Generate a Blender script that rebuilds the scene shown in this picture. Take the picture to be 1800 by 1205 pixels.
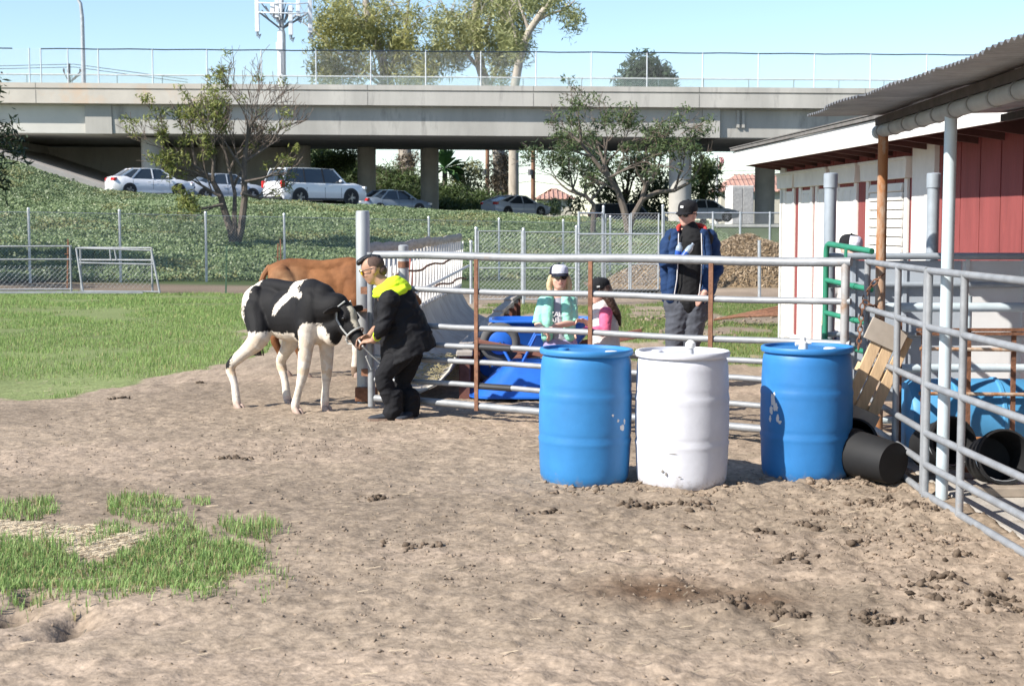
import bpy, bmesh, math, random
import numpy as np
from mathutils import Vector, Matrix
random.seed(7); rng = np.random.default_rng(7)
for o in list(bpy.data.objects): bpy.data.objects.remove(o)
SC = bpy.context.scene; COL = SC.collection
# ---------------------------------------------------------------- camera, sky, sun, exposure
F = 2670.0; TH = math.atan(216.5/F); EYE = 1.65
cam = bpy.data.cameras.new('camera'); camo = bpy.data.objects.new('camera', cam); COL.objects.link(camo)
camo.location = (0, 0, EYE); camo.rotation_euler = (math.pi/2 - TH, 0, 0)
cam.sensor_width = 36; cam.lens = 36*F/1800; cam.clip_start = .1; cam.clip_end = 3000
cam.dof.use_dof = True; cam.dof.focus_distance = 12.6; cam.dof.aperture_fstop = 7.1
SC.camera = camo
SUN_EL = math.radians(38); SUN_A = math.radians(31)       # sun stands to the left and a little behind the camera
to_sun = Vector((-math.cos(SUN_EL)*math.cos(SUN_A), -math.cos(SUN_EL)*math.sin(SUN_A), math.sin(SUN_EL)))
world = bpy.data.worlds.new('World'); SC.world = world; world.use_nodes = True
wn = world.node_tree; bg = wn.nodes['Background']; sky = wn.nodes.new('ShaderNodeTexSky')
sky.sky_type = 'NISHITA'; sky.sun_disc = False; sky.sun_elevation = SUN_EL
sky.sun_rotation = math.atan2(to_sun.x, to_sun.y); sky.air_density = 1.0; sky.dust_density = .25; sky.ozone_density = 2.6; sky.altitude = 600
wn.links.new(sky.outputs[0], bg.inputs[0]); bg.inputs[1].default_value = .115
sun = bpy.data.lights.new('sun', 'SUN'); sun.energy = 5.0; sun.angle = math.radians(.53); sun.color = (1, .95, .87)
suno = bpy.data.objects.new('sun', sun); COL.objects.link(suno)
suno.rotation_euler = to_sun.to_track_quat('Z', 'Y').to_euler(); suno.location = (-20, -8, 20)
SC.view_settings.view_transform = 'Standard'; SC.view_settings.look = 'None'
SC.view_settings.exposure = .78; SC.view_settings.gamma = 1; SC.view_settings.use_curve_mapping = False
# ---------------------------------------------------------------- helpers
def A(u, v, Y):
    "world point at depth Y seen at photo pixel (u, v)"
    a, b = (u-900)/F, (602.5-v)/F
    t = Y/(math.cos(TH)+b*math.sin(TH))
    return Vector((a*t, Y, EYE+t*(b*math.cos(TH)-math.sin(TH))))
def G(u, v, z=0.):
    a, b = (u-900)/F, (602.5-v)/F
    t = (z-EYE)/(b*math.cos(TH)-math.sin(TH))
    return Vector((a*t, t*(math.cos(TH)+b*math.sin(TH)), z))
def V(*a): return Vector(a)
def hash2(ix, iy, s):
    h = (ix.astype(np.int64)*374761393 + iy.astype(np.int64)*668265263 + s*974711) & 0xffffffff
    h = ((h ^ (h >> 13))*1274126177) & 0xffffffff
    return ((h ^ (h >> 16)) & 0xffff)/65535.
def vnoise(x, y, s=0):
    ix, iy = np.floor(x), np.floor(y); fx, fy = x-ix, y-iy
    fx = fx*fx*(3-2*fx); fy = fy*fy*(3-2*fy)
    a, b, c, d = hash2(ix, iy, s), hash2(ix+1, iy, s), hash2(ix, iy+1, s), hash2(ix+1, iy+1, s)
    return (a*(1-fx)+b*fx)*(1-fy)+(c*(1-fx)+d*fx)*fy
def fbm(x, y, o=4, s=0):
    r = 0.; a = .5
    for i in range(o):
        r = r+a*vnoise(x*2**i, y*2**i, s+i); a *= .5
    return r/(1-.5**o)
def sstep(a, b, x):
    t = np.clip((x-a)/(b-a), 0, 1); return t*t*(3-2*t)
MATS = {}
def mat(name, col, rough=.7, metal=0., var=.25, scale=6., col2=None, bump=0., bscale=40., spec=.4, detail=6., coords='Object', stretch=None, trans=0., stain=None, stainscale=2., stainamt=.55, alpha=None, coat=0.):
    if name in MATS: return MATS[name]
    m = bpy.data.materials.new(name); m.use_nodes = True; t = m.node_tree; n = t.nodes; L = t.links
    p = n['Principled BSDF']; p.inputs['Roughness'].default_value = rough; p.inputs['Metallic'].default_value = metal
    p.inputs['Specular IOR Level'].default_value = spec
    if coat: p.inputs['Coat Weight'].default_value = coat; p.inputs['Coat Roughness'].default_value = .08
    if trans: p.inputs['Transmission Weight'].default_value = trans
    if alpha is not None: p.inputs['Alpha'].default_value = alpha
    tc = n.new('ShaderNodeTexCoord'); mp = n.new('ShaderNodeMapping'); L.new(tc.outputs[coords], mp.inputs[0])
    if stretch: mp.inputs['Scale'].default_value = stretch
    c2 = col2 or tuple(max(0, c*(1-var)) for c in col)
    c1 = col if col2 else tuple(min(1, c*(1+var*.6)) for c in col)
    nz = n.new('ShaderNodeTexNoise'); nz.inputs['Scale'].default_value = scale; nz.inputs['Detail'].default_value = detail; nz.inputs['Roughness'].default_value = .62
    L.new(mp.outputs[0], nz.inputs['Vector'])
    cr = n.new('ShaderNodeValToRGB'); cr.color_ramp.elements[0].position = .32; cr.color_ramp.elements[1].position = .68
    cr.color_ramp.elements[0].color = (*c2, 1); cr.color_ramp.elements[1].color = (*c1, 1)
    L.new(nz.outputs['Fac'], cr.inputs[0]); out = cr.outputs[0]
    if stain:
        n2 = n.new('ShaderNodeTexNoise'); n2.inputs['Scale'].default_value = stainscale; n2.inputs['Detail'].default_value = 8; n2.inputs['Roughness'].default_value = .7
        L.new(mp.outputs[0], n2.inputs['Vector'])
        r2 = n.new('ShaderNodeValToRGB'); r2.color_ramp.elements[0].position = stainamt; r2.color_ramp.elements[1].position = stainamt+.14
        mx = n.new('ShaderNodeMix'); mx.data_type = 'RGBA'; L.new(n2.outputs['Fac'], r2.inputs[0]); L.new(r2.outputs[0], mx.inputs['Factor'])
        L.new(out, mx.inputs['A']); mx.inputs['B'].default_value = (*stain, 1); out = mx.outputs['Result']
    L.new(out, p.inputs['Base Color'])
    if bump:
        nb = n.new('ShaderNodeTexNoise'); nb.inputs['Scale'].default_value = bscale; nb.inputs['Detail'].default_value = 5
        L.new(mp.outputs[0], nb.inputs['Vector'])
        b = n.new('ShaderNodeBump'); b.inputs['Strength'].default_value = bump; b.inputs['Distance'].default_value = .02
        L.new(nb.outputs['Fac'], b.inputs['Height']); L.new(b.outputs[0], p.inputs['Normal'])
    MATS[name] = m; return m
def vcmat(name, rough=.8, bump=0., bscale=60., var=.18, vscale=30., spec=.3, trans=0., sheen=0.):
    "material whose own colour comes from the mesh's colour attribute (hide patches, leaf tints)"
    if name in MATS: return MATS[name]
    m = bpy.data.materials.new(name); m.use_nodes = True; t = m.node_tree; n = t.nodes; L = t.links
    p = n['Principled BSDF']; p.inputs['Roughness'].default_value = rough; p.inputs['Specular IOR Level'].default_value = spec
    a = n.new('ShaderNodeVertexColor'); a.layer_name = 'Col'
    tc = n.new('ShaderNodeTexCoord'); nz = n.new('ShaderNodeTexNoise'); nz.inputs['Scale'].default_value = vscale; nz.inputs['Detail'].default_value = 5
    L.new(tc.outputs['Object'], nz.inputs['Vector'])
    mr = n.new('ShaderNodeMapRange'); mr.inputs['From Min'].default_value = .3; mr.inputs['From Max'].default_value = .7; mr.inputs['To Min'].default_value = 1-var; mr.inputs['To Max'].default_value = 1+var
    L.new(nz.outputs['Fac'], mr.inputs['Value'])
    vm = n.new('ShaderNodeVectorMath'); vm.operation = 'SCALE'; L.new(a.outputs['Color'], vm.inputs[0]); L.new(mr.outputs[0], vm.inputs['Scale'])
    L.new(vm.outputs[0], p.inputs['Base Color'])
    if sheen: p.inputs['Sheen Weight'].default_value = sheen
    if trans:
        tr = n.new('ShaderNodeBsdfTranslucent'); L.new(vm.outputs[0], tr.inputs['Color']); mx = n.new('ShaderNodeMixShader'); mx.inputs[0].default_value = trans
        L.new(p.outputs[0], mx.inputs[1]); L.new(tr.outputs[0], mx.inputs[2]); L.new(mx.outputs[0], n['Material Output'].inputs[0])
    if bump:
        nb = n.new('ShaderNodeTexNoise'); nb.inputs['Scale'].default_value = bscale; L.new(tc.outputs['Object'], nb.inputs['Vector'])
        b = n.new('ShaderNodeBump'); b.inputs['Strength'].default_value = bump; b.inputs['Distance'].default_value = .01
        L.new(nb.outputs['Fac'], b.inputs['Height']); L.new(b.outputs[0], p.inputs['Normal'])
    MATS[name] = m; return m
def frame(d):
    d = Vector(d).normalized(); a = Vector((0, 0, 1)) if abs(d.z) < .95 else Vector((1, 0, 0))
    s = d.cross(a).normalized(); return d, s, d.cross(s).normalized()
class MB:
    def __init__(s): s.v = []; s.f = []
    def add(s, vs, fs):
        k = len(s.v); s.v += [tuple(x) for x in vs]; s.f += [tuple(i+k for i in f) for f in fs]; return s
    def box(s, c, size, rz=0, M=None):
        hx, hy, hz = size[0]/2, size[1]/2, size[2]/2
        R = M if M is not None else Matrix.Rotation(rz, 3, 'Z'); c = Vector(c)
        vs = [c+R@Vector((x*hx, y*hy, z*hz)) for z in (-1, 1) for y in (-1, 1) for x in (-1, 1)]
        return s.add(vs, [(0, 2, 3, 1), (4, 5, 7, 6), (0, 1, 5, 4), (2, 6, 7, 3), (0, 4, 6, 2), (1, 3, 7, 5)])
    def bar(s, p0, p1, w, h, up=(0, 0, 1)):
        p0, p1 = Vector(p0), Vector(p1); d = (p1-p0); L = d.length; d.normalize(); u = Vector(up)
        sd = d.cross(u)
        if sd.length < 1e-4: sd = d.cross(Vector((0, 1, 0)))
        sd.normalize(); u = sd.cross(d)
        return s.box((p0+p1)/2, (L, w, h), M=Matrix((d, sd, u)).transposed())
    def tube(s, pts, r, n=8, cap=True, closed=False, flat=None):
        "polyline tube; r a number or list; flat=(axis, k) scales one direction"
        pts = [Vector(p) for p in pts]; m = len(pts); r = r if isinstance(r, (list, tuple)) else [r]*m
        vs = []; prev = None
        for i, p in enumerate(pts):
            if closed: d = pts[(i+1) % m]-pts[i-1]
            else: d = pts[min(i+1, m-1)]-pts[max(i-1, 0)]
            if d.length < 1e-9: d = Vector((0, 0, 1))
            d.normalize()
            if prev is None: _, a, b = frame(d)
            else:
                a = prev-d*prev.dot(d)
                if a.length < 1e-6: _, a, b = frame(d)
                a.normalize(); b = d.cross(a)
            prev = a
            for k in range(n):
                t = 2*math.pi*k/n; o = (a*math.cos(t)+b*math.sin(t))*r[i]
                if flat: ax = Vector(flat[0]); o = o-ax*o.dot(ax)*(1-flat[1])
                vs.append(p+o)
        fs = []
        for i in range(m if closed else m-1):
            j = (i+1) % m
            for k in range(n): fs.append((i*n+k, i*n+(k+1) % n, j*n+(k+1) % n, j*n+k))
        if cap and not closed: fs += [tuple(range(n))[::-1], tuple((m-1)*n+k for k in range(n))]
        return s.add(vs, fs)
    def ell(s, c, r, M=None, n=12, m=8):
        c = Vector(c); vs = []; r = r if hasattr(r, '__len__') else (r, r, r)
        R = M if M is not None else Matrix.Identity(3)
        for i in range(1, m):
            ph = math.pi*i/m
            for k in range(n):
                t = 2*math.pi*k/n
                vs.append(c+R@Vector((r[0]*math.sin(ph)*math.cos(t), r[1]*math.sin(ph)*math.sin(t), r[2]*math.cos(ph))))
        vs += [c+R@Vector((0, 0, r[2])), c+R@Vector((0, 0, -r[2]))]; T = (m-1)*n
        fs = [(i*n+k, (i+1)*n+k, (i+1)*n+(k+1) % n, i*n+(k+1) % n) for i in range(m-2) for k in range(n)]
        fs += [(T, k, (k+1) % n) for k in range(n)]+[(T+1, (m-2)*n+(k+1) % n, (m-2)*n+k) for k in range(n)]
        return s.add(vs, fs)
    def lathe(s, prof, c=(0, 0, 0), n=32, M=None, cap=(True, True)):
        c = Vector(c); R = M if M is not None else Matrix.Identity(3); vs = []
        for (r, z) in prof:
            for k in range(n):
                t = 2*math.pi*k/n; vs.append(c+R@Vector((r*math.cos(t), r*math.sin(t), z)))
        m = len(prof); fs = [(i*n+k, i*n+(k+1) % n, (i+1)*n+(k+1) % n, (i+1)*n+k) for i in range(m-1) for k in range(n)]
        if cap[0]: fs.append(tuple(range(n))[::-1])
        if cap[1]: fs.append(tuple((m-1)*n+k for k in range(n)))
        return s.add(vs, fs)
    def loft(s, rings, cap=True, closed=True):
        "rings of equal point count"
        n = len(rings[0]); vs = [p for r in rings for p in r]; fs = []
        for i in range(len(rings)-1):
            for k in range(n if closed else n-1): fs.append((i*n+k, i*n+(k+1) % n, (i+1)*n+(k+1) % n, (i+1)*n+k))
        if cap: fs += [tuple(range(n))[::-1], tuple((len(rings)-1)*n+k for k in range(n))]
        return s.add(vs, fs)
    def prism(s, poly, d):
        "planar polygon (3d points) extruded by vector d"
        d = Vector(d); n = len(poly); p = [Vector(q) for q in poly]
        return s.add(p+[q+d for q in p], [tuple(range(n))[::-1], tuple(range(n, 2*n))]+[(k, (k+1) % n, n+(k+1) % n, n+k) for k in range(n)])
    def quad(s, a, b, c, d): return s.add([a, b, c, d], [(0, 1, 2, 3)])
    def build(s, name, m, parent=None, smooth=False, fix=True, bevel=0.):
        me = bpy.data.meshes.new(name); off = wloc(parent) if parent else Vector((0, 0, 0))
        me.from_pydata([tuple(Vector(v)-off) for v in s.v], [], s.f); me.update()
        if fix:
            b = bmesh.new(); b.from_mesh(me); bmesh.ops.recalc_face_normals(b, faces=b.faces)
            b.to_mesh(me); b.free()
        return link(name, me, m, parent, smooth, bevel)
def wloc(o):
    l = Vector((0, 0, 0))
    while o: l += o.location; o = o.parent
    return l
def link(name, me, m, parent=None, smooth=False, bevel=0.):
    o = bpy.data.objects.new(name, me); COL.objects.link(o)
    if m: me.materials.append(m)
    if smooth:
        me.polygons.foreach_set('use_smooth', [True]*len(me.polygons))
        try: me.set_sharp_from_angle(angle=math.radians(40))
        except Exception: pass
    if bevel:
        b = o.modifiers.new('bevel', 'BEVEL'); b.width = bevel; b.segments = 2; b.limit_method = 'ANGLE'
    if parent: o.parent = parent
    return o
def thing(name, label, cat, loc=(0, 0, 0), group=None):
    o = bpy.data.objects.new(name, None); COL.objects.link(o); o.location = loc; o.empty_display_size = .1
    return tag(o, label, cat, group)
def tag(o, label, cat, group=None, kind=None):
    if label: o['label'] = label
    if cat: o['category'] = cat
    if group: o['group'] = group
    if kind: o['kind'] = kind
    return o
def struct(o): o['kind'] = 'structure'; return o
def stuff(o, label, cat=None): o['kind'] = 'stuff'; o['label'] = label; 
def copy_tree(o, parent=None):
    c = o.copy(); COL.objects.link(c); c.parent = parent
    for ch in list(o.children): copy_tree(ch, c)
    return c
def npmesh(name, verts, faces, m, parent=None, cols=None, smooth=False):
    "fast mesh from numpy arrays; faces (n,3) or (n,4); cols per vertex"
    me = bpy.data.meshes.new(name); nv, nf, k = len(verts), len(faces), faces.shape[1]
    off = np.array(wloc(parent)) if parent else np.zeros(3)
    me.vertices.add(nv); me.vertices.foreach_set('co', (np.asarray(verts)-off).astype(np.float32).ravel())
    me.loops.add(nf*k); me.loops.foreach_set('vertex_index', faces.astype(np.int32).ravel())
    me.polygons.add(nf); me.polygons.foreach_set('loop_start', np.arange(0, nf*k, k, dtype=np.int32)); me.polygons.foreach_set('loop_total', np.full(nf, k, dtype=np.int32))
    me.update(calc_edges=True); me.validate()
    if cols is not None:
        ca = me.color_attributes.new('Col', 'FLOAT_COLOR', 'POINT'); c4 = np.ones((nv, 4), np.float32); c4[:, :3] = cols; ca.data.foreach_set('color', c4.ravel())
    if smooth: me.polygons.foreach_set('use_smooth', [True]*nf)
    o = bpy.data.objects.new(name, me); COL.objects.link(o); me.materials.append(m)
    if parent: o.parent = parent
    return o
def leaves(P, N, size, aspect, cols, jitter=.9, bend=0.):
    "leaf quads (two triangles as a folded kite) at points P with rough normals N"
    n = len(P); d = rng.normal(size=(n, 3)); d /= np.linalg.norm(d, axis=1)[:, None]
    N = N*(1-jitter)+rng.normal(size=(n, 3))*jitter; N /= np.linalg.norm(N, axis=1)[:, None]+1e-9
    a = np.cross(N, d); a /= np.linalg.norm(a, axis=1)[:, None]+1e-9; b = np.cross(N, a)
    s = size*(.6+.8*rng.random(n))[:, None]; a = a*s; b = b*s*aspect
    v = np.stack([P-a, P+b*.5-a*.1+N*s*bend, P+a, P-b*.5-a*.1+N*s*bend], 1).reshape(-1, 3)
    f = np.arange(4*n).reshape(n, 4); c = np.repeat(cols, 4, 0) if cols is not None else None
    return v, f, c
def skin(mb, voxel, smooth=3, factor=.5):
    "voxel-fused, smoothed single surface from overlapping closed pieces"
    me = bpy.data.meshes.new('tmp'); me.from_pydata(mb.v, [], mb.f)
    b = bmesh.new(); b.from_mesh(me); bmesh.ops.recalc_face_normals(b, faces=b.faces); b.to_mesh(me); b.free()
    o = bpy.data.objects.new('tmp', me); COL.objects.link(o)
    r = o.modifiers.new('r', 'REMESH'); r.mode = 'VOXEL'; r.voxel_size = voxel
    if smooth: q = o.modifiers.new('s', 'SMOOTH'); q.iterations = smooth; q.factor = factor
    dg = bpy.context.evaluated_depsgraph_get(); dg.update()
    out = bpy.data.meshes.new_from_object(o.evaluated_get(dg)); bpy.data.objects.remove(o)
    return out
def skin_obj(name, mb, voxel, m, parent, smooth=3, factor=.5, colfn=None, folds=0., ff=11.):
    me = skin(mb, voxel, smooth, factor); off = wloc(parent) if parent else Vector((0, 0, 0))
    n = len(me.vertices); co = np.empty(n*3, np.float32); me.vertices.foreach_get('co', co); co = co.reshape(-1, 3)
    if folds:            # cloth folds: ridged creases pushed along the normals
        no = np.empty(n*3, np.float32); me.vertices.foreach_get('normal', no); no = no.reshape(-1, 3); sd_ = int(abs(co[0, 0])*1e4) % 97
        k1 = np.abs(fbm((co[:, 0]+.5*co[:, 1])*ff*.6+co[:, 2]*ff*.5, co[:, 2]*ff*1.5-co[:, 0]*ff*.9, 2, sd_)-.5); k2 = fbm(co[:, 0]*ff*2.3+co[:, 1]*9, co[:, 2]*ff*2.3, 2, sd_+5)-.5
        co = co+no*(folds*(1.1-5.5*np.minimum(k1, .3))+folds*.5*k2)[:, None]
    if colfn is not None:
        c = colfn(co); ca = me.color_attributes.new('Col', 'FLOAT_COLOR', 'POINT'); c4 = np.ones((n, 4), np.float32); c4[:, :3] = c; ca.data.foreach_set('color', c4.ravel())
    me.vertices.foreach_set('co', (co-np.array(off, dtype=np.float32)).ravel()); me.update()
    me.materials.clear(); me.polygons.foreach_set('use_smooth', [True]*len(me.polygons))
    me.name = name; return link(name, me, m, parent)
# ---------------------------------------------------------------- terrain
def H(x, y):
    x = np.asarray(x, float); y = np.asarray(y, float)
    fl = np.clip(39.7+(x+12.6)*.63, 38, 49)
    base = -.3*np.clip((x+12.6)/14.2, 0, 1)*sstep(26, 44, y)*(1-sstep(2, 5, x))
    road = 1.76-.055*np.clip(x, -40, 9)+np.where(x < -19, np.minimum((-19-x)*.27, 2.2), 0)*(1-sstep(71, 84, y))
    t = np.clip((y-fl-.2)/(70-fl), 0, 1); t = t*.55+.45*t*t*(3-2*t)
    return base*(1-t)+road*t
def Hs(x, y): return float(H(x, y))
def to_px(x, y, z=0.):
    x = np.asarray(x, float); y = np.asarray(y, float); dz = np.asarray(z, float)-EYE
    f = y*math.cos(TH)-dz*math.sin(TH); b = y*math.sin(TH)+dz*math.cos(TH)
    return 900+F*x/f, 602.5-F*b/f
def inpoly(u, v, poly):
    r = np.zeros(np.shape(u), bool); n = len(poly)
    for i in range(n):
        (x0, y0), (x1, y1) = poly[i], poly[(i+1) % n]
        c = ((y0 > v) != (y1 > v)) & (u < (x1-x0)*(v-y0)/((y1-y0) if y1 != y0 else 1e-9)+x0)
        r ^= c
    return r
LAWN = [(-700, 513), (455, 513), (452, 575), (430, 612), (400, 622), (345, 655), (255, 686), (120, 692), (-700, 700)]
LAWN2 = [(845, 532), (1380, 528), (1380, 655), (1130, 640), (1000, 600), (860, 560)]
PATCH = [(-200, 965), (60, 968), (160, 985), (300, 955), (400, 958), (468, 985), (440, 1010), (345, 1046), (240, 1036), (120, 1050), (-200, 1062)]
TUFTS = [[(190, 880), (270, 872), (325, 895), (330, 930), (240, 925), (185, 905)], [(330, 880), (372, 882), (372, 895), (332, 897)], [(385, 925), (470, 912), (490, 935), (460, 952), (400, 946)], [(-50, 888), (90, 880), (100, 905), (60, 925), (-50, 920)], [(170, 925), (235, 930), (230, 960), (165, 955)], [(290, 940), (345, 935), (350, 960), (280, 960)]]
STRAW = [(-100, 915), (90, 925), (240, 935), (275, 965), (160, 985), (60, 972), (-100, 970)]
def lawn_w(x, y):
    u, v = to_px(x, y); ju = (fbm(np.asarray(x)*.9, np.asarray(y)*.9, 3, 5)-.5); k = 2670*1.65/np.maximum(np.asarray(y, float), 1)**2
    u2, v2 = u+ju*150, v+ju*k*3.2
    return inpoly(u2, v2, LAWN), inpoly(u2, v2, LAWN2)
# ground: one sheet, fine near the yard, coarse to the horizon
def graded(lo, hi, step, far_lo, far_hi, g=1.16):
    c = list(np.arange(lo, hi+step/2, step)); s = step; x = hi
    while x < far_hi: s *= g; x += s; c.append(x)
    s = step; x = lo
    while x > far_lo: s *= g; x -= s; c.insert(0, x)
    return np.array(c)
gx = graded(-3.6, 3.0, .024, -900, 900, 1.1); gy = graded(5.0, 13.6, .024, -40, 1200, 1.06)
X, Y = np.meshgrid(gx, gy); 
near = (1-sstep(14, 30, Y))*(1-sstep(5, 12, np.abs(X)))
Z = H(X, Y)
rough = sstep(-1.0, 1.6, X)*(1-sstep(9.0, 10.5, Y))
lump = fbm(X*1.3, Y*1.3, 3, 2)-.5
fine = fbm(X*7, Y*7, 4, 9)-.5; ridg = np.abs(fbm(X*3.5+3, Y*5, 3, 21)-.5)
Z = Z+near*(.03*lump+(.022+.03*rough)*fine-.03*ridg+.02+.02*(fbm(X*17, Y*17, 2, 19)-.5)+(.018+.05*rough)*np.maximum(0, vnoise(X*19, Y*19, 33)-.66)+(.015+.045*rough)*np.maximum(0, vnoise(X*11+5, Y*11, 34)-.7))
# hollow kicked out of the bank at the lower edge, lower left
for (u, v, r, d) in ((20, 1085, .1, .10), (55, 1060, .07, .07), (130, 1100, .09, .09), (112, 1118, .06, .08), (68, 1120, .05, .05), (8, 1142, .05, .04), (140, 1085, .05, .05)):
    c = G(u, v); q = np.hypot(X-c.x, (Y-c.y)*.8)/r; Z -= d*np.exp(-q**2*1.4)
c = G(100, 1062); q = np.hypot((X-c.x)/1.3, (Y-c.y)/.22); Z += .035*np.exp(-q**2)
slabm = (X > 2.62) & (Y < 11.6) & (Y > 0)
Z = np.where(slabm & (X < 40), Z-.06, Z)
lw, lw2 = lawn_w(X, Y); uu, vv = to_px(X, Y)
dirt = np.array([.264, .207, .153]); 
n1 = fbm(X*.7, Y*.7, 4, 31)[..., None]; n2 = fbm(X*14, Y*14, 3, 41)[..., None]
cols = dirt*(.7+.6*n1)*(.74+.52*n2)
pale = (fbm(X*.45+9, Y*1.1, 3, 77) > .56)[..., None]; crumb = np.clip((vnoise(X*19, Y*19, 33)-.7)*3, 0, 1)[..., None]*near[..., None]; cols = cols*(1-.18*crumb); cols = np.where(pale, cols*np.array([1.13, 1.12, 1.13]), cols)
damp = np.exp(-(((uu-1165)/150)**2+((vv-1046)/26)**2)*1.2)+.7*np.exp(-(((uu-1330)/90)**2+((vv-1062)/18)**2))
damp = np.where(Y < 14, damp*(.5+fbm(X*5, Y*5, 3, 3)), 0)[..., None]; cols = cols*(1-.6*np.clip(damp, 0, 1)*np.array([.85, 1, 1.1]))
holes = np.zeros_like(X)
for (u, v, r) in ((20, 1085, .1), (55, 1060, .08), (130, 1100, .09), (112, 1118, .06)):
    c = G(u, v); holes += np.exp(-(np.hypot(X-c.x, Y-c.y)/r)**2)
cols = cols*(1-.6*np.clip(holes, 0, 1)[..., None])  # soil colour made darker towards the middle of the hollows
gr = np.array([.13, .19, .055])*(.7+.6*n1); cols = np.where((lw | (lw2 & (fbm(X*1.2, Y*.8, 3, 8) > .42)))[..., None], gr*.75+cols*.25, cols)
farg = sstep(36, 40, Y)[..., None]; cols = cols*(1-farg)+np.array([.075, .1, .045])*(.6+.8*n1)*farg
strip = ((Y > 34.5) & (Y < 40.5) & (X < 4))[..., None]; cols = np.where(strip, dirt*(.42+.5*n1), cols)
nx, ny = len(gx), len(gy); idx = np.arange(nx*ny).reshape(ny, nx)
faces = np.stack([idx[:-1, :-1], idx[:-1, 1:], idx[1:, 1:], idx[1:, :-1]], -1).reshape(-1, 4)
M_ground = vcmat('ground_soil', .95, bump=.6, bscale=42, var=.28, vscale=30, spec=.1)
ground = struct(npmesh('ground', np.stack([X, Y, Z], -1).reshape(-1, 3), faces, M_ground, cols=cols.reshape(-1, 3), smooth=True))
ZI = Z.copy()
def gz(x, y):
    "height of the ground sheet at points"
    i = np.clip(np.searchsorted(gx, x)-1, 0, nx-2); j = np.clip(np.searchsorted(gy, y)-1, 0, ny-2)
    fx = (x-gx[i])/(gx[i+1]-gx[i]); fy = (y-gy[j])/(gy[j+1]-gy[j])
    return (ZI[j, i]*(1-fx)+ZI[j, i+1]*fx)*(1-fy)+(ZI[j+1, i]*(1-fx)+ZI[j+1, i+1]*fx)*fy
# concrete slab under the pens
M_conc = mat('slab_concrete', (.4, .37, .33), .9, var=.22, scale=3, bump=.25, bscale=50, stain=(.24, .2, .16), stainscale=1.3, stainamt=.56)
s_ = MB()
s_.box((5.62, 6.5, -.03), (6.0, 10.2, .1)); slab = struct(s_.build('concrete_slab', M_conc, bevel=.012))
for yj in (5.2, 7.35, 9.5):      # control joints are shallow grooves: darker filler strips set a hair proud
    j = MB(); j.box((5.62, yj, .0215), (5.98, .012, .004)); j.build('joint_strip', mat('joint_filler', (.12, .11, .1), .9), slab)
# ---------------------------------------------------------------- grass, straw, clods (uncountable)
def blades(name, P, h, w, cols, label, lean=.5, seg=True):
    n = len(P); az = rng.random(n)*2*math.pi; ln = rng.random(n)*lean
    h = h*(.55+.75*rng.random(n)); d = np.stack([np.cos(az), np.sin(az)], 1); sx = np.stack([-np.sin(az), np.cos(az)], 1)*(w*(.6+.8*rng.random(n)))[:, None]
    b0 = P.copy(); b0[:, :2] -= sx; b1 = P.copy(); b1[:, :2] += sx
    tip = P.copy(); tip[:, :2] += d*(h*ln)[:, None]; tip[:, 2] += h*np.sqrt(np.maximum(.05, 1-ln**2))
    if seg:
        m0, m1 = P.copy(), P.copy(); m0[:, :2] += d*(h*ln*.32)[:, None]-sx*.8; m1[:, :2] += d*(h*ln*.32)[:, None]+sx*.8; m0[:, 2] += h*.55; m1[:, 2] += h*.55
        v = np.stack([b0, b1, m1, m0, tip], 1).reshape(-1, 3); k = np.arange(n)[:, None]*5
        f = np.concatenate([np.stack([k+0, k+1, k+2], -1), np.stack([k+0, k+2, k+3], -1), np.stack([k+3, k+2, k+4], -1)], 1).reshape(-1, 3); c = np.repeat(cols, 5, 0)
    else:
        v = np.stack([b0, b1, tip], 1).reshape(-1, 3); f = np.arange(3*n).reshape(n, 3); c = np.repeat(cols, 3, 0)
    o = npmesh(name, v, f, vcmat('grass_blade', .65, var=.15, trans=.35), cols=c); stuff(o, label); return o
def gcol(n, a=(.12, .22, .045), b=(.2, .3, .08), dry=.1):
    t = rng.random(n)[:, None]; c = np.array(a)*(1-t)+np.array(b)*t
    k = rng.random(n) < dry; c[k] = np.array([.36, .3, .15])*(.7+.5*rng.random(k.sum()))[:, None]; return c
def scatter(n, x0, x1, y0, y1): return np.stack([rng.uniform(x0, x1, n), rng.uniform(y0, y1, n)], 1)
p = scatter(110000, -4.4, -1.0, 6.2, 9.8); u, v = to_px(p[:, 0], p[:, 1]); j = (fbm(p[:, 0]*5, p[:, 1]*5, 3, 4)-.5)
j2 = fbm(p[:, 0]*11, p[:, 1]*11, 2, 44)-.5+.35*rng.normal(size=len(p)); ok = inpoly(u+j*60+j2*50, v+j*34+j2*30, PATCH); ok |= inpoly(u+j*120+j2*90, v+j*60+j2*50, PATCH) & (rng.random(len(p)) < .12); k2 = np.zeros(len(p), bool)
for t in TUFTS: k2 |= inpoly(u+j*45, v+j*22, t) & (rng.random(len(p)) < .38)
k2 |= inpoly(u, v, [(300, 900), (560, 930), (520, 985), (330, 1000)]) & (rng.random(len(p)) < .02) & (fbm(p[:, 0]*4, p[:, 1]*4, 2, 6) > .55)
k2 |= inpoly(u, v, [(40, 1180), (110, 1185), (120, 1210), (30, 1210)]) & (rng.random(len(p)) < .15)
ok |= k2; p = p[ok]; dens = (fbm(p[:, 0]*3, p[:, 1]*3, 3, 14) > .3); p = p[dens]
P = np.column_stack([p, gz(p[:, 0], p[:, 1])-.005]); hh = .025+.065*fbm(p[:, 0]*2.5, p[:, 1]*2.5, 3, 15)
blades('grass_patch', P, hh, .0026, gcol(len(P), (.16, .28, .07), (.36, .48, .18), dry=.2), 'tuft of longer green grass in the bare dirt of the yard', .95)
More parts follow.
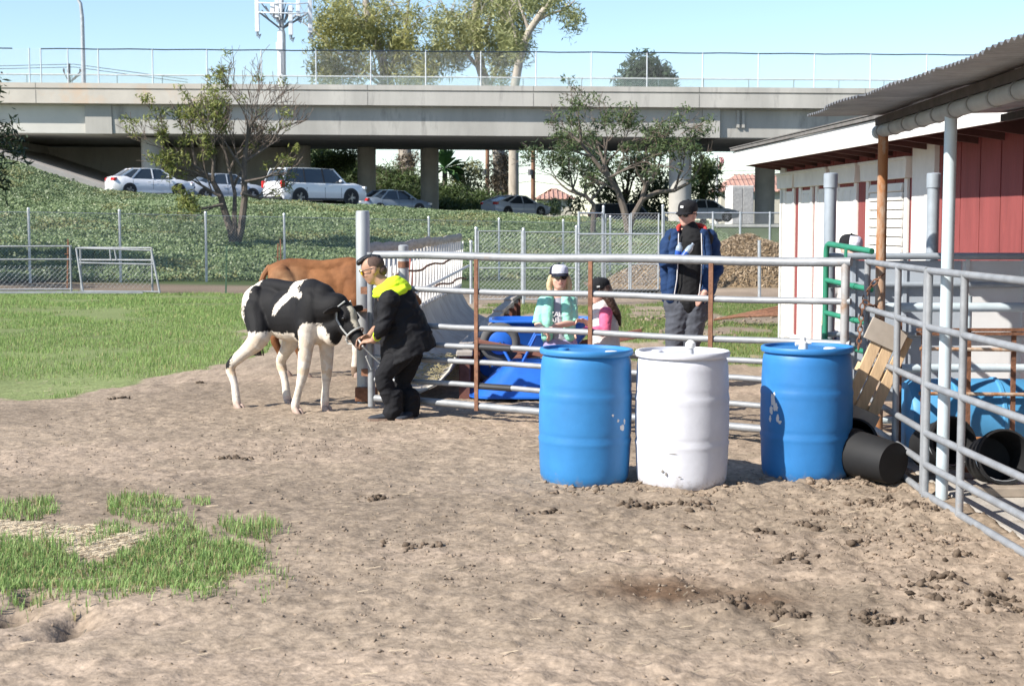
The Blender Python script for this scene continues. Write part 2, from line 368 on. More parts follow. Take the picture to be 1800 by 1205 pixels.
p = scatter(330000, -17, -2.2, 13.5, 38); p = p[rng.random(len(p)) < np.clip(24./p[:, 1], .25, 1)]
l1, _ = lawn_w(p[:, 0], p[:, 1]); uu_, vv_ = to_px(p[:, 0], p[:, 1]); p = p[l1 & (uu_ > -60)]
den = fbm(p[:, 0]*.8, p[:, 1]*.8, 4, 51); p = p[den > .3+.16*rng.random(len(p))]
P = np.column_stack([p, gz(p[:, 0], p[:, 1])-.004]); hh = .035+.1*np.clip(fbm(p[:, 0]*.7, p[:, 1]*.7, 3, 52)-.25, 0, 1)
blades('lawn_grass', P, hh, .0032*(P[:, 1]/14), gcol(len(P), (.17, .28, .07), (.33, .43, .15), .1), 'short green pasture grass beside the chain link fence', .8, seg=False)
p = scatter(110000, -.6, 7.4, 15.5, 33); _, l2 = lawn_w(p[:, 0], p[:, 1]); p = p[l2]; p = p[fbm(p[:, 0]*1.2, p[:, 1]*.8, 3, 8) > .42]
P = np.column_stack([p, gz(p[:, 0], p[:, 1])-.004])
blades('paddock_grass', P, np.full(len(P), .055), .005, gcol(len(P), (.11, .18, .04), (.2, .27, .08), .2), 'patchy green grass in the paddock behind the pipe gate', .8, seg=False)
# straw and chaff lying on the dirt
def chaff(name, p, L, w, cols, label):
    n = len(p); az = rng.random(n)*math.pi; L = L*(.4+rng.random(n)); z = gz(p[:, 0], p[:, 1])+.004+.006*rng.random(n); tl = (rng.random(n)-.5)*.3*L
    dx, dy = np.cos(az)*L/2, np.sin(az)*L/2; sx, sy = -np.sin(az)*w, np.cos(az)*w
    q = lambda a, b, c: np.stack([p[:, 0]+a, p[:, 1]+b, z+c], 1)
    v = np.stack([q(-dx-sx, -dy-sy, 0), q(dx-sx, dy-sy, np.abs(tl)), q(dx+sx, dy+sy, np.abs(tl)+.002), q(-dx+sx, -dy+sy, .002)], 1).reshape(-1, 3)
    o = npmesh(name, v, np.arange(4*n).reshape(n, 4), vcmat('chaff_straw', .8, var=.2), cols=np.repeat(cols, 4, 0)); stuff(o, label)
p = scatter(70000, -4.4, -1.4, 7.2, 9.6); u, v = to_px(p[:, 0], p[:, 1]); j = fbm(p[:, 0]*4, p[:, 1]*4, 3, 24)-.5; p = p[inpoly(u+j*70, v+j*25, STRAW)]
chaff('straw_litter', p, .04, .0015, np.array([.64, .53, .37])*(.6+.6*rng.random((len(p), 1))), 'pale straw litter strewn on the dirt above the grass patch')
p = np.concatenate([scatter(1500, -4, 4, 5, 12.5), scatter(600, -5, 1, 11, 18), scatter(500, -.6, .6, 11.5, 14)])
chaff('straw_bits', p, .055, .0018, np.array([.45, .36, .25])*(.6+.6*rng.random((len(p), 1))), 'scattered straw stalks lying over the bare dirt')
# clods: rough little lumps
def lumps(name, p, r, cols, label, flat=.6):
    t = (1+5**.5)/2; iv = np.array([(-1, t, 0), (1, t, 0), (-1, -t, 0), (1, -t, 0), (0, -1, t), (0, 1, t), (0, -1, -t), (0, 1, -t), (t, 0, -1), (t, 0, 1), (-t, 0, -1), (-t, 0, 1)])/1.9
    fi = np.array([(0, 11, 5), (0, 5, 1), (0, 1, 7), (0, 7, 10), (0, 10, 11), (1, 5, 9), (5, 11, 4), (11, 10, 2), (10, 7, 6), (7, 1, 8), (3, 9, 4), (3, 4, 2), (3, 2, 6), (3, 6, 8), (3, 8, 9), (4, 9, 5), (2, 4, 11), (6, 2, 10), (8, 6, 7), (9, 8, 1)])
    n = len(p); v = iv[None]*(.35+1.0*rng.random((n, 12, 1)))*r[:, None, None]*(.55+.9*rng.random((n, 1, 3))); v[..., 2] *= flat
    a = rng.random(n)*6.28; ca, sa = np.cos(a)[:, None], np.sin(a)[:, None]; vx = v[..., 0]*ca-v[..., 1]*sa*.8; vy = v[..., 0]*sa+v[..., 1]*ca*.8
    v = np.stack([vx+p[:, 0, None], vy+p[:, 1, None], v[..., 2]+gz(p[:, 0], p[:, 1])[:, None]+(r*.22)[:, None]], -1).reshape(-1, 3)
    f = (fi[None]+12*np.arange(n)[:, None, None]).reshape(-1, 3)
    o = npmesh(name, v, f, vcmat('clod_soil', .95, bump=.4, bscale=90, var=.25, spec=.1), cols=np.repeat(cols, 12, 0)); stuff(o, label)
def weigh(p, f): return p[rng.random(len(p)) < f(p)]
p = scatter(46000, -4, 4.0, 4.9, 12.5)
p = weigh(p, lambda q: (.12+.75*sstep(.4, 2.2, q[:, 0])*(1-sstep(9.2, 9.9, q[:, 1]))+.3*(fbm(q[:, 0]*1.5, q[:, 1]*1.5, 3, 61) > .58))*(.4+1.2*fbm(q[:, 0]*2.2, q[:, 1]*2.2, 2, 62)))
p = p[(p[:, 0] < 2.4) | (p[:, 1] > 11.4)]
r = .003+.010*rng.random(len(p))**4+.009*(rng.random(len(p)) < .015)
lumps('dirt_clods', p, r, np.array([.25, .195, .148])*(.75+.4*rng.random((len(p), 1))), 'crumbly brown clods of dirt scattered over the yard')
seeds = [G(*q) for q in ((1105, 890), (1140, 893), (1228, 900), (1230, 935), (960, 908), (1290, 1055), (1330, 1075), (1370, 1085), (1530, 1092), (1545, 1100), (1580, 1098), (1640, 1060), (1735, 1075), (1755, 1055), (1780, 1080), (1660, 1030), (1520, 890), (1560, 885), (1600, 905), (1430, 932), (1400, 990), (1620, 900), (400, 809), (420, 808), (200, 703), (215, 702), (350, 678), (1215, 893), (1500, 960), (1690, 985), (1270, 1070), (1400, 1090), (660, 880), (745, 965), (1335, 945), (1445, 905), (1630, 1040))]
q = np.concatenate([np.array([[s.x, s.y]])+rng.normal(size=(26, 2))*np.array([.06, .04])*rng.uniform(.5, 1.3) for s in seeds]); r = .005+.024*rng.random(len(q))**2.2
lumps('dung_clods', q, r, np.array([.12, .09, .066])*(.5+1.0*rng.random((len(q), 1))), 'dark clumps of dung and damp mud lying on the dirt', .75)
p = np.concatenate([scatter(700, 1.75, 2.42, 7.2, 9.9), scatter(420, .2, 2.3, 8.95, 9.5)]); p = p[fbm(p[:, 0]*3, p[:, 1]*3, 3, 66) > .42]; r = .007+.022*rng.random(len(p))**3
lumps('mud_crumbs', p, r, np.array([.25, .19, .14])*(.7+.45*rng.random((len(p), 1))), 'tan crumbs of mud heaped along the foot of the pen rails and drums', .7)
# rubble of broken earth in the paddock behind
p = np.concatenate([np.array([[A(u, v, 1).x*0+G(u, v).x, G(u, v).y]])+rng.normal(size=(30, 2))*np.array([.5, .35]) for (u, v) in ((1110, 562), (1150, 560), (1190, 572), (1290, 560), (1330, 566), (1245, 590), (1100, 580))])
lumps('earth_rubble', p, .015+.065*rng.random(len(p))**3, np.array([.24, .19, .145])*(.7+.5*rng.random((len(p), 1))), 'broken lumps of dry earth lying in the paddock behind the gate', .6)
# ---------------------------------------------------------------- ivy bank
n = 520000; p = scatter(n, -27, 9, 39.5, 71.5); fl = np.clip(39.7+(p[:, 0]+12.6)*.63, 38, 49)
uu_, vv_ = to_px(p[:, 0], p[:, 1], H(p[:, 0], p[:, 1])); ok = (p[:, 1] > fl+.25) & (uu_ > -60) & (uu_ < 1420) & ((p[:, 0] < 4.5) | (p[:, 1] > 50)); p = p[ok]
bare = fbm(p[:, 0]*.35+4, p[:, 1]*.35, 3, 91); p = p[(bare > .33) | (rng.random(len(p)) < .35)]
cl = fbm(p[:, 0]*1.1, p[:, 1]*1.1, 3, 92); P = np.column_stack([p, H(p[:, 0], p[:, 1])+.02+.3*cl*rng.random(len(p))**.6])
t = np.clip(.5*rng.random(len(P))+.5*fbm(p[:, 0]*.6, p[:, 1]*.6, 3, 93), 0, 1)[:, None]
cc = np.array([.1, .14, .06])*(1-t)+np.array([.2, .26, .115])*t; cc = cc*(.72+.6*fbm(p[:, 0]*.28, p[:, 1]*.28, 3, 94))[:, None]; dead = (fbm(p[:, 0]*.5, p[:, 1]*.5, 3, 95) > .63)[:, None] & (rng.random((len(p), 1)) < .5); cc = np.where(dead, cc*np.array([1.25, .95, .8]), cc)
v, f, c = leaves(P, np.tile([0, -.5, .8], (len(P), 1)), .05, 1.1, cc, .4)
stuff(npmesh('ivy_bank', v, f, vcmat('ivy_leaf', .5, var=.15, trans=.15, spec=.5), cols=c), 'dense green ivy covering the bank below the road')
# ---------------------------------------------------------------- road on top of the bank
M_asph = mat('asphalt', (.06, .06, .062), .9, var=.2, scale=8, bump=.2)
rx = np.linspace(-60, 60, 60); ry = np.array([71.5, 76, 82, 90, 100, 112, 125]); RX, RY = np.meshgrid(rx, ry)
idx = np.arange(RX.size).reshape(RX.shape); rf = np.stack([idx[:-1, :-1], idx[:-1, 1:], idx[1:, 1:], idx[1:, :-1]], -1).reshape(-1, 4)
road = struct(npmesh('road', np.stack([RX, RY, np.where(RX < -19, H(np.maximum(RX, -19), RY+9), H(RX, RY))+.05], -1).reshape(-1, 3), rf, M_asph))
def road_z(x, y): return float(H(max(x, -19), max(y, 80)))+.05
k_ = MB()
for a, b in zip(np.linspace(-19, 30, 24)[:-1], np.linspace(-19, 30, 24)[1:]): k_.bar((a, 71.6, Hs(a, 72)+.1), (b, 71.6, Hs(b, 72)+.1), .16, .14)
k_.build('kerb', mat('kerb_concrete', (.4, .39, .36), .9), road)
# ---------------------------------------------------------------- overpass
BY = 86.0
def zb(x): return -.0067*x
M_br = mat('bridge_concrete', (.45, .43, .39), .92, var=.22, scale=.55, detail=12, bump=.2, bscale=6, stretch=(1, 1, .22), stain=(.3, .285, .26), stainscale=1.1, stainamt=.53)
M_brl = mat('bridge_concrete_patched', (.5, .46, .4), .92, var=.1, scale=.8, bump=.1, bscale=6, stain=(.55, .42, .31), stainscale=.35, stainamt=.5)
M_brw = mat('bridge_panel_paint', (.58, .56, .51), .9, var=.08, scale=.7, bump=.1, bscale=6)
br = thing('road_overpass', 'long concrete road overpass on round columns crossing behind the field', 'bridge', (0, BY, 0))
def span(prof, x0, x1):
    m = MB(); m.loft([[V(x, y, z+zb(x)) for (y, z) in prof] for x in (x0, x1)]); return m
zt = A(900, 151, BY).z
span([(BY, zt-1.13), (BY, zt-.38), (BY+.06, zt-.36), (BY+.06, zt-.30), (BY-.03, zt-.28), (BY-.03, zt), (BY+.32, zt), (BY+.36, zt-1.0), (BY+.36, zt-1.13)], -16.5, 75).build('parapet', M_br, br)
span([(BY, zt-1.13), (BY, zt-.38), (BY+.06, zt-.36), (BY+.06, zt-.30), (BY-.03, zt-.28), (BY-.03, zt), (BY+.32, zt), (BY+.36, zt-1.0), (BY+.36, zt-1.13)], -75, -16.52).build('parapet', M_brl, br)
span([(BY+.36, zt-1.02), (BY+17.6, zt-1.02), (BY+17.6, zt-1.2), (BY+.36, zt-1.2)], -75, 75).build('deck', M_br, br)
span([(BY+17.6, zt-1.13), (BY+17.6, zt), (BY+18, zt), (BY+18, zt-1.13)], -75, 75).build('far_parapet', M_br, br)
gb = A(900, 239, BY+.6).z
def girder(x0, x1, m, dy=0.): span([(BY+.5+dy, zt-1.2), (BY+.62+dy, gb+.0), (BY+.85, gb-.06), (BY+17.2, gb-.06), (BY+17.5, zt-1.2)], x0, x1).build('girder', m, br)
girder(-23.2, 10.75, M_br); girder(-75, -23.22, M_brw, .14); girder(11.75, 75, M_br, .16)
span([(BY+.44, zt-1.2), (BY+.52, gb-.03), (BY+1.2, gb-.03), (BY+1.2, zt-1.2)], -24.1, -22.6).build('end_block', M_br, br)
span([(BY+.44, zt-1.2), (BY+.52, gb-.03), (BY+1.2, gb-.03), (BY+1.2, zt-1.2)], 10.76, 11.74).build('end_block', M_br, br)
for x in (12.7, 13.0): span([(BY+.55, zt-1.22), (BY+.6, gb+.55), (BY+1, gb+.55), (BY+1, zt-1.22)], x, x+.16).build('rib', M_br, br)
for x in (-45, -30, -16, 0, 16, 30): span([(BY+.92, gb-.05), (BY+17, gb-.05), (BY+17, gb-.5), (BY+.92, gb-.5)], x, x+.001)
M_col = mat('column_concrete', (.42, .4, .36), .9, var=.15, scale=1.2, bump=.1, bscale=8)
for (u, yy, r) in ((272, 88.6, .62), (531, 98, .62), (646, 100, .6), (756, 101, .6), (1194, 88.8, .66), (1342, 98, .64), (400, 99, .62)):
    x = (u-900)/F*yy; m = MB(); z0 = road_z(x, yy)-.4
    m.lathe([(r, z0), (r, gb-.5), (r*1.02, gb-.45), (r*1.02, gb-.02)], (x, yy, 0), 24); m.build('column', M_col, br, smooth=True)
m = MB(); m.prism([V(-30, 87, 3), V(-75, 87, 3), V(-75, 87, gb), V(-30, 87, gb)], (0, 16.5, 0)); m.build('abutment', M_br, br)
m = MB(); m.prism([V(-31, 99, 1.2), V(-14.6, 99, 1.2), V(-14.6, 99, gb-.05), V(-31, 99, gb-.05)], (0, 4.4, 0)); m.build('back_wall', M_br, br)
# concrete slope paving under the left end
sp = MB(); sp.add([V(-20.4, 86.2, 2.75), V(-30.2, 84.6, 5.95), V(-30.2, 104, 5.95), V(-20.4, 104, 2.6), V(-20.4, 86.2, 2.3), V(-30.2, 84.6, 3), V(-30.2, 104, 3), V(-20.4, 104, 2.2)], [(0, 1, 2, 3), (0, 4, 5, 1), (4, 7, 6, 5), (3, 2, 6, 7), (0, 3, 7, 4), (1, 5, 6, 2)])
struct(sp.build('slope_paving', mat('paving_concrete', (.4, .37, .34), .92, var=.15, scale=.6, bump=.2, bscale=10)))
# fence along the bridge
M_galv = mat('galvanised_steel', (.5, .52, .54), .42, metal=.55, var=.18, scale=14, stain=(.33, .34, .35), stainscale=9, stainamt=.6)
M_wire = mat('chain_wire', (.42, .44, .46), .5, metal=.5, var=.1)
def chainlink(p0, p1, z0, z1, cell=.06, r=.0022):
    "two families of diagonal wires between p0 and p1 (x, y); z0, z1 functions of the run t in 0..1"
    p0, p1 = np.array(p0, float), np.array(p1, float); L = np.linalg.norm(p1-p0); d = (p1-p0)/L
    h = (z1(0)-z0(0)+z1(1)-z0(1))/2; st = cell*2**.5; V_ = []; F_ = []; k = 0
    nrm = np.array([-d[1], d[0]])
    for sg in (1, -1):
        for a in np.arange(-h, L, st):
            s0, s1 = max(a, 0), min(a+h, L)
            if s1-s0 < cell*.3: continue
            f0, f1 = (s0-a)/h, (s1-a)/h
            if sg < 0: f0, f1 = 1-f0, 1-f1
            e = []
            for s, f in ((s0, f0), (s1, f1)):
                t = s/L; q = p0+d*s; e.append(np.array([q[0], q[1], z0(t)+(z1(t)-z0(t))*f]))
            off = nrm*r*.9*sg
            for q in e:
                for an in (0, 2.094, 4.189):
                    V_.append(q+np.array([off[0]+nrm[0]*r*math.cos(an), off[1]+nrm[1]*r*math.cos(an), r*math.sin(an)*1.3]))
            F_ += [(k, k+1, k+4, k+3), (k+1, k+2, k+5, k+4), (k+2, k, k+3, k+5)]; k += 6
    return np.array(V_), np.array(F_)
def mesh_part(name, parent, *a, m=None, **kw):
    v, f = chainlink(*a, **kw); return npmesh(name, v, f, m or M_wire, parent)
bf = thing('bridge_fence', 'tall chain link safety fence along the near edge of the overpass', 'fence', (0, BY+.15, zt))
us = [-90, 7, 60, 80, 127]+[180+94.2*i+.13*i*i for i in range(17)]
for u in us:
    x = (u-900)/F*BY; m = MB(); m.tube([(x, BY+.15, zt+zb(x)-.1), (x, BY+.15, zt+zb(x)+1.93)], .036, 6); m.build('post', mat('fence_post_white', (.66, .68, .7), .45, metal=.3, var=.1), bf)
for (x0, x1) in ((-40, -27.1), (-26.4, 30)):
    m = MB(); pts = [(x, BY+.15, zt+zb(x)+1.9+.015*math.sin(x*1.7)) for x in np.arange(x0, x1, 1.0)]; m.tube(pts, .035, 6); m.build('top_rail', mat('dark_rail', (.03, .045, .07), .5, metal=.3, var=.1), bf)
mesh_part('wire_mesh', bf, (-40, BY+.15), (30, BY+.15), lambda t: zt+zb(-40+70*t), lambda t: zt+zb(-40+70*t)+1.9, cell=.075, r=.003)
ff = thing('bridge_fence', 'lower pale green mesh railing on the far edge of the overpass', 'fence', (0, BY+17.8, zt))
for x in np.arange(-45, 40, 3.05): m = MB(); m.tube([(x, BY+17.8, zt+zb(x)-.1), (x, BY+17.8, zt+zb(x)+2.15)], .03, 6); m.build('post', mat('fence_post_green', (.2, .26, .26), .5, metal=.3), ff)
m = MB(); m.tube([(-46, BY+17.8, zt+zb(-46)+2.1), (42, BY+17.8, zt+zb(42)+2.1)], .05, 6); m.build('top_rail', mat('rail_pale', (.5, .52, .5), .5), ff)
mesh_part('wire_mesh', ff, (-46, BY+17.8), (42, BY+17.8), lambda t: zt+zb(-46+88*t), lambda t: zt+zb(-46+88*t)+2.1, cell=.09, r=.008, m=mat('mesh_green', (.3, .42, .38), .6))
# street lamp on the bridge, top out of view
x = (155-900)/F*88.5; st = thing('street_lamp', 'tall grey street lamp standing on the overpass', 'street lamp', (x, 88.5, zt-1.1))
m = MB(); m.tube([(x, 88.5, zt-1.1), (x, 88.5, 13.2), (x-.08, 88.5, 14.0), (x-.4, 88.5, 14.55)], [.14, .11, .1, .07], 10); m.build('pole', mat('lamp_grey', (.42, .44, .45), .5, metal=.3), st, smooth=True)
m = MB(); m.box((x+.02, 88.35, zt-.45), (.3, .12, .8)); m.build('base_cover', mat('lamp_grey', (0, 0, 0)), st)
m = MB(); m.tube([(x-.4, 88.5, 14.55), (x-1.5, 88.5, 14.75)], .05, 8); m.build('arm', mat('lamp_grey', (0, 0, 0)), st)
m = MB(); m.ell((x-1.75, 88.5, 14.72), (.38, .16, .1)); m.build('lamp_head', mat('lamp_head', (.5, .5, .5), .4), st, smooth=True)
# cell tower
cx, cy = (500-900)/F*112, 112.; ct = thing('cell_tower', 'white cell phone mast with panel antennas behind the overpass', 'mast', (cx, cy, 0))
Mw = mat('mast_white', (.68, .7, .72), .5, var=.08); Mg = mat('mast_grey', (.22, .24, .27), .6, var=.2)
def cz(v): return A(500, v, cy).z
m = MB(); m.lathe([(.36, 0), (.30, cz(145)), (.30, cz(60)), (.2, cz(50)), (.2, cz(-40))], (cx, cy, 0), 14); m.build('mast', Mw, ct, smooth=True)
for (u, v0, v1, dx) in ((452, -20, 56, -1.5), (487, -25, 31, 0), (524, -25, 29, .6), (545, -40, 58, 1.2), (511, 10, 62, .5), (479, 5, 22, -.5)):
    p0, p1 = A(u, v0, cy-1.2+abs(dx)*.6), A(u, v1, cy-1.2+abs(dx)*.6); m = MB(); m.box((p0+p1)/2, (.3, .16, p0.z-p1.z), rz=.2*dx); a = m.build('antenna', Mw, ct, bevel=.03)
    m = MB(); m.tube([(p1.x, p1.y+.2, p1.z-.25), (p1.x, p1.y+.2, p0.z)], .05, 6); m.build('mount_pipe', Mg, a)
    m = MB()
    for k in range(3): m.tube([(p1.x-.08+.08*k, p1.y, p1.z), (p1.x-.06+.1*k, p1.y+.1, p1.z-.3-.1*k), (p1.x+.2, p1.y+.5, p1.z-.1)], .025, 5)
    m.build('cable', Mg, a)
for v in (5, 22): m = MB(); m.tube([A(452, v, cy-.9), A(487, v+1, cy-1.4), A(524, v+2, cy-1.2), A(545, v, cy-.4)], .05, 6); m.build('cross_bar', Mw, ct)
for (u, v) in ((456, 22), (520, 28), (540, 24), (487, 26)): m = MB(); m.tube([(cx, cy, cz(52)), A(u, v, cy-1)], .07, 6); m.build('strut', Mg, ct)
m = MB(); m.box((cx-.1, cy-.32, cz(82)), (.5, .2, .55)); m.build('equipment_box', Mw, ct, bevel=.03)
m = MB(); m.box((cx+.1, cy-.34, cz(110)), (.25, .15, 1.6)); m.build('cable_cover', Mg, ct)
m = MB()
for k in range(26): a = rng.normal(size=3)*np.array([.9, .5, .25]); m.tube([(cx+.8*a[0], cy-.8, cz(20)+a[2]), (cx+a[0]*.5, cy-.7, cz(28)+a[2]-.3)], .045, 4)
m.build('cable', Mg, ct)

for x in list(np.arange(-36, 34, 9.3)):
    m = MB(); m.box((x, BY-.031, zt-.14+zb(x)), (.03, .012, .27)); m.box((x, BY-.002, zt-.76+zb(x)), (.03, .012, .72)); m.build('joint', mat('joint_dark', (.16, .15, .14), .9), br)
# ---------------------------------------------------------------- pipe gate across the yard
M_pipe = mat('pipe_zinc', (.29, .3, .312), .55, metal=.25, var=.22, scale=7, detail=8, stain=(.34, .27, .22), stainscale=5, stainamt=.62, bump=.08, bscale=60)
M_rust = mat('rusty_iron', (.2, .095, .055), .85, var=.4, scale=18, bump=.3, bscale=60, stain=(.11, .06, .045), stainscale=8, stainamt=.55)
M_rust2 = mat('rust_over_paint', (.46, .38, .3), .75, var=.2, scale=12, bump=.2, bscale=50, stain=(.3, .13, .05), stainscale=6, stainamt=.4, stretch=(1, 1, .35))
g0, g1 = V(-1.2, 12.9, 0), V(2.34, 10.66, 0); gd = (g1-g0).normalized()
gate = thing('pipe_gate', 'long seven rail galvanised pipe gate running behind the drums', 'gate', g0)
def gp(t, z): p = g0.lerp(g1, t); return V(p.x, p.y, z)
for i, (z, r) in enumerate(((1.353, .033), (1.072, .024), (.775, .024), (.62, .022), (.49, .022), (.30, .022), (.135, .03))):
    m = MB(); m.tube([gp(0.01+.1*j, z+.006*math.sin(j*1.3+i)) for j in range(11)], r, 12); m.build('rail', M_pipe, gate, smooth=True)
for t in (.0, 1.): m = MB(); m.tube([gp(t, .06), gp(t, 1.375)], .031, 12); m.build('upright', M_pipe if t == 0 else mat('pipe_zinc_rusted', (.43, .42, .41), .5, metal=.3, var=.2, scale=9, stain=(.3, .19, .12), stainscale=4, stainamt=.5), gate, smooth=True)
for u in (840, 1040, 1252):
    t = next(s for s in np.linspace(0, 1, 800) if to_px(gp(s, 1).x, gp(s, 1).y, 1.)[0] >= u); p = gp(t, 0); n_ = V(gd.y, -gd.x, 0)*.03
    m = MB(); m.bar(V(p.x, p.y, .1)+n_, V(p.x, p.y, 1.33)+n_, .035, .012, up=n_); m.build('brace', M_rust, gate)
for t in (.3, .62, .92):
    for z in (.62, .30): m = MB(); m.tube([gp(t, z)-gd*.16, gp(t, z)+gd*.16], .027, 10); m.build('sleeve', mat('black_sleeve', (.03, .03, .033), .6), gate)
for z in (.35, 1.05): m = MB(); m.box(gp(0, z)-gd*.055, (.07, .05, .06), rz=-.56); m.build('hinge', M_rust, gate)
# hinge post
pb = A(640, 700, 13.55); hp = thing('gate_post', 'thick galvanised round post that the long pipe gate hangs from', 'post', (pb.x, 13.55, 0))
m = MB(); m.lathe([(.062, -.2), (.062, 1.7), (.058, 1.725), (.05, 1.73)], (pb.x, 13.55, 0), 20); m.build('pipe', mat('post_zinc', (.42, .43, .43), .5, metal=.4, var=.3, scale=5, stain=(.27, .2, .16), stainscale=4, stainamt=.6, stretch=(1, 1, .3)), hp, smooth=True)
m = MB(); m.box((pb.x+.03, 13.46, .1), (.2, .06, .13)); m.build('foot_clamp', M_rust, hp, bevel=.01)
m = MB(); m.box((pb.x+.01, 13.5, .85), (.15, .15, .02)); m.build('collar', M_rust, hp)
pb2 = A(710, 600, 14.3); hp2 = thing('gate_post', 'shorter grey steel post standing at the head of the feed rack', 'post', (pb2.x, 14.3, 0))
m = MB(); m.lathe([(.048, -.2), (.048, A(710, 432, 14.3).z), (.03, A(710, 430, 14.3).z)], (pb2.x, 14.3, 0), 16); m.build('pipe', MATS['post_zinc'], hp2, smooth=True)
m = MB(); m.lathe([(.053, 1.2), (.053, 1.26)], (pb2.x, 14.3, 0), 16); m.build('collar', M_rust, hp2, smooth=True)
# ---------------------------------------------------------------- feed rack and trough
fr = thing('feed_rack', 'white slatted cattle feed rack with wavy top beam above the trough', 'feed rack', (-1.3, 14, 0))
def rk(y, z, dx=0.): t = (y-13.6)/10.4; return V(-1.38+.54*t+dx, y, z)
pts = [rk(y, 1.36+.012*math.sin(y*1.4)+.006*math.sin(y*4), .02*math.sin(y*1.1)) for y in np.arange(13.8, 24.3, .3)]
m = MB(); m.tube(pts, [.062+.006*math.sin(i*2.1) for i in range(len(pts))], 9, flat=((1, 0, 0), .6)); m.build('top_beam', mat('weathered_wood', (.42, .37, .32), .9, var=.3, scale=5, bump=.5, bscale=30, stretch=(6, .6, 6)), fr, smooth=True)
M_slat = mat('slat_white', (.66, .64, .61), .7, var=.12, scale=8, stain=(.42, .36, .3), stainscale=5, stainamt=.6); M_slr = mat('slat_red', (.38, .11, .08), .7, var=.3, scale=9, stain=(.55, .5, .46), stainscale=6, stainamt=.55)
ys = np.arange(14.0, 24.2, .36)
for i, y in enumerate(ys):
    m = MB(); m.tube([rk(y, .58), rk(y, 1.32)], .026, 8); m.build('slat', M_slr if i in (1, 3, 10) else M_slat, fr, smooth=True)
for i, y in enumerate(ys[:-1]):
    m = MB(); m.bar(rk(y+.06, .6, .05), rk(y+.46, 1.3, .05), .05, .018, up=(1, 0, 0)); m.build('diagonal_slat', M_slat, fr)
for z, dx in ((1.08, .09), (.86, .1)):
    pts = [rk(y, z+.018*math.sin(y*2.2+z*9)-.12*(z < 1)*(y-14)/10, dx+.01*math.sin(y*5)) for y in np.arange(14.2, 24.2, .2)]; m = MB(); m.tube(pts, .014, 6); m.build('cable', M_rust, fr)
m = MB(); m.tube([rk(14, .78, .08), rk(24.2, .92, .14)], .02, 6); m.build('lower_pipe', M_slat, fr)
tr = thing('feed_trough', 'long curved grey feed trough below the white slatted rack', 'trough', (-1, 14, 0))
prof = [(-.02, .62), (.03, .47), (.12, .3), (.25, .17), (.4, .1), (.55, .1), (.7, .17), (.8, .28), (.86, .4)]
prof += [(x-.012, z-.025) for (x, z) in prof[::-1]]
m = MB(); m.loft([[rk(y, z+.012*math.sin(i*2.2), x+.008*math.sin(i*1.7)) for (x, z) in prof] for i, y in enumerate(np.arange(13.75, 24.3, .34))])
m.build('shell', mat('trough_metal', (.36, .33, .3), .7, metal=.15, var=.25, scale=3, bump=.2, bscale=20, stain=(.24, .19, .14), stainscale=2.4, stainamt=.55), tr, smooth=True)
m = MB(); m.tube([rk(13.76, z, x) for (x, z) in prof[:9]], .016, 6); m.build('end_hoop', mat('trough_rim', (.48, .45, .4), .7), tr, smooth=True)
for i, y in enumerate(np.arange(13.9, 24, 1.25)):
    m = MB(); m.box(rk(y, .2, .93), (.1, .11, .42)); m.build('leg', mat('red_post_paint', (.16, .065, .05), .8, var=.35, scale=10), tr, bevel=.006)
    m = MB(); m.box(rk(y, .43, .93), (.15, .16, .045)); m.build('post_cap', mat('cap_concrete', (.4, .36, .32), .9), tr, bevel=.008)
for k in range(4):
    y0 = 14.0+2.55*k; m = MB(); m.bar(rk(y0, .47+.01*k, .91), rk(y0+2.5, .47, .93), .13, .05); m.build('plank', mat('weathered_wood', (0, 0, 0)), tr, bevel=.006)
p_ = np.column_stack([rng.uniform(.2, .8, 500), rng.uniform(13.9, 17, 500)]); hv = MB()
for (dx, y) in p_:
    q = rk(y, .13+.5*max(0, abs(dx-.48)-.12)**1.5+.02*random.random(), dx); a = random.random()*3.1; hv.bar(q-V(.05*math.cos(a), .05*math.sin(a), 0), q+V(.05*math.cos(a), .05*math.sin(a), .015), .006, .004)
stuff(hv.build('hay', mat('hay_dry', (.42, .36, .2), .9, var=.3), None), 'wisps of pale hay left in the bottom of the feed trough')
# ---------------------------------------------------------------- drums
def muddy(m_, amt):
    "dried mud splashed round the foot and dust specks on the skin"
    t = m_.node_tree; n = t.nodes; L = t.links; p = n['Principled BSDF']
    if 'mud' in n: return
    src = p.inputs['Base Color'].links[0].from_socket; tc = n.new('ShaderNodeTexCoord'); sx = n.new('ShaderNodeSeparateXYZ'); L.new(tc.outputs['Object'], sx.inputs[0])
    nz = n.new('ShaderNodeTexNoise'); nz.name = 'mud'; nz.inputs['Scale'].default_value = 16; nz.inputs['Detail'].default_value = 8; nz.inputs['Roughness'].default_value = .7; L.new(tc.outputs['Object'], nz.inputs['Vector'])
    a = n.new('ShaderNodeMath'); a.operation = 'MULTIPLY_ADD'; L.new(sx.outputs['Z'], a.inputs[0]); a.inputs[1].default_value = -amt; L.new(nz.outputs['Fac'], a.inputs[2])
    r = n.new('ShaderNodeValToRGB'); r.color_ramp.elements[0].position = .36; r.color_ramp.elements[1].position = .6; L.new(a.outputs[0], r.inputs[0]); mx = n.new('ShaderNodeMix'); mx.data_type = 'RGBA'
    k = n.new('ShaderNodeMath'); k.operation = 'MULTIPLY'; k.inputs[1].default_value = .75; L.new(r.outputs[0], k.inputs[0]); L.new(k.outputs[0], mx.inputs['Factor']); L.new(src, mx.inputs['A']); mx.inputs['B'].default_value = (.24, .19, .145, 1); L.new(mx.outputs['Result'], p.inputs['Base Color'])
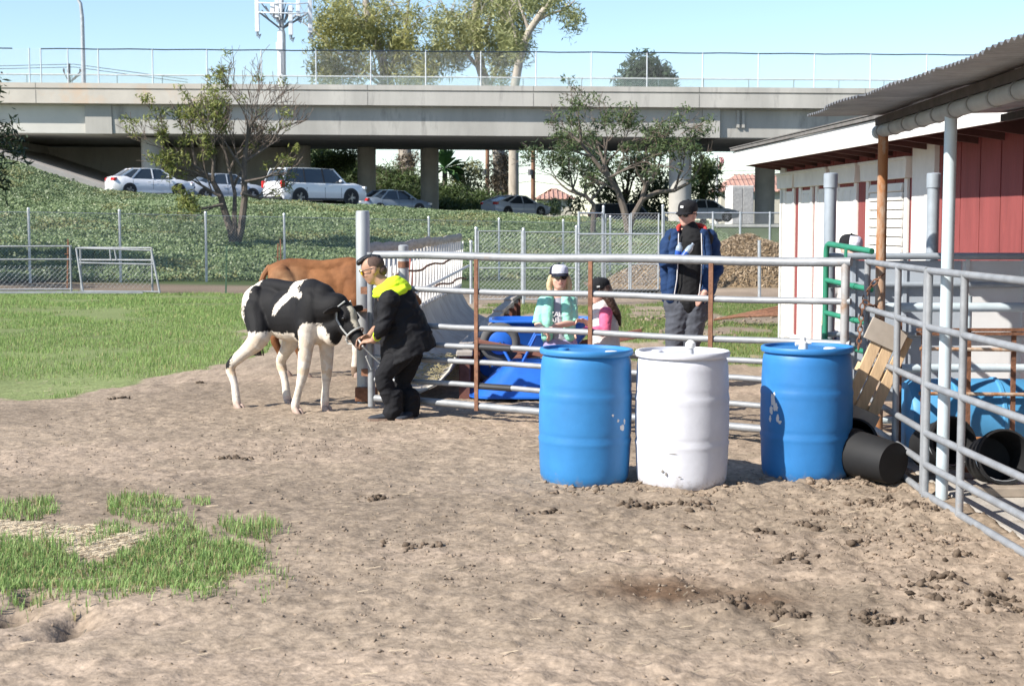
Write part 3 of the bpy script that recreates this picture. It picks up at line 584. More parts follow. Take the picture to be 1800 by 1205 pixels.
def drum(loc, col, label, name, colname, rot=0., stain=None, seedv=0):
    r = thing(name, label, 'drum', loc, None); L = Vector(loc); ZS = .95
    M_ = mat(colname, col, .5, var=.16, scale=2.6, detail=12, spec=.4, stain=stain, stainscale=5, stainamt=.63, bump=.06, bscale=11)
    muddy(M_, 3. if 'white' not in colname else 2.)
    pr = [(.2, .012), (.235, 0), (.262, .012), (.277, .05), (.283, .12)]
    for k in range(1, 30):
        z = .12+.66*k/30; R_ = .283+.009*math.sin(math.pi*(z-.12)/.66)
        for zc in (.29, .59): R_ += .006*math.exp(-((z-zc)/.011)**2)-.004*math.exp(-((z-zc-.03)/.012)**2)
        pr.append((R_, z))
    pr += [(.283, .79), (.277, .83), (.268, .848), (.272, .853), (.290, .856), (.2935, .866), (.2935, .884), (.288, .892), (.272, .892), (.268, .872), (.0, .868)]
    q = [];
    for i in range(len(pr)-1):
        (a, b), (c, d) = pr[i], pr[i+1]; q += [(a, b)] if abs(d-b) < .025 else [(a, b), ((a+c)/2, (b+d)/2)]
    q.append(pr[-1]); q = [(a, b*ZS) for a, b in q]; m = MB(); m.lathe(q, L, 56, cap=(True, False)); m.build('shell', M_, r, smooth=True)
    return r, M_
d1 = G(1026, 842); d2 = G(1201, 848); d3 = G(1421, 846)
for i, (d, u) in enumerate(((d1, 1026), (d2, 1201), (d3, 1421))): pass
yd1, yd2, yd3 = 9.50, 9.40, 9.68
d1 = V((1028-900)/F*yd1, yd1, .0); d2 = V((1201-900)/F*yd2, yd2, -.005); d3 = V((1421-900)/F*yd3, yd3, 0)
r1, Mb = drum(d1, (.035, .2, .46), 'scuffed blue plastic drum with pale scrapes, nearest the wheelbarrows', 'plastic_drum', 'drum_blue', stain=(.1, .3, .55))
r2, Mwht = drum(d2, (.62, .62, .66), 'white plastic drum standing between the two blue ones', 'plastic_drum', 'drum_white', stain=(.5, .46, .4))
r3, Mb2 = drum(d3, (.028, .175, .44), 'blue plastic drum with white paint splash beside the pen panel', 'plastic_drum', 'drum_blue_deep', stain=(.06, .24, .48))
r1.rotation_euler = (0, math.radians(.8), 0)
Mcap = mat('bung_white', (.75, .74, .7), .5, var=.08)
def bung(root, d, dx, dy, r, h, m_): m = MB(); m.lathe([(r, .868), (r, .868+h), (r*.8, .872+h), (0, .872+h)], d+V(dx, dy, -.043), 16, cap=(True, False)); return m.build('bung', m_, root, smooth=True)
bung(r1, d1, .15, -.1, .04, .012, Mcap); bung(r1, d1, -.14, .08, .035, .012, Mb); bung(r2, d2, .03, -.16, .02, .05, mat('valve_grey', (.45, .46, .48), .4)); bung(r2, d2, -.15, .1, .035, .012, Mwht)
m = MB(); m.lathe([(.024, .915), (.032, .93), (.03, .95), (.014, .965), (0, .967)], d2+V(.03, -.16, -.043), 14); m.build('valve_knob', Mcap, r2, smooth=True)
bung(r3, d3, .14, -.02, .04, .01, Mcap)
m = MB(); m.lathe([(.03, .87), (.028, .92), (.016, .93), (.016, .955)], d3+V(-.05, -.12, -.043), 12); m.tube([d3+V(-.1, -.12, .867), d3+V(.0, -.12, .877)], .012, 8); m.build('bung', Mcap, r3, smooth=True)
# paint marks: thin flakes lying on the curved skin
def flake(root, d, ang, z, w, h, m_, seed, R=.2925):
    rr = random.Random(seed); n = 14; pts = []
    for k in range(n):
        t = 2*math.pi*k/n; q = .6+.5*rr.random(); a = ang+math.cos(t)*w*q/R; zz = z+math.sin(t)*h*q
        pts.append((a, zz))
    vs = [d+V(math.sin(a)*R, -math.cos(a)*R, zz) for a, zz in pts]; ca = sum(a for a, _ in pts)/n; cz_ = sum(q for _, q in pts)/n
    vs.append(d+V(math.sin(ca)*(R+.0015), -math.cos(ca)*(R+.0015), cz_)); m = MB(); m.add(vs, [(k, (k+1) % n, n) for k in range(n)]); return m.build('paint_mark', m_, root)
Mfl = mat('paint_flake', (.62, .6, .58), .8, var=.1)
for (a, z, w, h) in ((.86, .375, .025, .022), (.72, .42, .012, .012), (.57, .455, .009, .01), (.93, .41, .012, .018)): flake(r1, d1, a, z, w, h, Mfl, int(z*1e3))
for (a, z, w, h) in ((-.98, .52, .024, .045), (-.9, .475, .022, .03), (-1.03, .455, .018, .03), (-1.06, .40, .013, .025), (-.84, .41, .013, .028), (-.79, .385, .018, .012), (-.95, .555, .012, .018)): flake(r3, d3, a, z, w, h, Mfl, int(abs(a)*1e3+z*977), .2935)
Mdk = mat('grime_mark', (.22, .2, .18), .9, var=.2)
for (a, z, w, h) in ((-.52, .13, .012, .01), (-.44, .115, .008, .016), (-.15, .1, .012, .005), (-.3, .24, .03, .003)): flake(r2, d2, a, z, w, h, Mdk, int(z*3e3), .2905)
# ---------------------------------------------------------------- wheelbarrows behind the gate
Mbb = mat('barrow_blue', (.02, .13, .55), .35, var=.15, scale=5, coat=.3, stain=(.12, .12, .14), stainscale=4, stainamt=.68); Mty = mat('tyre_rubber', (.09, .09, .09), .85, var=.2); Mwd = mat('handle_brown', (.2, .085, .06), .7, var=.3, scale=8, stretch=(1, 6, 6))
def tray(m, base, rim, zb_, zr, th=.012):
    "sheet tray: base and rim rectangles (x0,x1,y0,y1)"
    def ring(q, z, n=6):
        x0, x1, y0, y1 = q; c = .25*min(x1-x0, y1-y0); pts = []
        for (cx, cy, a0) in ((x1-c, y1-c, 0), (x0+c, y1-c, 90), (x0+c, y0+c, 180), (x1-c, y0+c, 270)):
            for k in range(n): a = math.radians(a0+90*k/(n-1)); pts.append(V(cx+c*math.cos(a), cy+c*math.sin(a), z))
        return pts
    o = ring(base, zb_), ring(rim, zr); sg = 1 if zr > zb_ else -1
    gr_ = lambda q, e: (q[0]-e, q[1]+e, q[2]-e, q[3]+e)
    m.loft([ring(gr_(base, -.03), zb_+.0), o[0], o[1], ring(gr_(rim, .03), zr-.004*sg), ring(gr_(rim, .03), zr-.02*sg), ring(gr_(rim, .004), zr-.02*sg), ring(gr_(base, .01), zb_-th*sg), ring(gr_(base, -.03), zb_-th*sg)], cap=True)
def wheel(root, c, R, ax=(0, 1, 0)):
    c = Vector(c); M3 = Vector((0, 0, 1)).rotation_difference(Vector(ax)).to_matrix(); t = MB()
    ring = [c+M3@V((R-.045)*math.cos(a), (R-.045)*math.sin(a), 0) for a in np.linspace(0, 2*math.pi, 28, endpoint=False)]; t.tube(ring, .045, 10, closed=True)
    w = t.build('tyre', Mty, root, smooth=True)
    h = MB(); h.lathe([(R-.085, -.03), (R-.08, .03), (R*.4, .045), (.03, .05), (.03, .07), (0, .07)], c, 24, M=M3); h.lathe([(R-.085, .03), (R-.08, -.03), (R*.4, -.045), (.03, -.05), (.03, -.07), (0, -.07)], c, 24, M=M3); h.build('rim', Mbb, w, smooth=True)
    a = MB(); a.tube([c-Vector(ax)*.12, c+Vector(ax)*.12], .012, 8); a.build('axle', Mty, w)
# A: lying upside down on the ground, wheel in the air
wa = thing('wheelbarrow', 'blue wheelbarrow lying upside down with its wheel in the air', 'wheelbarrow', (-.05, 14.0, 0))
m = MB(); tray(m, (-.02, .55, 13.78, 14.22), (-.36, .72, 13.6, 14.42), .34, .04); m.build('tray', Mbb, wa, smooth=True)
for y in (13.75, 14.25): m = MB(); m.bar((-.32, 14+(y-14)*.35, .53), (1.0, y, .3), .045, .055); m.build('handle', Mwd, wa, bevel=.006)
wheel(wa, A(879, 602, 14.0), .19)
for y in (13.82, 14.18): m = MB(); m.tube([(.1, y, .36), (.22, y, .6), (.5, y, .6), (.58, y, .36)], .014, 8); m.build('leg', Mbb, wa)
m = MB(); m.tube([(-.1, 13.9, .5), (-.02, 13.85, .36)], .014, 8); m.tube([(-.1, 14.1, .5), (-.02, 14.15, .36)], .014, 8); m.build('fork', Mbb, wa)
# B: standing upright behind it
wb = thing('wheelbarrow', 'upright blue wheelbarrow with reddish handles standing behind the overturned one', 'wheelbarrow', (.2, 15.2, 0))
m = MB(); tray(m, (.05, .6, 14.98, 15.42), (-.2, .85, 14.85, 15.55), .36, .665); m.build('tray', Mbb, wb, smooth=True)
for y in (14.97, 15.43): m = MB(); m.bar((-.15, 15.2+(y-15.2)*.4, .24), (1.32, y, .52), .045, .05); m.build('handle', Mwd, wb, bevel=.006)
wheel(wb, (-.22, 15.2, .19), .19)
for y in (15.0, 15.4): m = MB(); m.tube([(.45, y, .37), (.55, y, .03), (.72, y, .03), (.85, y, .42)], .014, 8); m.build('leg', Mbb, wb)
# ---------------------------------------------------------------- low panels and chain link out on the pasture
def pane_posts(root, pts, r, m_): 
    for (a, b) in pts: k = MB(); k.tube([a, b], r, 8); k.build('post', m_, root, smooth=True)
cf = thing('chain_link_fence', 'long chain link fence at the foot of the ivy bank', 'fence', (-12.6, 39.7, 0))
f0, f1 = (-14.9, 38.25), (3.2, 49.6)
def fz(t): return Hs(f0[0]+(f1[0]-f0[0])*t, f0[1]+(f1[1]-f0[1])*t)
NP = 9; tt = [(u_, ) for u_ in range(NP)]
for u in (-107, 52, 211, 362, 500, 628, 754, 877, 990, 1105):
    best = min(np.linspace(0, 1, 2000), key=lambda t: abs(to_px(f0[0]+(f1[0]-f0[0])*t, f0[1]+(f1[1]-f0[1])*t, .8)[0]-u)); x, y = f0[0]+(f1[0]-f0[0])*best, f0[1]+(f1[1]-f0[1])*best
    z = fz(best); k = MB(); k.tube([(x, y, z-.2), (x, y, z+1.93)], .036, 8); k.lathe([(.042, z+1.92), (.03, z+1.96), (0, z+1.97)], (x, y, 0), 8); k.build('post', M_galv, cf, smooth=True)
mesh_part('wire_mesh', cf, f0, f1, lambda t: fz(t)+.03, lambda t: fz(t)+1.85, cell=.06, r=.0032)
m = MB(); m.tube([(f0[0]+(f1[0]-f0[0])*t, f0[1]+(f1[1]-f0[1])*t, fz(t)+1.85) for t in np.linspace(0, 1, 20)], .008, 5); m.build('tension_wire', M_wire, cf)
def panel(label, p0, p1, h, rails, posts, mesh_h=.6, lean=0., cell=.08):
    r = thing('corral_fence', label, 'fence panel', (p0[0], p0[1], 0), 'portable corral panels on the pasture'); P0, P1 = np.array(p0), np.array(p1); d = P1-P0; nrm = np.array([-d[1], d[0]])/np.linalg.norm(d)
    def q(t, z, z2=None): k = P0+d*t+nrm*lean*z/h; return V(k[0], k[1], z)
    for z in rails: m = MB(); m.tube([q(0, z), q(1, z)], .02, 8); m.build('rail', M_pipe, r, smooth=True)
    for t in posts: m = MB(); m.tube([q(t, .0), q(t, h+.02)], .024, 8); m.build('post', M_pipe, r, smooth=True)
    v, f = chainlink(p0, p1, lambda t: .06, lambda t: mesh_h, cell=cell, r=.0022); v[:, :2] += nrm*lean*(v[:, 2:3]/h); npmesh('wire_mesh', v, f, M_wire, r); return r
a0, a1 = G(-60, 513), G(128, 512); panel('galvanised corral panel with mesh foot reaching out of frame at the pasture edge', (a0.x, a0.y), (a1.x, a1.y), 1.04, (1.04, .74, .05), (0.02, .985))
a0, a1 = G(134, 512), G(264, 513); panel('upright galvanised corral panel standing behind the leaning one on the pasture', (a0.x, a0.y+.3), (a1.x, a1.y+.3), 1.0, (1.0, .72), (.02, .99))
lp = thing('corral_fence', 'galvanised corral panel leaning askew against its upright neighbour', 'fence panel', G(140, 515), 'portable corral panels on the pasture')
c = [A(146, 514, 34.3), A(134, 436, 34.5), A(266, 440, 34.5), A(281, 515, 34.3)]
for i, (a, b) in enumerate(((c[0], c[1]), (c[3], c[2]))): m = MB(); m.tube([a, b], .024, 8); m.build('post', M_pipe, lp, smooth=True)
for t in (0., .33, .97): m = MB(); m.tube([c[1].lerp(c[0], t), c[2].lerp(c[3], t)], .02, 8); m.build('rail', M_pipe, lp, smooth=True)
for (u0, u1) in ((193, 195), (201, 205)): m = MB(); m.tube([A(u0, 437, 34.5), A(u1, 458, 34.45)], .018, 6); m.build('stay', M_pipe, lp)
bb_ = MB(); bb_.box((G(60, 514).x, 34.0, .03), (5.2, .06, .05)); tag(bb_.build('ground_pipe', M_pipe), 'pale pipe lying along the grass below the corral panels', 'pipe')
for (u, vt, vb_, yy, m_, lab) in ((118, 420, 500, 36.5, M_rust, 'rusty stake with pale tip standing behind the corral panels'), (397, 432, 514, 34.2, mat('tpost_green', (.05, .1, .06), .7), 'thin dark green metal stake standing alone on the pasture'), (487, 428, 505, 36, M_rust, 'pair of thin rusty stakes standing behind the brown cow')):
    q0, q1 = A(u, vb_, yy), A(u+1.5, vt, yy); m = MB(); m.bar((q0.x, yy, 0), (q1.x, yy, q1.z), .035, .02, up=(0, 1, 0))
    if u == 487: m.bar((q0.x+.1, yy, 0), (q1.x+.06, yy, q1.z+.1), .03, .02, up=(0, 1, 0))
    m.bar((q0.x-.04, yy-.02, q1.z*.7), (q0.x+.06, yy-.02, q1.z*.7), .02, .02); tag(m.build('stake', m_), lab, 'stake')
# chain link yard gates behind the paddock
def clgate(name, label, leafs, yfn, ztop, zbot, posts, midz=None, extra=(), rpost=.03, ylean=0., zfun=None):
    r = thing(name, label, 'gate', (A(leafs[0][0], 450, yfn(leafs[0][0])).x, yfn(leafs[0][0]), 0))
    def q(u, z): y = yfn(u); return V((u-900)/F*y, y, z)
    for (u, zt_) in posts: m = MB(); m.tube([q(u, -.1), q(u, zt_)], rpost, 8); m.lathe([(rpost*1.2, zt_), (rpost*.9, zt_+.03), (0, zt_+.045)], q(u, 0), 8); m.build('post', M_galv, r, smooth=True)
    for (u0, u1, zt_, zb_, framed) in leafs:
        if framed:
            lf = MB(); lf.tube([q(u0, zb_), q(u0, zt_), q(u1, zt_), q(u1, zb_)], .02, 8, closed=True); lf_ = lf.build('leaf_frame', M_galv, r, smooth=True)
            if midz: m = MB(); m.tube([q(u0, midz), q(u1, midz)], .016, 6); m.build('mid_rail', M_galv, lf_)
        else: m = MB(); m.tube([q(u0, zt_), q(u1, zt_)], .02, 8); m.build('top_rail', M_galv, r, smooth=True)
        a, b = q(u0, 0), q(u1, 0); mesh_part('wire_mesh', r, (a.x, a.y), (b.x, b.y), lambda t: zb_+.01, lambda t: zt_-.01, cell=.06, r=.0028)
    return r
clgate('yard_gate', 'low double chain link gate beyond the wheelbarrows', ((841, 917, 1.42, .05, True), (923, 1012, 1.4, .05, True), (1014, 1163, 1.36, .05, False)), lambda u: 30.6, 1.4, .05, ((828, 1.2), (837, 1.47), (920, 1.45), (1013, 1.5)), .68)
clgate('yard_gate', 'tall double chain link gate in front of the wood chip pile', ((1064, 1106, 1.78, .0, True), (1109, 1157, 1.8, .0, True)), lambda u: 36, 1.8, 0, ((1060, 1.95), (1164, 1.97)), .6)
def clfence(label, us, zt_, yfn, z0=0.):
    r = thing('chain_link_fence', label, 'fence', ((us[0]-900)/F*yfn(us[0]), yfn(us[0]), 0))
    q = lambda u, z: V((u-900)/F*yfn(u), yfn(u), z)
    for u in us: m = MB(); m.tube([q(u, z0-.1), q(u, zt_+.04)], .03, 8); m.build('post', M_galv, r, smooth=True)
    m = MB(); m.tube([q(u, zt_) for u in us], .02, 8); m.build('top_rail', M_galv, r, smooth=True)
    for a, b in zip(us[:-1], us[1:]): mesh_part('wire_mesh', r, q(a, 0)[:2], q(b, 0)[:2], lambda t: z0+.02, lambda t: zt_, cell=.06, r=.0028)
clfence('short chain link panel joining the tall double gate', (1017, 1059), 1.8, lambda u: 36-.6*(1059-u)/42)
clfence('chain link fence behind the wood chip pile beside the barn', (1166, 1252, 1300, 1352, 1400), 1.83, lambda u: 41.5)
m = MB(); q0 = A(1335, 523, 32.); m.tube([(q0.x, 32, 0), (q0.x-.02, 32, A(1333, 422, 32).z)], .035, 8); tag(m.build('steel_stake', M_galv, smooth=True), 'lone grey pipe stake in front of the wood chip pile', 'stake')
# wood chip pile
mx, my = A(1300, 450, 38.8).x, 38.8
def mound(x, y): 
    q = np.sqrt(((x-mx-.2)/3.0)**2+((y-my)/1.9)**2); q2 = np.sqrt(((x-mx+1.9)/1.7)**2+((y-my+.2)/1.3)**2)
    return np.maximum(1.22*np.clip(1-q**1.5, 0, 1)**.9, .75*np.clip(1-q2**1.5, 0, 1))*(.88+.25*fbm(x*1.7, y*1.7, 3, 71))
pm = scatter(26000, mx-3.8, mx+3.3, my-2.2, my+2.2); hz_ = mound(pm[:, 0], pm[:, 1]); k = hz_ > .03; pm, hz_ = pm[k], hz_[k]
wc = thing('wood_chip_pile', 'tan heap of wood chips behind the chain link gates', 'wood chips', (mx, my, 0))
GX, GY = np.meshgrid(np.linspace(mx-3.9, mx+3.4, 50), np.linspace(my-2.3, my+2.3, 36)); gi = np.arange(GX.size).reshape(GX.shape)
npmesh('heap', np.stack([GX, GY, mound(GX, GY)-.03], -1).reshape(-1, 3), np.stack([gi[:-1, :-1], gi[:-1, 1:], gi[1:, 1:], gi[1:, :-1]], -1).reshape(-1, 4), mat('chip_core', (.2, .14, .08), .95, var=.3, scale=9), wc, smooth=True)
t = rng.random((len(pm), 1)); v, f, c = leaves(np.column_stack([pm, hz_]), np.tile([0, -.4, .8], (len(pm), 1)), .05, .55, np.array([.16, .115, .075])*(1-t)+np.array([.4, .31, .21])*t, .5)
o = npmesh('chips', v, f, vcmat('wood_chip', .9, var=.2), wc, cols=c); o['kind'] = 'stuff'
# rusty pipes lying stacked by the barn
for i in range(5):
    a, b = A(1255+9*i, 548-1*i, 24), A(1385, 526+2*i, 23.4); m = MB(); m.tube([(a.x, a.y-.1*i, .07+.02*i), (b.x, b.y-.06*i, .34-.035*i)], .019, 8)
    tag(m.build('rusty_pipe', M_rust, smooth=True), 'rusty pipe in the loose stack lying against the barn end', 'pipe', 'rusty pipes stacked by the barn')
# hedge clump of low green beyond the chip pile
# ---------------------------------------------------------------- barn
def wl(y, z, out=0.): return V(3.66+.053*(20.6-y)-out, y, z)     # point on the barn's long wall, 'out' proud towards the yard
Y0, Y1 = 5.0, 20.55
barn = thing('red_barn', 'long red barn with white doors and trim behind the pens', 'barn', (3.7, 20.5, 0))
M_red = mat('barn_red', (.235, .056, .053), .75, var=.2, scale=4, bump=.25, bscale=30, stretch=(1, 1, .25), stain=(.3, .07, .06), stainscale=3, stainamt=.6)
M_whi = mat('barn_white', (.72, .7, .66), .7, var=.08, scale=5, bump=.12, bscale=30, stain=(.5, .46, .4), stainscale=3, stainamt=.68)
M_shg = mat('shingle_grey', (.16, .15, .14), .9, var=.3, scale=8, bump=.4, bscale=30)
back = V(7.5, 0, 0)
m = MB(); m.prism([wl(Y1, 0), wl(Y1, 2.62), wl(Y0, 2.62), wl(Y0, 0)], back); m.build('wall_core', M_red, barn)
units = [('door', 19.78, 20.5), ('door', 18.84, 19.53), ('door', 18.14, 18.7), ('door', 16.88, 17.76), ('window', 15.08, 16.51)]
def board(y0, y1, z0, z1, out, th, name, m_, par, bev=.004):
    k = MB(); k.prism([wl(y0, z0, out), wl(y1, z0, out), wl(y1, z1, out), wl(y0, z1, out)], (th, 0, 0)); return k.build(name, m_, par, bevel=bev)
y = 14.9
# red siding boards with open grooves between
ys_ = [Y0+.48*i for i in range(33)]
for a, b in zip(ys_[:-1], ys_[1:]):
    if b > Y1: b = Y1
    if any(ua-.06 < (a+b)/2 < ub+.06 and ub-ua > .9 for _, ua, ub in units): pass
    board(a+.012, b-.012, .05, 2.6, .022, .02, 'siding_board', M_red, barn)
for kind, a, b in units:
    if kind == 'door':
        d = board(a, b, .06, 2.02, .03, .02, 'door', M_whi, barn); n = 3; w = (b-a)/n
        for i in range(n): board(a+w*i+.012, a+w*(i+1)-.012, .1, 1.98, .038, .01, 'plank', M_whi, d)
        board(a+.06, a+.1, .95, 1.15, .046, .008, 'handle', mat('iron_black', (.03, .03, .03), .6), d)
        board(a+.02, a+.14, 1.55, 1.6, .044, .006, 'hinge', mat('iron_black', (.03, .03, .03), .6), d)
    else:
        d = board(a+.13, b-.13, .45, 2.02, .03, .006, 'shutter', mat('shutter_dark', (.2, .2, .2), .8), barn)
        nz = 17
        for i in range(nz):
            z = .47+1.55*i/nz; k = MB(); k.prism([wl(a+.15, z, .04), wl(a+.15, z+.082, .034), wl(a+.15, z+.088, .046), wl(a+.15, z+.012, .066)], wl(b-.15, 0)-wl(a+.15, 0)); k.build('slat', M_whi, d)
    j = board(a+.0, a+.1, .05, 2.06, .05, .03, 'jamb', M_whi, barn); j = board(b-.1, b+.0, .05, 2.06, .05, .03, 'jamb', M_whi, barn)
    k = MB(); k.prism([wl(a-.06, 2.06, .095), wl(b+.06, 2.06, .095), wl(b+.1, 2.24, .095), wl(a-.1, 2.24, .095)], (.08, 0, 0)); hd = k.build('header', M_whi, barn, bevel=.004)
    board(a-.12, b+.12, 2.24, 2.27, .11, .1, 'cap_moulding', M_whi, hd)
board(14.5, 14.9, .05, 2.6, .06, .045, 'trim_board', M_whi, barn); board(14.22, 14.49, .05, 2.6, .07, .055, 'trim_board', M_whi, barn)
board(20.3, 20.58, .05, 2.6, .05, .03, 'trim_board', M_whi, barn)
board(Y0, Y1, .0, .16, .03, .02, 'skirt_board', M_whi, barn)
# eave: soffit, rafters tails, fascia, roof with courses
eo = .58
k = MB(); k.prism([wl(Y0, 2.44, eo), wl(20.9, 2.44, eo), wl(20.9, 2.46, -.05), wl(Y0, 2.46, -.05)], (0, 0, .03)); k.build('soffit', mat('soffit_brown', (.1, .045, .04), .85, var=.2), barn)
k = MB(); k.prism([wl(Y0, 2.36, eo+.03), wl(20.95, 2.36, eo+.03), wl(20.95, 2.57, eo+.03), wl(Y0, 2.57, eo+.03)], (.03, 0, 0)); k.build('fascia', M_whi, barn)
for i, yy in enumerate(np.arange(12, 20.8, .61)): k = MB(); k.prism([wl(yy, 2.38, eo), wl(yy, 2.44, eo), wl(yy, 2.44, 0), wl(yy, 2.3, 0)], (0, .045, 0)); k.build('rafter_tail', mat('soffit_brown', (0, 0, 0)), barn)
rs = 4.4
roof = MB(); roof.prism([wl(Y0, 2.58, eo+.06), wl(21.0, 2.58, eo+.06), wl(21.0, 2.58+rs*.22, eo-rs), wl(Y0, 2.58+rs*.22, eo-rs)], (0, 0, .035)); rf_ = roof.build('roof', M_shg, barn)
for i in range(14):
    o0 = eo+.07-.3*i; z = 2.62+.22*.3*i; k = MB(); k.prism([wl(Y0+2, z, o0), wl(21.02, z, o0), wl(21.02, z+.066, o0-.3), wl(Y0+2, z+.066, o0-.3)], (0, 0, .012)); k.build('shingle_course', M_shg, rf_)
k = MB(); k.prism([wl(20.97, 2.36, eo+.03), wl(20.97, 2.57, eo+.03), wl(20.97, 2.6+rs*.22, eo-rs), wl(20.97, 2.4+rs*.22, eo-rs)], (0, .03, 0)); k.build('rake_board', M_whi, barn)
# ---------------------------------------------------------------- open metal canopy
M_sky = mat('post_pale_blue', (.5, .58, .62), .5, var=.12, scale=6, stain=(.36, .33, .3), stainscale=6, stainamt=.7, metal=.1)
M_cor = mat('corrugated_zinc', (.3, .3, .3), .5, metal=.5, var=.25, scale=4, stain=(.22, .17, .14), stainscale=2, stainamt=.6)
cn = thing('metal_canopy', 'corrugated metal canopy on pipe posts over the pen', 'canopy', (2.55, 9, 0))
P2 = G(1655, 880); P1 = V(2.62, 10.8, 0)
def bmx(y): return P2.x+(P1.x-P2.x)*(y-P2.y)/(P1.y-P2.y)
m = MB(); m.tube([(P2.x, P2.y, -.05), (P2.x+.004, P2.y, 2.25)], .036, 16); m.build('post', M_sky, cn, smooth=True)
m = MB(); m.tube([(P1.x, P1.y, -.05), (P1.x, P1.y, 2.25)], .036, 16); m.build('post', M_rust2, cn, smooth=True)
m = MB(); m.tube([(bmx(5), 5, -.05), (bmx(5), 5, 2.25)], .036, 16); m.build('post', M_sky, cn, smooth=True)
m = MB(); m.tube([(bmx(4), 4, 2.275), (bmx(10.95), 10.95, 2.275)], .046, 14); bm_ = m.build('beam_pipe', mat('beam_grey', (.32, .32, .3), .6, metal=.2, var=.2, scale=5), cn, smooth=True)
for yy in np.arange(6.2, 10.9, .42): m = MB(); m.tube([(bmx(yy), yy-.012, 2.275), (bmx(yy), yy+.012, 2.275)], .052, 14); m.build('band', mat('beam_band', (.24, .24, .23), .6, metal=.2), bm_, smooth=True)
m = MB(); m.lathe([(.05, 0), (.05, .05), (.03, .06), (0, .06)], (bmx(10.95), 10.93, 2.275), 14, M=Matrix.Rotation(-math.pi/2, 3, 'X')); m.build('end_cap', M_sky, bm_, smooth=True)
m = MB(); m.bar((bmx(4), 4, 2.348), (bmx(10.98), 10.98, 2.348), .05, .055); m.build('purlin', mat('dark_timber', (.07, .06, .055), .9, var=.3, scale=8), cn)
m = MB(); m.bar((3.5, 4, 2.37), (3.5, 10.9, 2.37), .05, .05); m.build('purlin', MATS['dark_timber'], cn)
# sheets: corrugations run across (X); ridges step along Y
def sheet(y0, y1, x0, x1, dz, seed):
    pit = .076; n = int((y1-y0)/pit*8); vs = []; rr = random.Random(seed); sag = rr.uniform(-.012, .012)
    for top in (0, 1):
        for i in range(n+1):
            y = y0+(y1-y0)*i/n; w = .0095*math.sin(2*math.pi*(y-y0)/pit)
            for x in np.linspace(x0+.012*math.sin(y*3+seed), x1, 5): vs.append(V(x, y, 2.39+dz+w+.0015*top+.02*(x-2.1)+sag*math.sin((y-y0)/(y1-y0)*math.pi)))
    k = 5; N = (n+1)*k; fs = []
    for i in range(n):
        for j in range(k-1): a = i*k+j; fs += [(a, a+1, a+k+1, a+k), (N+a, N+a+k, N+a+k+1, N+a+1)]
    for i in range(n): a = i*k; fs += [(a, a+k, N+a+k, N+a), (a+4, N+a+4, N+a+k+4, a+k+4)]
    m = MB(); m.add(vs, fs); return m.build('roof_sheet', M_cor, cn, smooth=True, fix=False)
for i, y in enumerate(np.arange(4.2, 10.5, .84)): sheet(y, y+.92, 2.08+.03*(i % 2), 4.3, .004*(i % 2), i)
# ---------------------------------------------------------------- pen panels on the line x = 2.5
def pen(name, label, pa, pb_, zs, posts, h, m_=M_pipe, r=.021, feet=True, group='galvanised pen panels', cat='fence panel'):
    o = thing(name, label, cat, (pa[0], pa[1], 0), group); a, b = Vector((*pa, 0)), Vector((*pb_, 0))
    for z in zs: k = MB(); k.tube([a+V(0, 0, z), b+V(0, 0, z)], r, 12); k.build('rail', m_, o, smooth=True)
    for t in posts:
        p = a.lerp(b, t); k = MB(); k.tube([p+V(0, 0, .02), p+V(0, 0, h)], r*1.06, 12); up = k.build('upright', m_, o, smooth=True)
    return o
zs6 = (1.353, 1.023, .683, .397, .21, .035)
pen('corral_fence', 'galvanised six rail pen panel reaching towards the viewer out of frame', (2.44, 8.88), (2.56, 5.2), zs6, (0, .17, .45, .72, 1), 1.36)
pen('corral_fence', 'galvanised six rail pen panel chained between the two canopy posts', (2.515, 10.75), (2.455, 8.98), zs6, (0, .56, 1), 1.36)
M_gre = mat('gate_green', (.03, .2, .12), .45, var=.2, scale=8, stain=(.3, .32, .28), stainscale=9, stainamt=.68)
gg = thing('green_gate', 'green tube gate standing open beside the rusty canopy post', 'gate', (2.47, 12, 0))
ga, gb_ = V(2.37, 11.47, 0), V(2.57, 10.86, -.045)
m = MB(); m.tube([ga+V(0, 0, .3), ga+V(0, 0, 1.40)]+[ga.lerp(gb_, .06*(1-math.cos(a)))+V(0, 0, 1.40+.07*math.sin(a)) for a in (.5, 1.0, 1.57)]+[gb_+V(0, 0, 1.47)], .022, 12); m.build('outer_frame', M_gre, gg, smooth=True)
for z in (1.196, .95, .74, .5, .3): m = MB(); m.tube([ga+V(0, 0, z), gb_+V(0, 0, z)], .02, 12); m.build('rail', M_gre, gg, smooth=True)
pmid = ga.lerp(gb_, .5); m = MB(); m.box(pmid+V(-.02, 0, .88), (.012, .06, 1.16)); m.build('brace', M_gre, gg)
for z in (1.196, .95): m = MB(); m.tube([ga.lerp(gb_, .62)+V(0, 0, z), ga.lerp(gb_, .68)+V(0, 0, z)], .024, 12); m.build('sleeve', M_gre, gg, smooth=True)
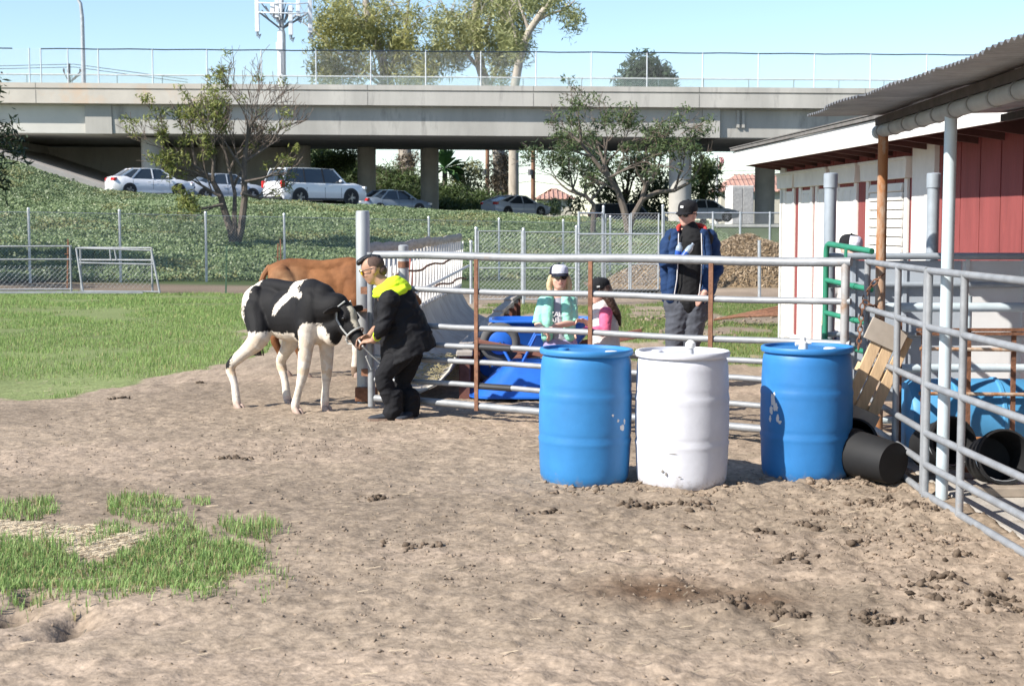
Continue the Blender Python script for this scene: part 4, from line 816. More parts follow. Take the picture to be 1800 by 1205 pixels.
# tether chain
chn = thing('chain', 'rusty chain wrapped round the pen panel corner and canopy post', 'chain', (2.52, 10.7, 1.1))
def links(pts, root, r=.016):
    for i in range(len(pts)-1):
        a, b = Vector(pts[i]), Vector(pts[i+1]); d = (b-a); L = d.length; d.normalize(); _, s1, s2 = frame(d); s = s1 if i % 2 else s2; c = (a+b)/2
        k = MB(); k.tube([c+d*(L*.62)*math.cos(t)+s*r*math.sin(t) for t in np.linspace(0, 2*math.pi, 10, endpoint=False)], .0055, 5, closed=True); k.build('link', M_rust, root)
links([V(2.47+.07*math.sin(t*5.5)+.12*t, 10.72-.05*math.cos(t*5), 1.08+.12*t-.12*math.sin(t*3.1)) for t in np.linspace(0, 1.15, 15)], chn)
links([V(2.47-.03*t, 10.69-.03*t, 1.06-.32*t) for t in np.linspace(0, 1, 9)], chn)
# ---------------------------------------------------------------- cross fence with sheet panel between the pens and the barn
yc = 11.55
M_pg = mat('pipe_blue_grey', (.33, .37, .41), .5, metal=.2, var=.15, scale=6, stain=(.42, .45, .48), stainscale=5, stainamt=.6)
M_shw = mat('sheet_white', (.68, .68, .68), .55, var=.06, scale=3, stain=(.5, .48, .44), stainscale=3, stainamt=.7); M_shb = mat('sheet_grey_blue', (.38, .42, .47), .6, var=.1, scale=2, stain=(.62, .62, .62), stainscale=4, stainamt=.66)
xf = thing('pen_cross_fence', 'heavy pipe and sheet metal fence crossing from the green gate to the barn', 'fence', (2.5, yc, 0))
def cx_(u): return A(u, 500, yc).x
def cz_(v): return A(1600, v, yc).z
for (u, vt, r) in ((1460, 325, .046), (1641, 325, .046)):
    x = cx_(u); m = MB(); m.tube([(x, yc+.06, -.1), (x, yc+.06, cz_(vt))], r, 18); ps = m.build('post', M_pg, xf, smooth=True)
    m = MB(); m.lathe([(r*1.16, cz_(vt)-.02), (r*1.16, cz_(305)), (r*1.05, cz_(304)), (0, cz_(303))], (x, yc+.06, 0), 18); m.build('cap', M_pg, ps, smooth=True)
for (v, r) in ((450, .026), (500, .022), (587, .02), (688, .02)): m = MB(); m.tube([(cx_(1452), yc-.03, cz_(v)), (4.15, yc-.03, cz_(v))], r, 12); m.build('rail', M_pg, xf, smooth=True)
for (u0, u1, m_) in ((1484, 1690, M_shb), (1691, 1850, M_shw)):
    m = MB(); m.box(((cx_(u0)+cx_(u1))/2, yc+.01, (cz_(458)+cz_(705))/2), (cx_(u1)-cx_(u0), .012, cz_(458)-cz_(705))); m.build('sheet', m_, xf)
for u in (1500, 1590, 1700, 1800): m = MB(); m.box((cx_(u), yc-.005, cz_(560)), (.03, .012, cz_(460)-cz_(690))); m.build('stiffener', M_shb if u < 1690 else M_shw, xf)
lb = thing('pipe_rail_fence', 'pale blue pipe rails running from the rusty canopy post to the barn', 'fence', (2.62, 10.95, 0))
for z, r in ((1.02, .034), (.58, .03), (.2, .026)): m = MB(); m.tube([(2.64, 10.95, z), (4.05, 10.95, z)], r, 14); m.build('rail', M_sky, lb, smooth=True)
for x in (3.3, 3.95): m = MB(); m.tube([(x, 10.98, -.05), (x, 10.98, 1.1)], .03, 12); m.build('post', M_sky, lb, smooth=True)
# rusty hay rack standing inside the pen
hr = thing('rusty_rack', 'rusty angle iron rack standing inside the pen behind the panel', 'rack', (2.75, 9.7, 0))
for (x, y) in ((2.66, 9.75), (2.95, 9.75), (3.24, 9.75), (2.62, 10.2)): m = MB(); m.bar((x, y, .0), (x-.01, y, A(1689, 578, 9.75).z+(.03 if x < 2.7 else 0)), .028, .022, up=(0, 1, 0)); m.build('upright', M_rust, hr)
for v, mm in ((579, M_rust), (586, M_rust)): z = A(1700, v, 9.75).z; m = MB(); m.bar((2.6, 9.73, z), (3.5, 9.73, z), .025, .02); m.build('top_bar', mm, hr)
for v in (612, 690, 768, 839): z = A(1700, v, 9.75).z; m = MB(); m.tube([(2.62, 9.72, z), (3.5, 9.72, z-.01)], .012, 8); m.build('bar', M_rust2, hr, smooth=True)
# blue barrel cut as a trough, lying on its side
bt = thing('barrel_trough', 'blue plastic barrel lying on its side inside the pen', 'barrel', (3.2, 10.3, 0))
Mlb = mat('barrel_sky_blue', (.07, .27, .5), .5, var=.15, scale=3, stain=(.2, .4, .58), stainscale=3, stainamt=.6)
bz, by_ = .30, 10.28
m = MB(); m.lathe([(0, 0), (.2, 0), (.25, .015), (.27, .05), (.275, .3), (.285, .31), (.285, .33), (.275, .34), (.275, .6), (.285, .61), (.285, .63), (.275, .64), (.27, .86), (.25, .9), (0, .9)], (2.66, by_, bz), 32, M=Matrix.Rotation(math.pi/2, 3, 'Y')); m.build('shell', Mlb, bt, smooth=True)
for x in (2.85, 3.4): m = MB(); m.box((x, by_, .04), (.1, .5, .09)); m.build('cradle', mat('timber_grey', (.3, .25, .2), .9), bt)
# black buckets tipped over
Mbk = mat('bucket_black', (.012, .012, .013), .7, var=.3, scale=5, stain=(.05, .047, .045), stainscale=4, stainamt=.6)
def bucket(loc, axis, R, L, label, group='black rubber buckets tipped over by the pen'):
    o = thing('black_bucket', label, 'bucket', loc, group); ax = Vector(axis).normalized(); M3 = Vector((0, 0, 1)).rotation_difference(ax).to_matrix(); c = Vector(loc)+V(0, 0, R*1.0)
    m = MB(); m.lathe([(0, 0), (R*.86, 0), (R*.88, .012), (R, L*.86), (R*1.06, L*.87), (R*1.06, L*.93), (R*1.0, L*.94), (R*1.04, L*.98), (R*1.04, L), (R*.97, L), (R*.84, .02), (0, .02)], c, 32, M=M3, cap=(False, False)); m.build('shell', Mbk, o, smooth=True)
    s = ax.cross(V(0, 0, 1)).normalized(); e = c+ax*L*.9; dn = V(0, 0, -1)
    m = MB(); m.tube([e+s*R*1.07*math.cos(t)+(dn*.9+ax*.25)*R*1.02*math.sin(t) for t in np.linspace(.0, math.pi, 14)], .004, 6); m.build('bail_handle', M_galv, o, smooth=True); return o
bucket((2.36, 9.3, .0), (-.55, .83, .06), .15, .38, 'black bucket on its side with base to the viewer, against the blue drum')
bucket((2.3, 9.95, .0), (-.35, -.85, .25), .15, .3, 'black bucket tipped behind the front one, half hidden by the blue drum')
bucket((2.68, 9.72, .02), (.3, -.85, .25), .16, .3, 'black bucket lying just behind the chained pen panel')
bucket((2.92, 9.25, .02), (.05, -.9, .2), .16, .3, 'black bucket inside the pen with its wire handle hanging down')
# wooden pallet leaning in the pen
pl = thing('wooden_pallet', 'small pale wooden pallet leaning at a slant beside the blue drum', 'pallet', (2.45, 9.9, 0))
Mpl = mat('pallet_pine', (.6, .42, .25), .8, var=.2, scale=4, stretch=(8, 1, 1), bump=.2, bscale=20); Mpg = mat('pallet_grey', (.4, .34, .28), .9, var=.2, scale=5, stretch=(1, 6, 1))
a_, b_ = A(1492, 745, 9.98), A(1568, 580, 10.02); dr = (b_-a_).normalized(); sd = V(dr.z, 0, -dr.x).normalized(); nv = V(0, -1, 0)
for i, o_ in enumerate((-.06, .025, .115)): m = MB(); m.bar(a_+sd*o_-nv*0, b_+sd*o_, .075, .022, up=nv); m.build('plank', Mpl, pl, bevel=.004)
for t in (.93, .12): c = a_.lerp(b_, t)+nv*.03; m = MB(); m.bar(c-sd*.16+dr*0, c+sd*.1, .15, .02, up=nv) if t > .5 else m.bar(c-sd*.1, c+sd*.16, .1, .02, up=nv); m.build('cross_board', Mpg, pl, bevel=.004)
for t in (.2, .55, .88): c = a_.lerp(b_, t)-nv*.05; m = MB(); m.bar(c-sd*.1, c+sd*.16, .06, .07, up=nv); m.build('bearer', Mpl, pl, bevel=.004)
# small block and brick by the slab
m = MB(); m.box((2.98, 8.9, .05), (.5, .12, .06)); tag(m.build('timber_block', mat('timber_grey', (.3, .25, .2), .9), bevel=.008), 'short grey timber lying on the slab beside the canopy post', 'timber')
# ---------------------------------------------------------------- trees
M_bark = mat('bark_grey', (.14, .115, .095), .95, var=.3, scale=9, bump=.5, bscale=40, stretch=(1, 1, .3))
M_twig = mat('twig_brown', (.17, .13, .105), .95, var=.25, scale=9)
M_bark2 = mat('bark_pale', (.42, .37, .31), .9, var=.3, scale=3, bump=.3, bscale=15, stretch=(1, 1, .3))
def grow(mb, p, d, L, r, lev, rnd, spread=.75, up=.25, kids=(3, 3), shrink=.68, wig=.25, tips=None, nseg=4, minr=.006, mbt=None):
    pts = [Vector(p)]; q = Vector(p); d = Vector(d).normalized(); rs = [r]
    for i in range(nseg):
        d = (d+Vector((rnd.gauss(0, wig), rnd.gauss(0, wig), rnd.gauss(0, wig)*.7+up*.25))*.5).normalized(); q = q+d*L/nseg; pts.append(q.copy()); rs.append(max(minr, r*(1-.45*(i+1)/nseg)))
    (mbt if (mbt is not None and lev <= 1) else mb).tube(pts, rs, 7 if r > .04 else (5 if r > .015 else 4), cap=r > .03)
    if tips is not None and lev <= 2: tips.append((q.copy(), d.copy(), lev)); 
    if lev <= 0: return
    n = rnd.randint(*kids)
    for k in range(n):
        j = nseg if k == 0 else rnd.randint(max(1, nseg-2), nseg); b = pts[j]
        _, s, t = frame(d); a = rnd.random()*6.28; sp = spread*(.5+.8*rnd.random()); nd = d*math.cos(sp)+(s*math.cos(a)+t*math.sin(a))*math.sin(sp); nd.z += up
        grow(mb, b, nd, L*shrink*(.75+.5*rnd.random()), max(minr, rs[j]*(.72 if k == 0 else .6)), lev-1, rnd, spread, up, kids, shrink, wig, tips, nseg, minr, mbt)
def leaf_cloud(centers, n, rad, size, c0, c1, droop=0., aspect=.5, flat=1.):
    C = np.array([tuple(c) for c in centers]); N = len(C); o = rng.normal(size=(N, n, 3)); o /= np.linalg.norm(o, axis=2)[..., None]; o *= (rng.random((N, n, 1))**.45)*(np.asarray(rad).reshape(-1, 1, 1) if np.ndim(rad) else rad)
    o[..., 2] *= flat; o[..., 2] -= droop*rng.random((N, n)); P = (C[:, None]+o).reshape(-1, 3); t = (.35*rng.random((N, 1, 1))+.65*rng.random((N, n, 1))).reshape(-1, 1)
    c = np.array(c0)*(1-t)+np.array(c1)*t; nn = o.reshape(-1, 3)+np.array([0, 0, .3]); nn /= np.linalg.norm(nn, axis=1)[:, None]+1e-9
    return leaves(P, nn, size, aspect, c, .6)
M_leaf = vcmat('tree_leaf', .55, var=.12, trans=.25, spec=.4)
def crown(root, centers, n, rad, size, c0, c1, name='crown', **kw):
    v, f, c = leaf_cloud(centers, n, rad, size, c0, c1, **kw); return npmesh(name, v, f, M_leaf, root, cols=c)
# half-bare tree on the ivy bank, before the white sedan
rnd = random.Random(11); b = A(412, 436, 52); b.z = Hs(b.x, 52)-.1
ta = thing('tree', 'half bare multi stemmed tree with sparse yellow green leaves on the ivy bank', 'tree', b)
tk, tw, tips = MB(), MB(), []
def pz(u, v, y=52): return A(u, v, y)
stems = [([pz(412, 437), pz(406, 405), pz(395, 372), pz(388, 345), pz(372, 315), pz(340, 292)], .15), ([pz(414, 437), pz(424, 400), pz(430, 350), pz(429, 300), pz(432, 262)], .15), ([pz(413, 410), pz(412, 380), pz(413, 340, 52.5), pz(404, 300, 53)], .1)]
for pts, r in stems: tk.tube(pts, [r*(1-.5*i/(len(pts)-1)) for i in range(len(pts))], 8)
tk.tube([pz(413, 445), pz(412, 432), pz(413, 405)], [.22, .19, .16], 9)
for (u, v, y, du, dv, L, lev) in ((432, 265, 52, 25, -60, 1.0, 4), (430, 285, 52, 60, -50, 1.0, 4), (429, 300, 52, -35, -60, 1.0, 4), (432, 262, 52, 5, -70, 1.1, 4), (430, 320, 51.6, 70, -25, .9, 3), (340, 292, 52, -60, -45, .9, 4), (345, 295, 52.3, -20, -60, .95, 4), (372, 315, 52, -70, -20, .9, 3), (388, 345, 51.7, -80, -35, 1.0, 3), (392, 360, 51.5, -60, 10, .8, 3), (404, 300, 53, -10, -60, 1.0, 4), (410, 330, 53, 30, -55, 1.0, 4), (375, 318, 51.6, -5, -60, 1.0, 4), (424, 340, 51.5, 45, 8, .8, 3), (404, 300, 53, 35, -60, 1.0, 4)):
    grow(tk, pz(u, v, y), V(du/60, rnd.uniform(-.5, .5), -dv/60), L, .06, lev, rnd, .52, .2, (3, 3), .76, .24, tips, 3, .0085, tw)
tk.build('trunk', M_bark, ta, smooth=True); tw.build('twigs', M_twig, ta)['kind'] = 'stuff'
tl = [t[0] for t in tips]; pxs = [to_px(t.x, t.y, t.z) for t in tl]
cs = [t for t, (u, v) in zip(tl, pxs) if (u < 400 and rnd.random() < .22) or (v > 250 and rnd.random() < .2) or rnd.random() < .016]
crown(ta, cs, 28, .26, .085, (.09, .13, .035), (.3, .31, .08), flat=.75)
# leafier twisted tree before the right bridge column
rnd = random.Random(23); b = A(1105, 402, 50); b.z = Hs(b.x, 50)-.1
tb = thing('tree', 'twisted tree with two spreading limbs and dark green leaf tufts before the bridge column', 'tree', b)
tk, tw, tips = MB(), MB(), []; pz = lambda u, v, y=50: A(u, v, y)
for pts, r in (([pz(1106, 412), pz(1102, 388), pz(1096, 365), pz(1086, 335), pz(1070, 312), pz(1062, 290)], .14), ([pz(1106, 400), pz(1114, 378), pz(1128, 352), pz(1135, 325), pz(1150, 315)], .115), ([pz(1130, 350), pz(1155, 338), pz(1185, 335), pz(1210, 322)], .09), ([pz(1068, 310), pz(1040, 275), pz(1020, 250)], .08)):
    tk.tube(pts, [r*(1-.45*i/(len(pts)-1)) for i in range(len(pts))], 8)
for (u, v, du, dv, L, lev) in ((1062, 290, -20, -70, 1.1, 4), (1062, 292, 35, -60, 1.1, 4), (1020, 250, -35, -25, .8, 3), (1020, 250, 10, -60, .9, 3), (1040, 275, -60, -10, .8, 3), (1070, 312, 60, -40, 1.0, 4), (1150, 315, 40, -60, 1.0, 4), (1150, 315, -10, -70, 1.0, 4), (1210, 322, 40, -30, .8, 3), (1185, 335, 20, -60, .9, 3), (1135, 325, -25, -60, .9, 3), (1062, 290, 5, -60, 1.0, 3), (1086, 335, -60, -30, .8, 3)):
    grow(tk, pz(u, v, 50+rnd.uniform(-.8, .8)), V(du/60, rnd.uniform(-.5, .5), -dv/60), L*.86, .05, lev, rnd, .6, .04, (3, 3), .72, .3, tips, 3, .008, tw)
tk.build('trunk', M_bark, tb, smooth=True); tw.build('twigs', M_twig, tb)['kind'] = 'stuff'
crown(tb, [t[0] for t in tips if rnd.random() < .2], 26, .27, .085, (.035, .065, .03), (.15, .19, .07), flat=.8)
rnd = random.Random(5); b = A(1042, 378, 62); b.z = Hs(b.x, 62)-.1; tc = thing('tree', 'small arching shrubby tree beyond the twisted one, above the silver coupe', 'tree', b)
tk, tw, tips = MB(), MB(), []; pz = lambda u, v, y=62: A(u, v, y); tk.tube([b, pz(1044, 360), pz(1030, 345), pz(1010, 338), pz(1000, 335)], [.12, .1, .08, .07, .05], 7)
for (u, v, du, dv) in ((1030, 345, 0, -60), (1010, 338, -20, -60), (1000, 335, -40, -30), (1005, 336, 20, -60), (1040, 352, 30, -50), (1015, 340, -50, -45), (1028, 345, -10, -80)): grow(tk, pz(u, v), V(du/60, rnd.uniform(-.5, .5), -dv/60), 1.0, .045, 4, rnd, .6, .1, (2, 3), .72, .3, tips, 3, .009, tw)
tk.build('trunk', M_bark, tc, smooth=True); tw.build('twigs', M_twig, tc)['kind'] = 'stuff'; crown(tc, [t[0] for t in tips if rnd.random() < .3], 22, .3, .1, (.03, .06, .03), (.12, .16, .06))
# dark tree at the pasture's edge: only its outer boughs reach into view
rnd = random.Random(3); b = V(-18.3, 42.5, Hs(-18.3, 42.5)-.1); td = thing('tree', 'dark leafy tree whose boughs hang in above the ivy at the frame edge', 'tree', b)
tk, tw, tips = MB(), MB(), []; tk.tube([b, b+V(.1, 0, 1.5), b+V(.3, .1, 3)], [.24, .2, .17], 9)
for k in range(9): a = k*.7; grow(tk, b+V(.25, .1, 2.2+.12*k), V(math.cos(a), math.sin(a)*.8, .7), 1.5, .09, 4, rnd, .6, .1, (2, 3), .74, .25, tips, 3, .01, tw)
tk.build('trunk', M_bark, td, smooth=True); tw.build('twigs', M_twig, td)['kind'] = 'stuff'; crown(td, [t[0] for t in tips if rnd.random() < .8], 30, .42, .12, (.02, .035, .018), (.06, .085, .035), droop=.5)
rnd = random.Random(13); b = V(-18.6, 37.2, -.1); td = thing('tree', 'broad dark tree standing just outside the view beside the pasture fence', 'tree', b)
tk, tw, tips = MB(), MB(), []; tk.tube([b, b+V(.1, 0, 1.5), b+V(.2, .1, 3)], [.26, .22, .18], 9)
for k in range(9): a = k*.7; grow(tk, b+V(.2, .1, 2.0+.15*k), V(math.cos(a), math.sin(a), .6), 1.5, .09, 3, rnd, .6, .1, (2, 3), .74, .25, tips, 3, .01, tw)
tk.build('trunk', M_bark, td, smooth=True); tw.build('twigs', M_twig, td)['kind'] = 'stuff'; crown(td, [t[0] for t in tips], 40, .5, .13, (.02, .035, .018), (.06, .085, .035), droop=.4)
# eucalyptus trees behind the overpass
def euc(label, base, path, limbs, blobs, c0, c1, seed, vine=None, r0=.6, n=150, rad=1.5):
    rnd = random.Random(seed); yy = base[2]; q = lambda u, v, y=yy: A(u, v, y); b = q(base[0], base[1]); o = thing('eucalyptus_tree', label, 'tree', V(b.x, b.y, 1.2), 'eucalyptus trees behind the overpass'); tk, tw, tips = MB(), MB(), []
    P = [V(b.x, b.y, 1.0)]+[q(*p) for p in path]; tk.tube(P, [r0*(1-.62*i/(len(P)-1)) for i in range(len(P))], 10)
    for pts, r in limbs:
        L = [q(*p) for p in pts]; tk.tube(L, [r*(1-.6*i/(len(L)-1)) for i in range(len(L))], 7)
        for e in L[1:]: grow(tk, e, V(rnd.uniform(-.6, .6), rnd.uniform(-.5, .5), .6), 2.2, r*.35, 2, rnd, .6, .15, (2, 3), .7, .3, tips, 3, .02, tw)
    tk.build('trunk', M_bark2, o, smooth=True); tw.build('twigs', M_bark2, o)['kind'] = 'stuff'
    cs = [];
    for (u, v, ru, rv, k) in blobs:
        for i in range(k):
            a = rnd.random()*6.28; s = rnd.random()**.5; cs.append(q(u+ru*s*math.cos(a), v+rv*s*math.sin(a), yy+rnd.uniform(-3.5, 3.5)))
    crown(o, cs, n, rad*.72, .26, c0, c1, droop=1.1, aspect=.3)
    if vine:
        vs = [q(vine[0]+rnd.uniform(-1, 1)*vine[3], rnd.uniform(vine[1], vine[2]), yy-.3) for _ in range(60)]; crown(o, vs, 50, .55, .16, (.1, .075, .05), (.22, .18, .12) if vine[4] else (.16, .17, .08), name='vine')
    return o
cA0, cA1 = (.15, .17, .06), (.44, .42, .16)
euc('eucalyptus with olive foliage and pale forked limbs, nearest the mast', (716, 360, 116), [(716, 300), (708, 240), (692, 170), (678, 130), (668, 90), (648, 40), (640, -20)], [([(690, 165), (660, 130), (620, 105), (590, 92)], .22), ([(680, 140), (700, 90), (715, 40), (720, -10)], .2), ([(668, 90), (640, 55), (625, 20), (605, -15)], .2), ([(692, 170), (668, 150), (640, 128), (600, 120)], .16)], [(600, 70, 50, 50, 20), (580, 105, 32, 32, 9), (640, 20, 70, 35, 18), (690, 30, 42, 55, 18), (720, 95, 40, 45, 14), (590, 30, 40, 40, 12), (640, 120, 60, 25, 6), (735, 120, 35, 20, 8)], cA0, cA1, 41, vine=(713, 272, 345, 16, True))
euc('eucalyptus with light green airy crown, middle one of the three', (880, 360, 118), [(880, 300), (872, 230), (858, 160), (845, 120), (838, 80), (835, 30), (838, -20)], [([(848, 128), (825, 100), (800, 60), (785, 20)], .18), ([(838, 80), (860, 40), (868, 5), (872, -20)], .18), ([(858, 160), (875, 120), (888, 85)], .15)], [(800, 45, 48, 45, 20), (850, 20, 60, 40, 20), (850, 75, 38, 30, 8), (780, 85, 32, 25, 8), (900, 50, 35, 50, 14), (885, 110, 14, 18, 3), (870, -20, 60, 25, 12)], (.17, .19, .08), (.46, .46, .21), 42, vine=(880, 270, 345, 16, True))
euc('slender eucalyptus leaning away with an open crown above the bridge', (903, 360, 113), [(903, 250), (905, 150), (915, 95), (930, 55), (950, 25), (970, 0), (985, -30)], [([(930, 55), (918, 20), (905, -20)], .14), ([(940, 40), (965, 25), (990, 18), (1010, 2)], .12), ([(915, 95), (905, 60), (895, 20)], .14)], [(905, 45, 22, 40, 9), (1000, 18, 16, 10, 4), (1002, 38, 6, 8, 1), (960, -8, 50, 14, 9), (900, -5, 40, 18, 7), (935, 8, 20, 14, 3)], (.12, .15, .06), (.38, .39, .17), 43, r0=.42, n=110, rad=1.2)
# far trees and shrubs seen over and under the deck
def bushy(name, label, cat, spots, yy, n, rad, size, c0, c1, group=None, trunk=True, zmin=None, **kw):
    cs = [A(u, v, yy+random.uniform(-1, 1)) for (u, v) in spots]; m0 = sum(cs, V(0, 0, 0))/len(cs); gz_ = Hs(m0.x, yy) if yy < 70 else road_z(m0.x, yy)
    o = thing(name, label, cat, (m0.x, yy, gz_), group)
    if trunk:
        t = MB(); t.tube([(m0.x, yy, gz_-.2), (m0.x+.1, yy, (gz_+m0.z)/2), m0], [.25, .2, .08], 7)
        for c in cs[::2]: t.tube([(m0.x+.05, yy, (gz_+m0.z)/2), (m0+c)/2, c], [.1, .06, .03], 5)
        t.build('trunk', M_bark, o)
    crown(o, cs, n, rad, size, c0, c1, **kw); return o
def fillpoly(n, poly, seed): 
    r = random.Random(seed); us, vs = [p[0] for p in poly], [p[1] for p in poly]; out = []
    while len(out) < n:
        u, v = r.uniform(min(us), max(us)), r.uniform(min(vs), max(vs))
        if inpoly(np.array(u), np.array(v), poly): out.append((u, v))
    return out
bushy('cypress_tree', 'dark pointed evergreen rising far behind the overpass', 'tree', fillpoly(34, [(1128, 95), (1145, 100), (1150, 118), (1180, 140), (1182, 160), (1090, 160), (1105, 125)], 1)+fillpoly(14, [(1100, 150), (1170, 150), (1160, 300), (1120, 300)], 2), 165, 90, 1.5, .4, (.03, .055, .03), (.08, .12, .06))
bushy('shrubby_tree', 'dense olive green tree under the bridge behind the twisted tree', 'tree', fillpoly(40, [(1000, 300), (1060, 270), (1150, 285), (1180, 330), (1170, 378), (1005, 378)], 3), 106, 110, .9, .2, (.05, .075, .025), (.16, .19, .07))
bushy('shrubby_tree', 'green tree beside the flag pole under the bridge', 'tree', fillpoly(24, [(1212, 300), (1240, 275), (1266, 290), (1262, 345), (1215, 372)], 4), 108, 100, .8, .2, (.05, .085, .03), (.15, .2, .07))
bushy('shrubby_tree', 'loose yellowish tree under the deck beyond the third pier', 'tree', fillpoly(22, [(785, 300), (842, 290), (850, 345), (800, 350)], 5), 128, 70, .9, .22, (.09, .1, .04), (.25, .25, .12))
bushy('garden_shrub', 'low pale shrub in front of the far house', 'shrub', fillpoly(6, [(968, 352), (985, 350), (985, 372), (968, 374)], 6), 120, 60, .5, .18, (.1, .14, .06), (.25, .3, .14), trunk=False)
bushy('far_bush', 'rounded dark bush between the bridge columns by the parked vehicles', 'shrub', fillpoly(12, [(1125, 330), (1180, 330), (1180, 375), (1125, 375)], 7), 101, 70, .7, .18, (.02, .035, .015), (.07, .09, .035), trunk=False)
# palm
px_ = A(782, 330, 126); pm_ = thing('palm_tree', 'fan palm with spiky fronds under the deck beyond the third pier', 'palm', (px_.x, 126, 2)); t = MB(); t.tube([(px_.x, 126, 1.5), (px_.x, 126, 5.8)], [.25, .2], 8); t.build('trunk', M_bark, pm_)
fr_ = MB()
for k in range(46):
    a, e = random.random()*6.28, random.uniform(-.5, 1.3); d = V(math.cos(a)*math.cos(e), math.sin(a)*math.cos(e), math.sin(e)); c0 = V(px_.x, 126, 5.9); s = d.cross(V(0, 0, 1)).normalized()*.35
    fr_.add([c0, c0+d*1.3-s, c0+d*2.0-V(0, 0, .3), c0+d*1.3+s], [(0, 1, 2, 3)])
fr_.build('fronds', mat('palm_green', (.06, .13, .04), .6, var=.3), pm_)
# far bank under the bridge, covered with creeper
FB = MB(); prof_ = [(530, 250), (600, 275), (680, 300), (745, 318), (800, 338), (860, 350), (960, 372)]
rows = [[A(u, v, 111)+V(0, 0, 0) for (u, v) in prof_], [A(u, v-4, 119) for (u, v) in prof_]]; r0_ = [V(p.x, 106, 1.5) for p in rows[0]]; FB.loft([r0_]+rows, cap=False, closed=False); struct(FB.build('far_bank', mat('bank_soil', (.07, .07, .035), .95, var=.4)))
cs = []
for i in range(330):
    k = random.random()*5.999; i0 = int(k); a, b2 = prof_[i0], prof_[i0+1]; t = k-i0; top = A(a[0]+(b2[0]-a[0])*t, a[1]+(b2[1]-a[1])*t, 111); s = random.random(); cs.append(V(top.x, 106+5*s, 1.5+(top.z-1.5)*s+.2))
v, f, c = leaf_cloud(cs, 60, .75, .17, (.035, .065, .02), (.13, .18, .06)); stuff(npmesh('creeper', v, f, M_leaf, cols=c), 'green creeper covering the far bank under the bridge')
cs = [A(u, v, 104) for (u, v) in fillpoly(50, [(555, 270), (628, 268), (628, 300), (560, 310)], 9)]
v, f, c = leaf_cloud(cs, 60, .6, .16, (.05, .09, .03), (.18, .24, .08)); stuff(npmesh('hedge_foliage', v, f, M_leaf, cols=c), 'bright green hedge growth seen between the shaded bridge piers')
# bare bush behind the barn roof
rnd = random.Random(8); o = thing('bare_bush', 'bare reddish twiggy bush showing over the barn roof', 'shrub', (5.6, 24.5, 0)); tw = MB()
for k in range(16): grow(tw, V(5.0+.16*k, 24.5+rnd.uniform(-.3, .3), 1.0), V(rnd.uniform(-.35, .35), rnd.uniform(-.2, .2), 1), 1.0, .022, 3, rnd, .4, .3, (3, 4), .6, .2, None, 3, .005)
tw.build('twigs', mat('twig_red', (.2, .13, .11), .9), o)
# ---------------------------------------------------------------- poles, wires, houses
M_pole = mat('utility_pole_wood', (.24, .13, .08), .9, var=.25, scale=4, stretch=(1, 1, .2))
for (u, yy, zt_, lab) in ((857, 132, 11, 'brown wooden utility pole nearer the vine clad trunk'), (937, 130, 11.5, 'brown wooden utility pole above the silver coupe')):
    x = (u-900)/F*yy; o = thing('utility_pole', lab, 'utility pole', (x, yy, 1.5), 'utility poles under the deck'); m = MB(); m.tube([(x, yy, 1), (x, yy, zt_)], [.2, .16], 8); m.build('pole', M_pole, o, smooth=True)
    m = MB(); m.box((x, yy-.2, zt_-.6), (2.2, .1, .12)); m.build('cross_arm', M_pole, o); m = MB(); m.tube([(x-.25, yy-.25, A(u, 308, yy).z), (x-.25, yy-.25, A(u, 298, yy).z)], .2, 8); m.build('transformer', mat('transformer_grey', (.12, .12, .13), .6), o)
for v0, v1 in ((288, 291), (287, 298), (318, 319), (302, 306)):
    a, b2 = A(700, v0, 131), A(1400, v1, 131); m = MB(); m.tube([a.lerp(b2, t)-V(0, 0, .5*math.sin(math.pi*((t*3) % 1))) for t in np.linspace(0, 1, 40)], .022, 4); tag(m.build('power_line', mat('cable_black', (.03, .03, .035), .6)), 'thin black power line strung between the utility poles', 'cable', 'power lines under the deck')
yy = 210; x = (130-900)/F*yy; o = thing('utility_pole', 'distant power pole with splayed arms seen through the bridge fence', 'utility pole', (x, yy, 0)); m = MB(); m.tube([(x, yy, 0), (x, yy, A(130, 112, yy).z)], [.3, .2], 8); m.build('pole', mat('pole_dark', (.1, .09, .09), .9), o)
for s in (-1, 1):
    for e in (.6, 1.0): p1 = A(130+18*s*e, 128-2*e, yy); m = MB(); m.tube([(x, yy, A(130, 146, yy).z), p1], .09, 5); m.tube([p1, p1+V(0, 0, .4)], .14, 5); m.build('arm', MATS['pole_dark'], o)
for dv in (0, 5): m = MB(); m.tube([A(-40, 117+dv, yy), A(130, 113+dv, yy), A(330, 140+dv, yy)], .04, 4); tag(m.build('power_line', MATS['cable_black']), 'faint power line running to the distant pole', 'cable', 'power lines at the distant pole')
M_tile = mat('roof_tile', (.42, .25, .2), .85, var=.3, scale=2, bump=.2, bscale=4); M_st = mat('stucco', (.5, .46, .38), .9, var=.1)
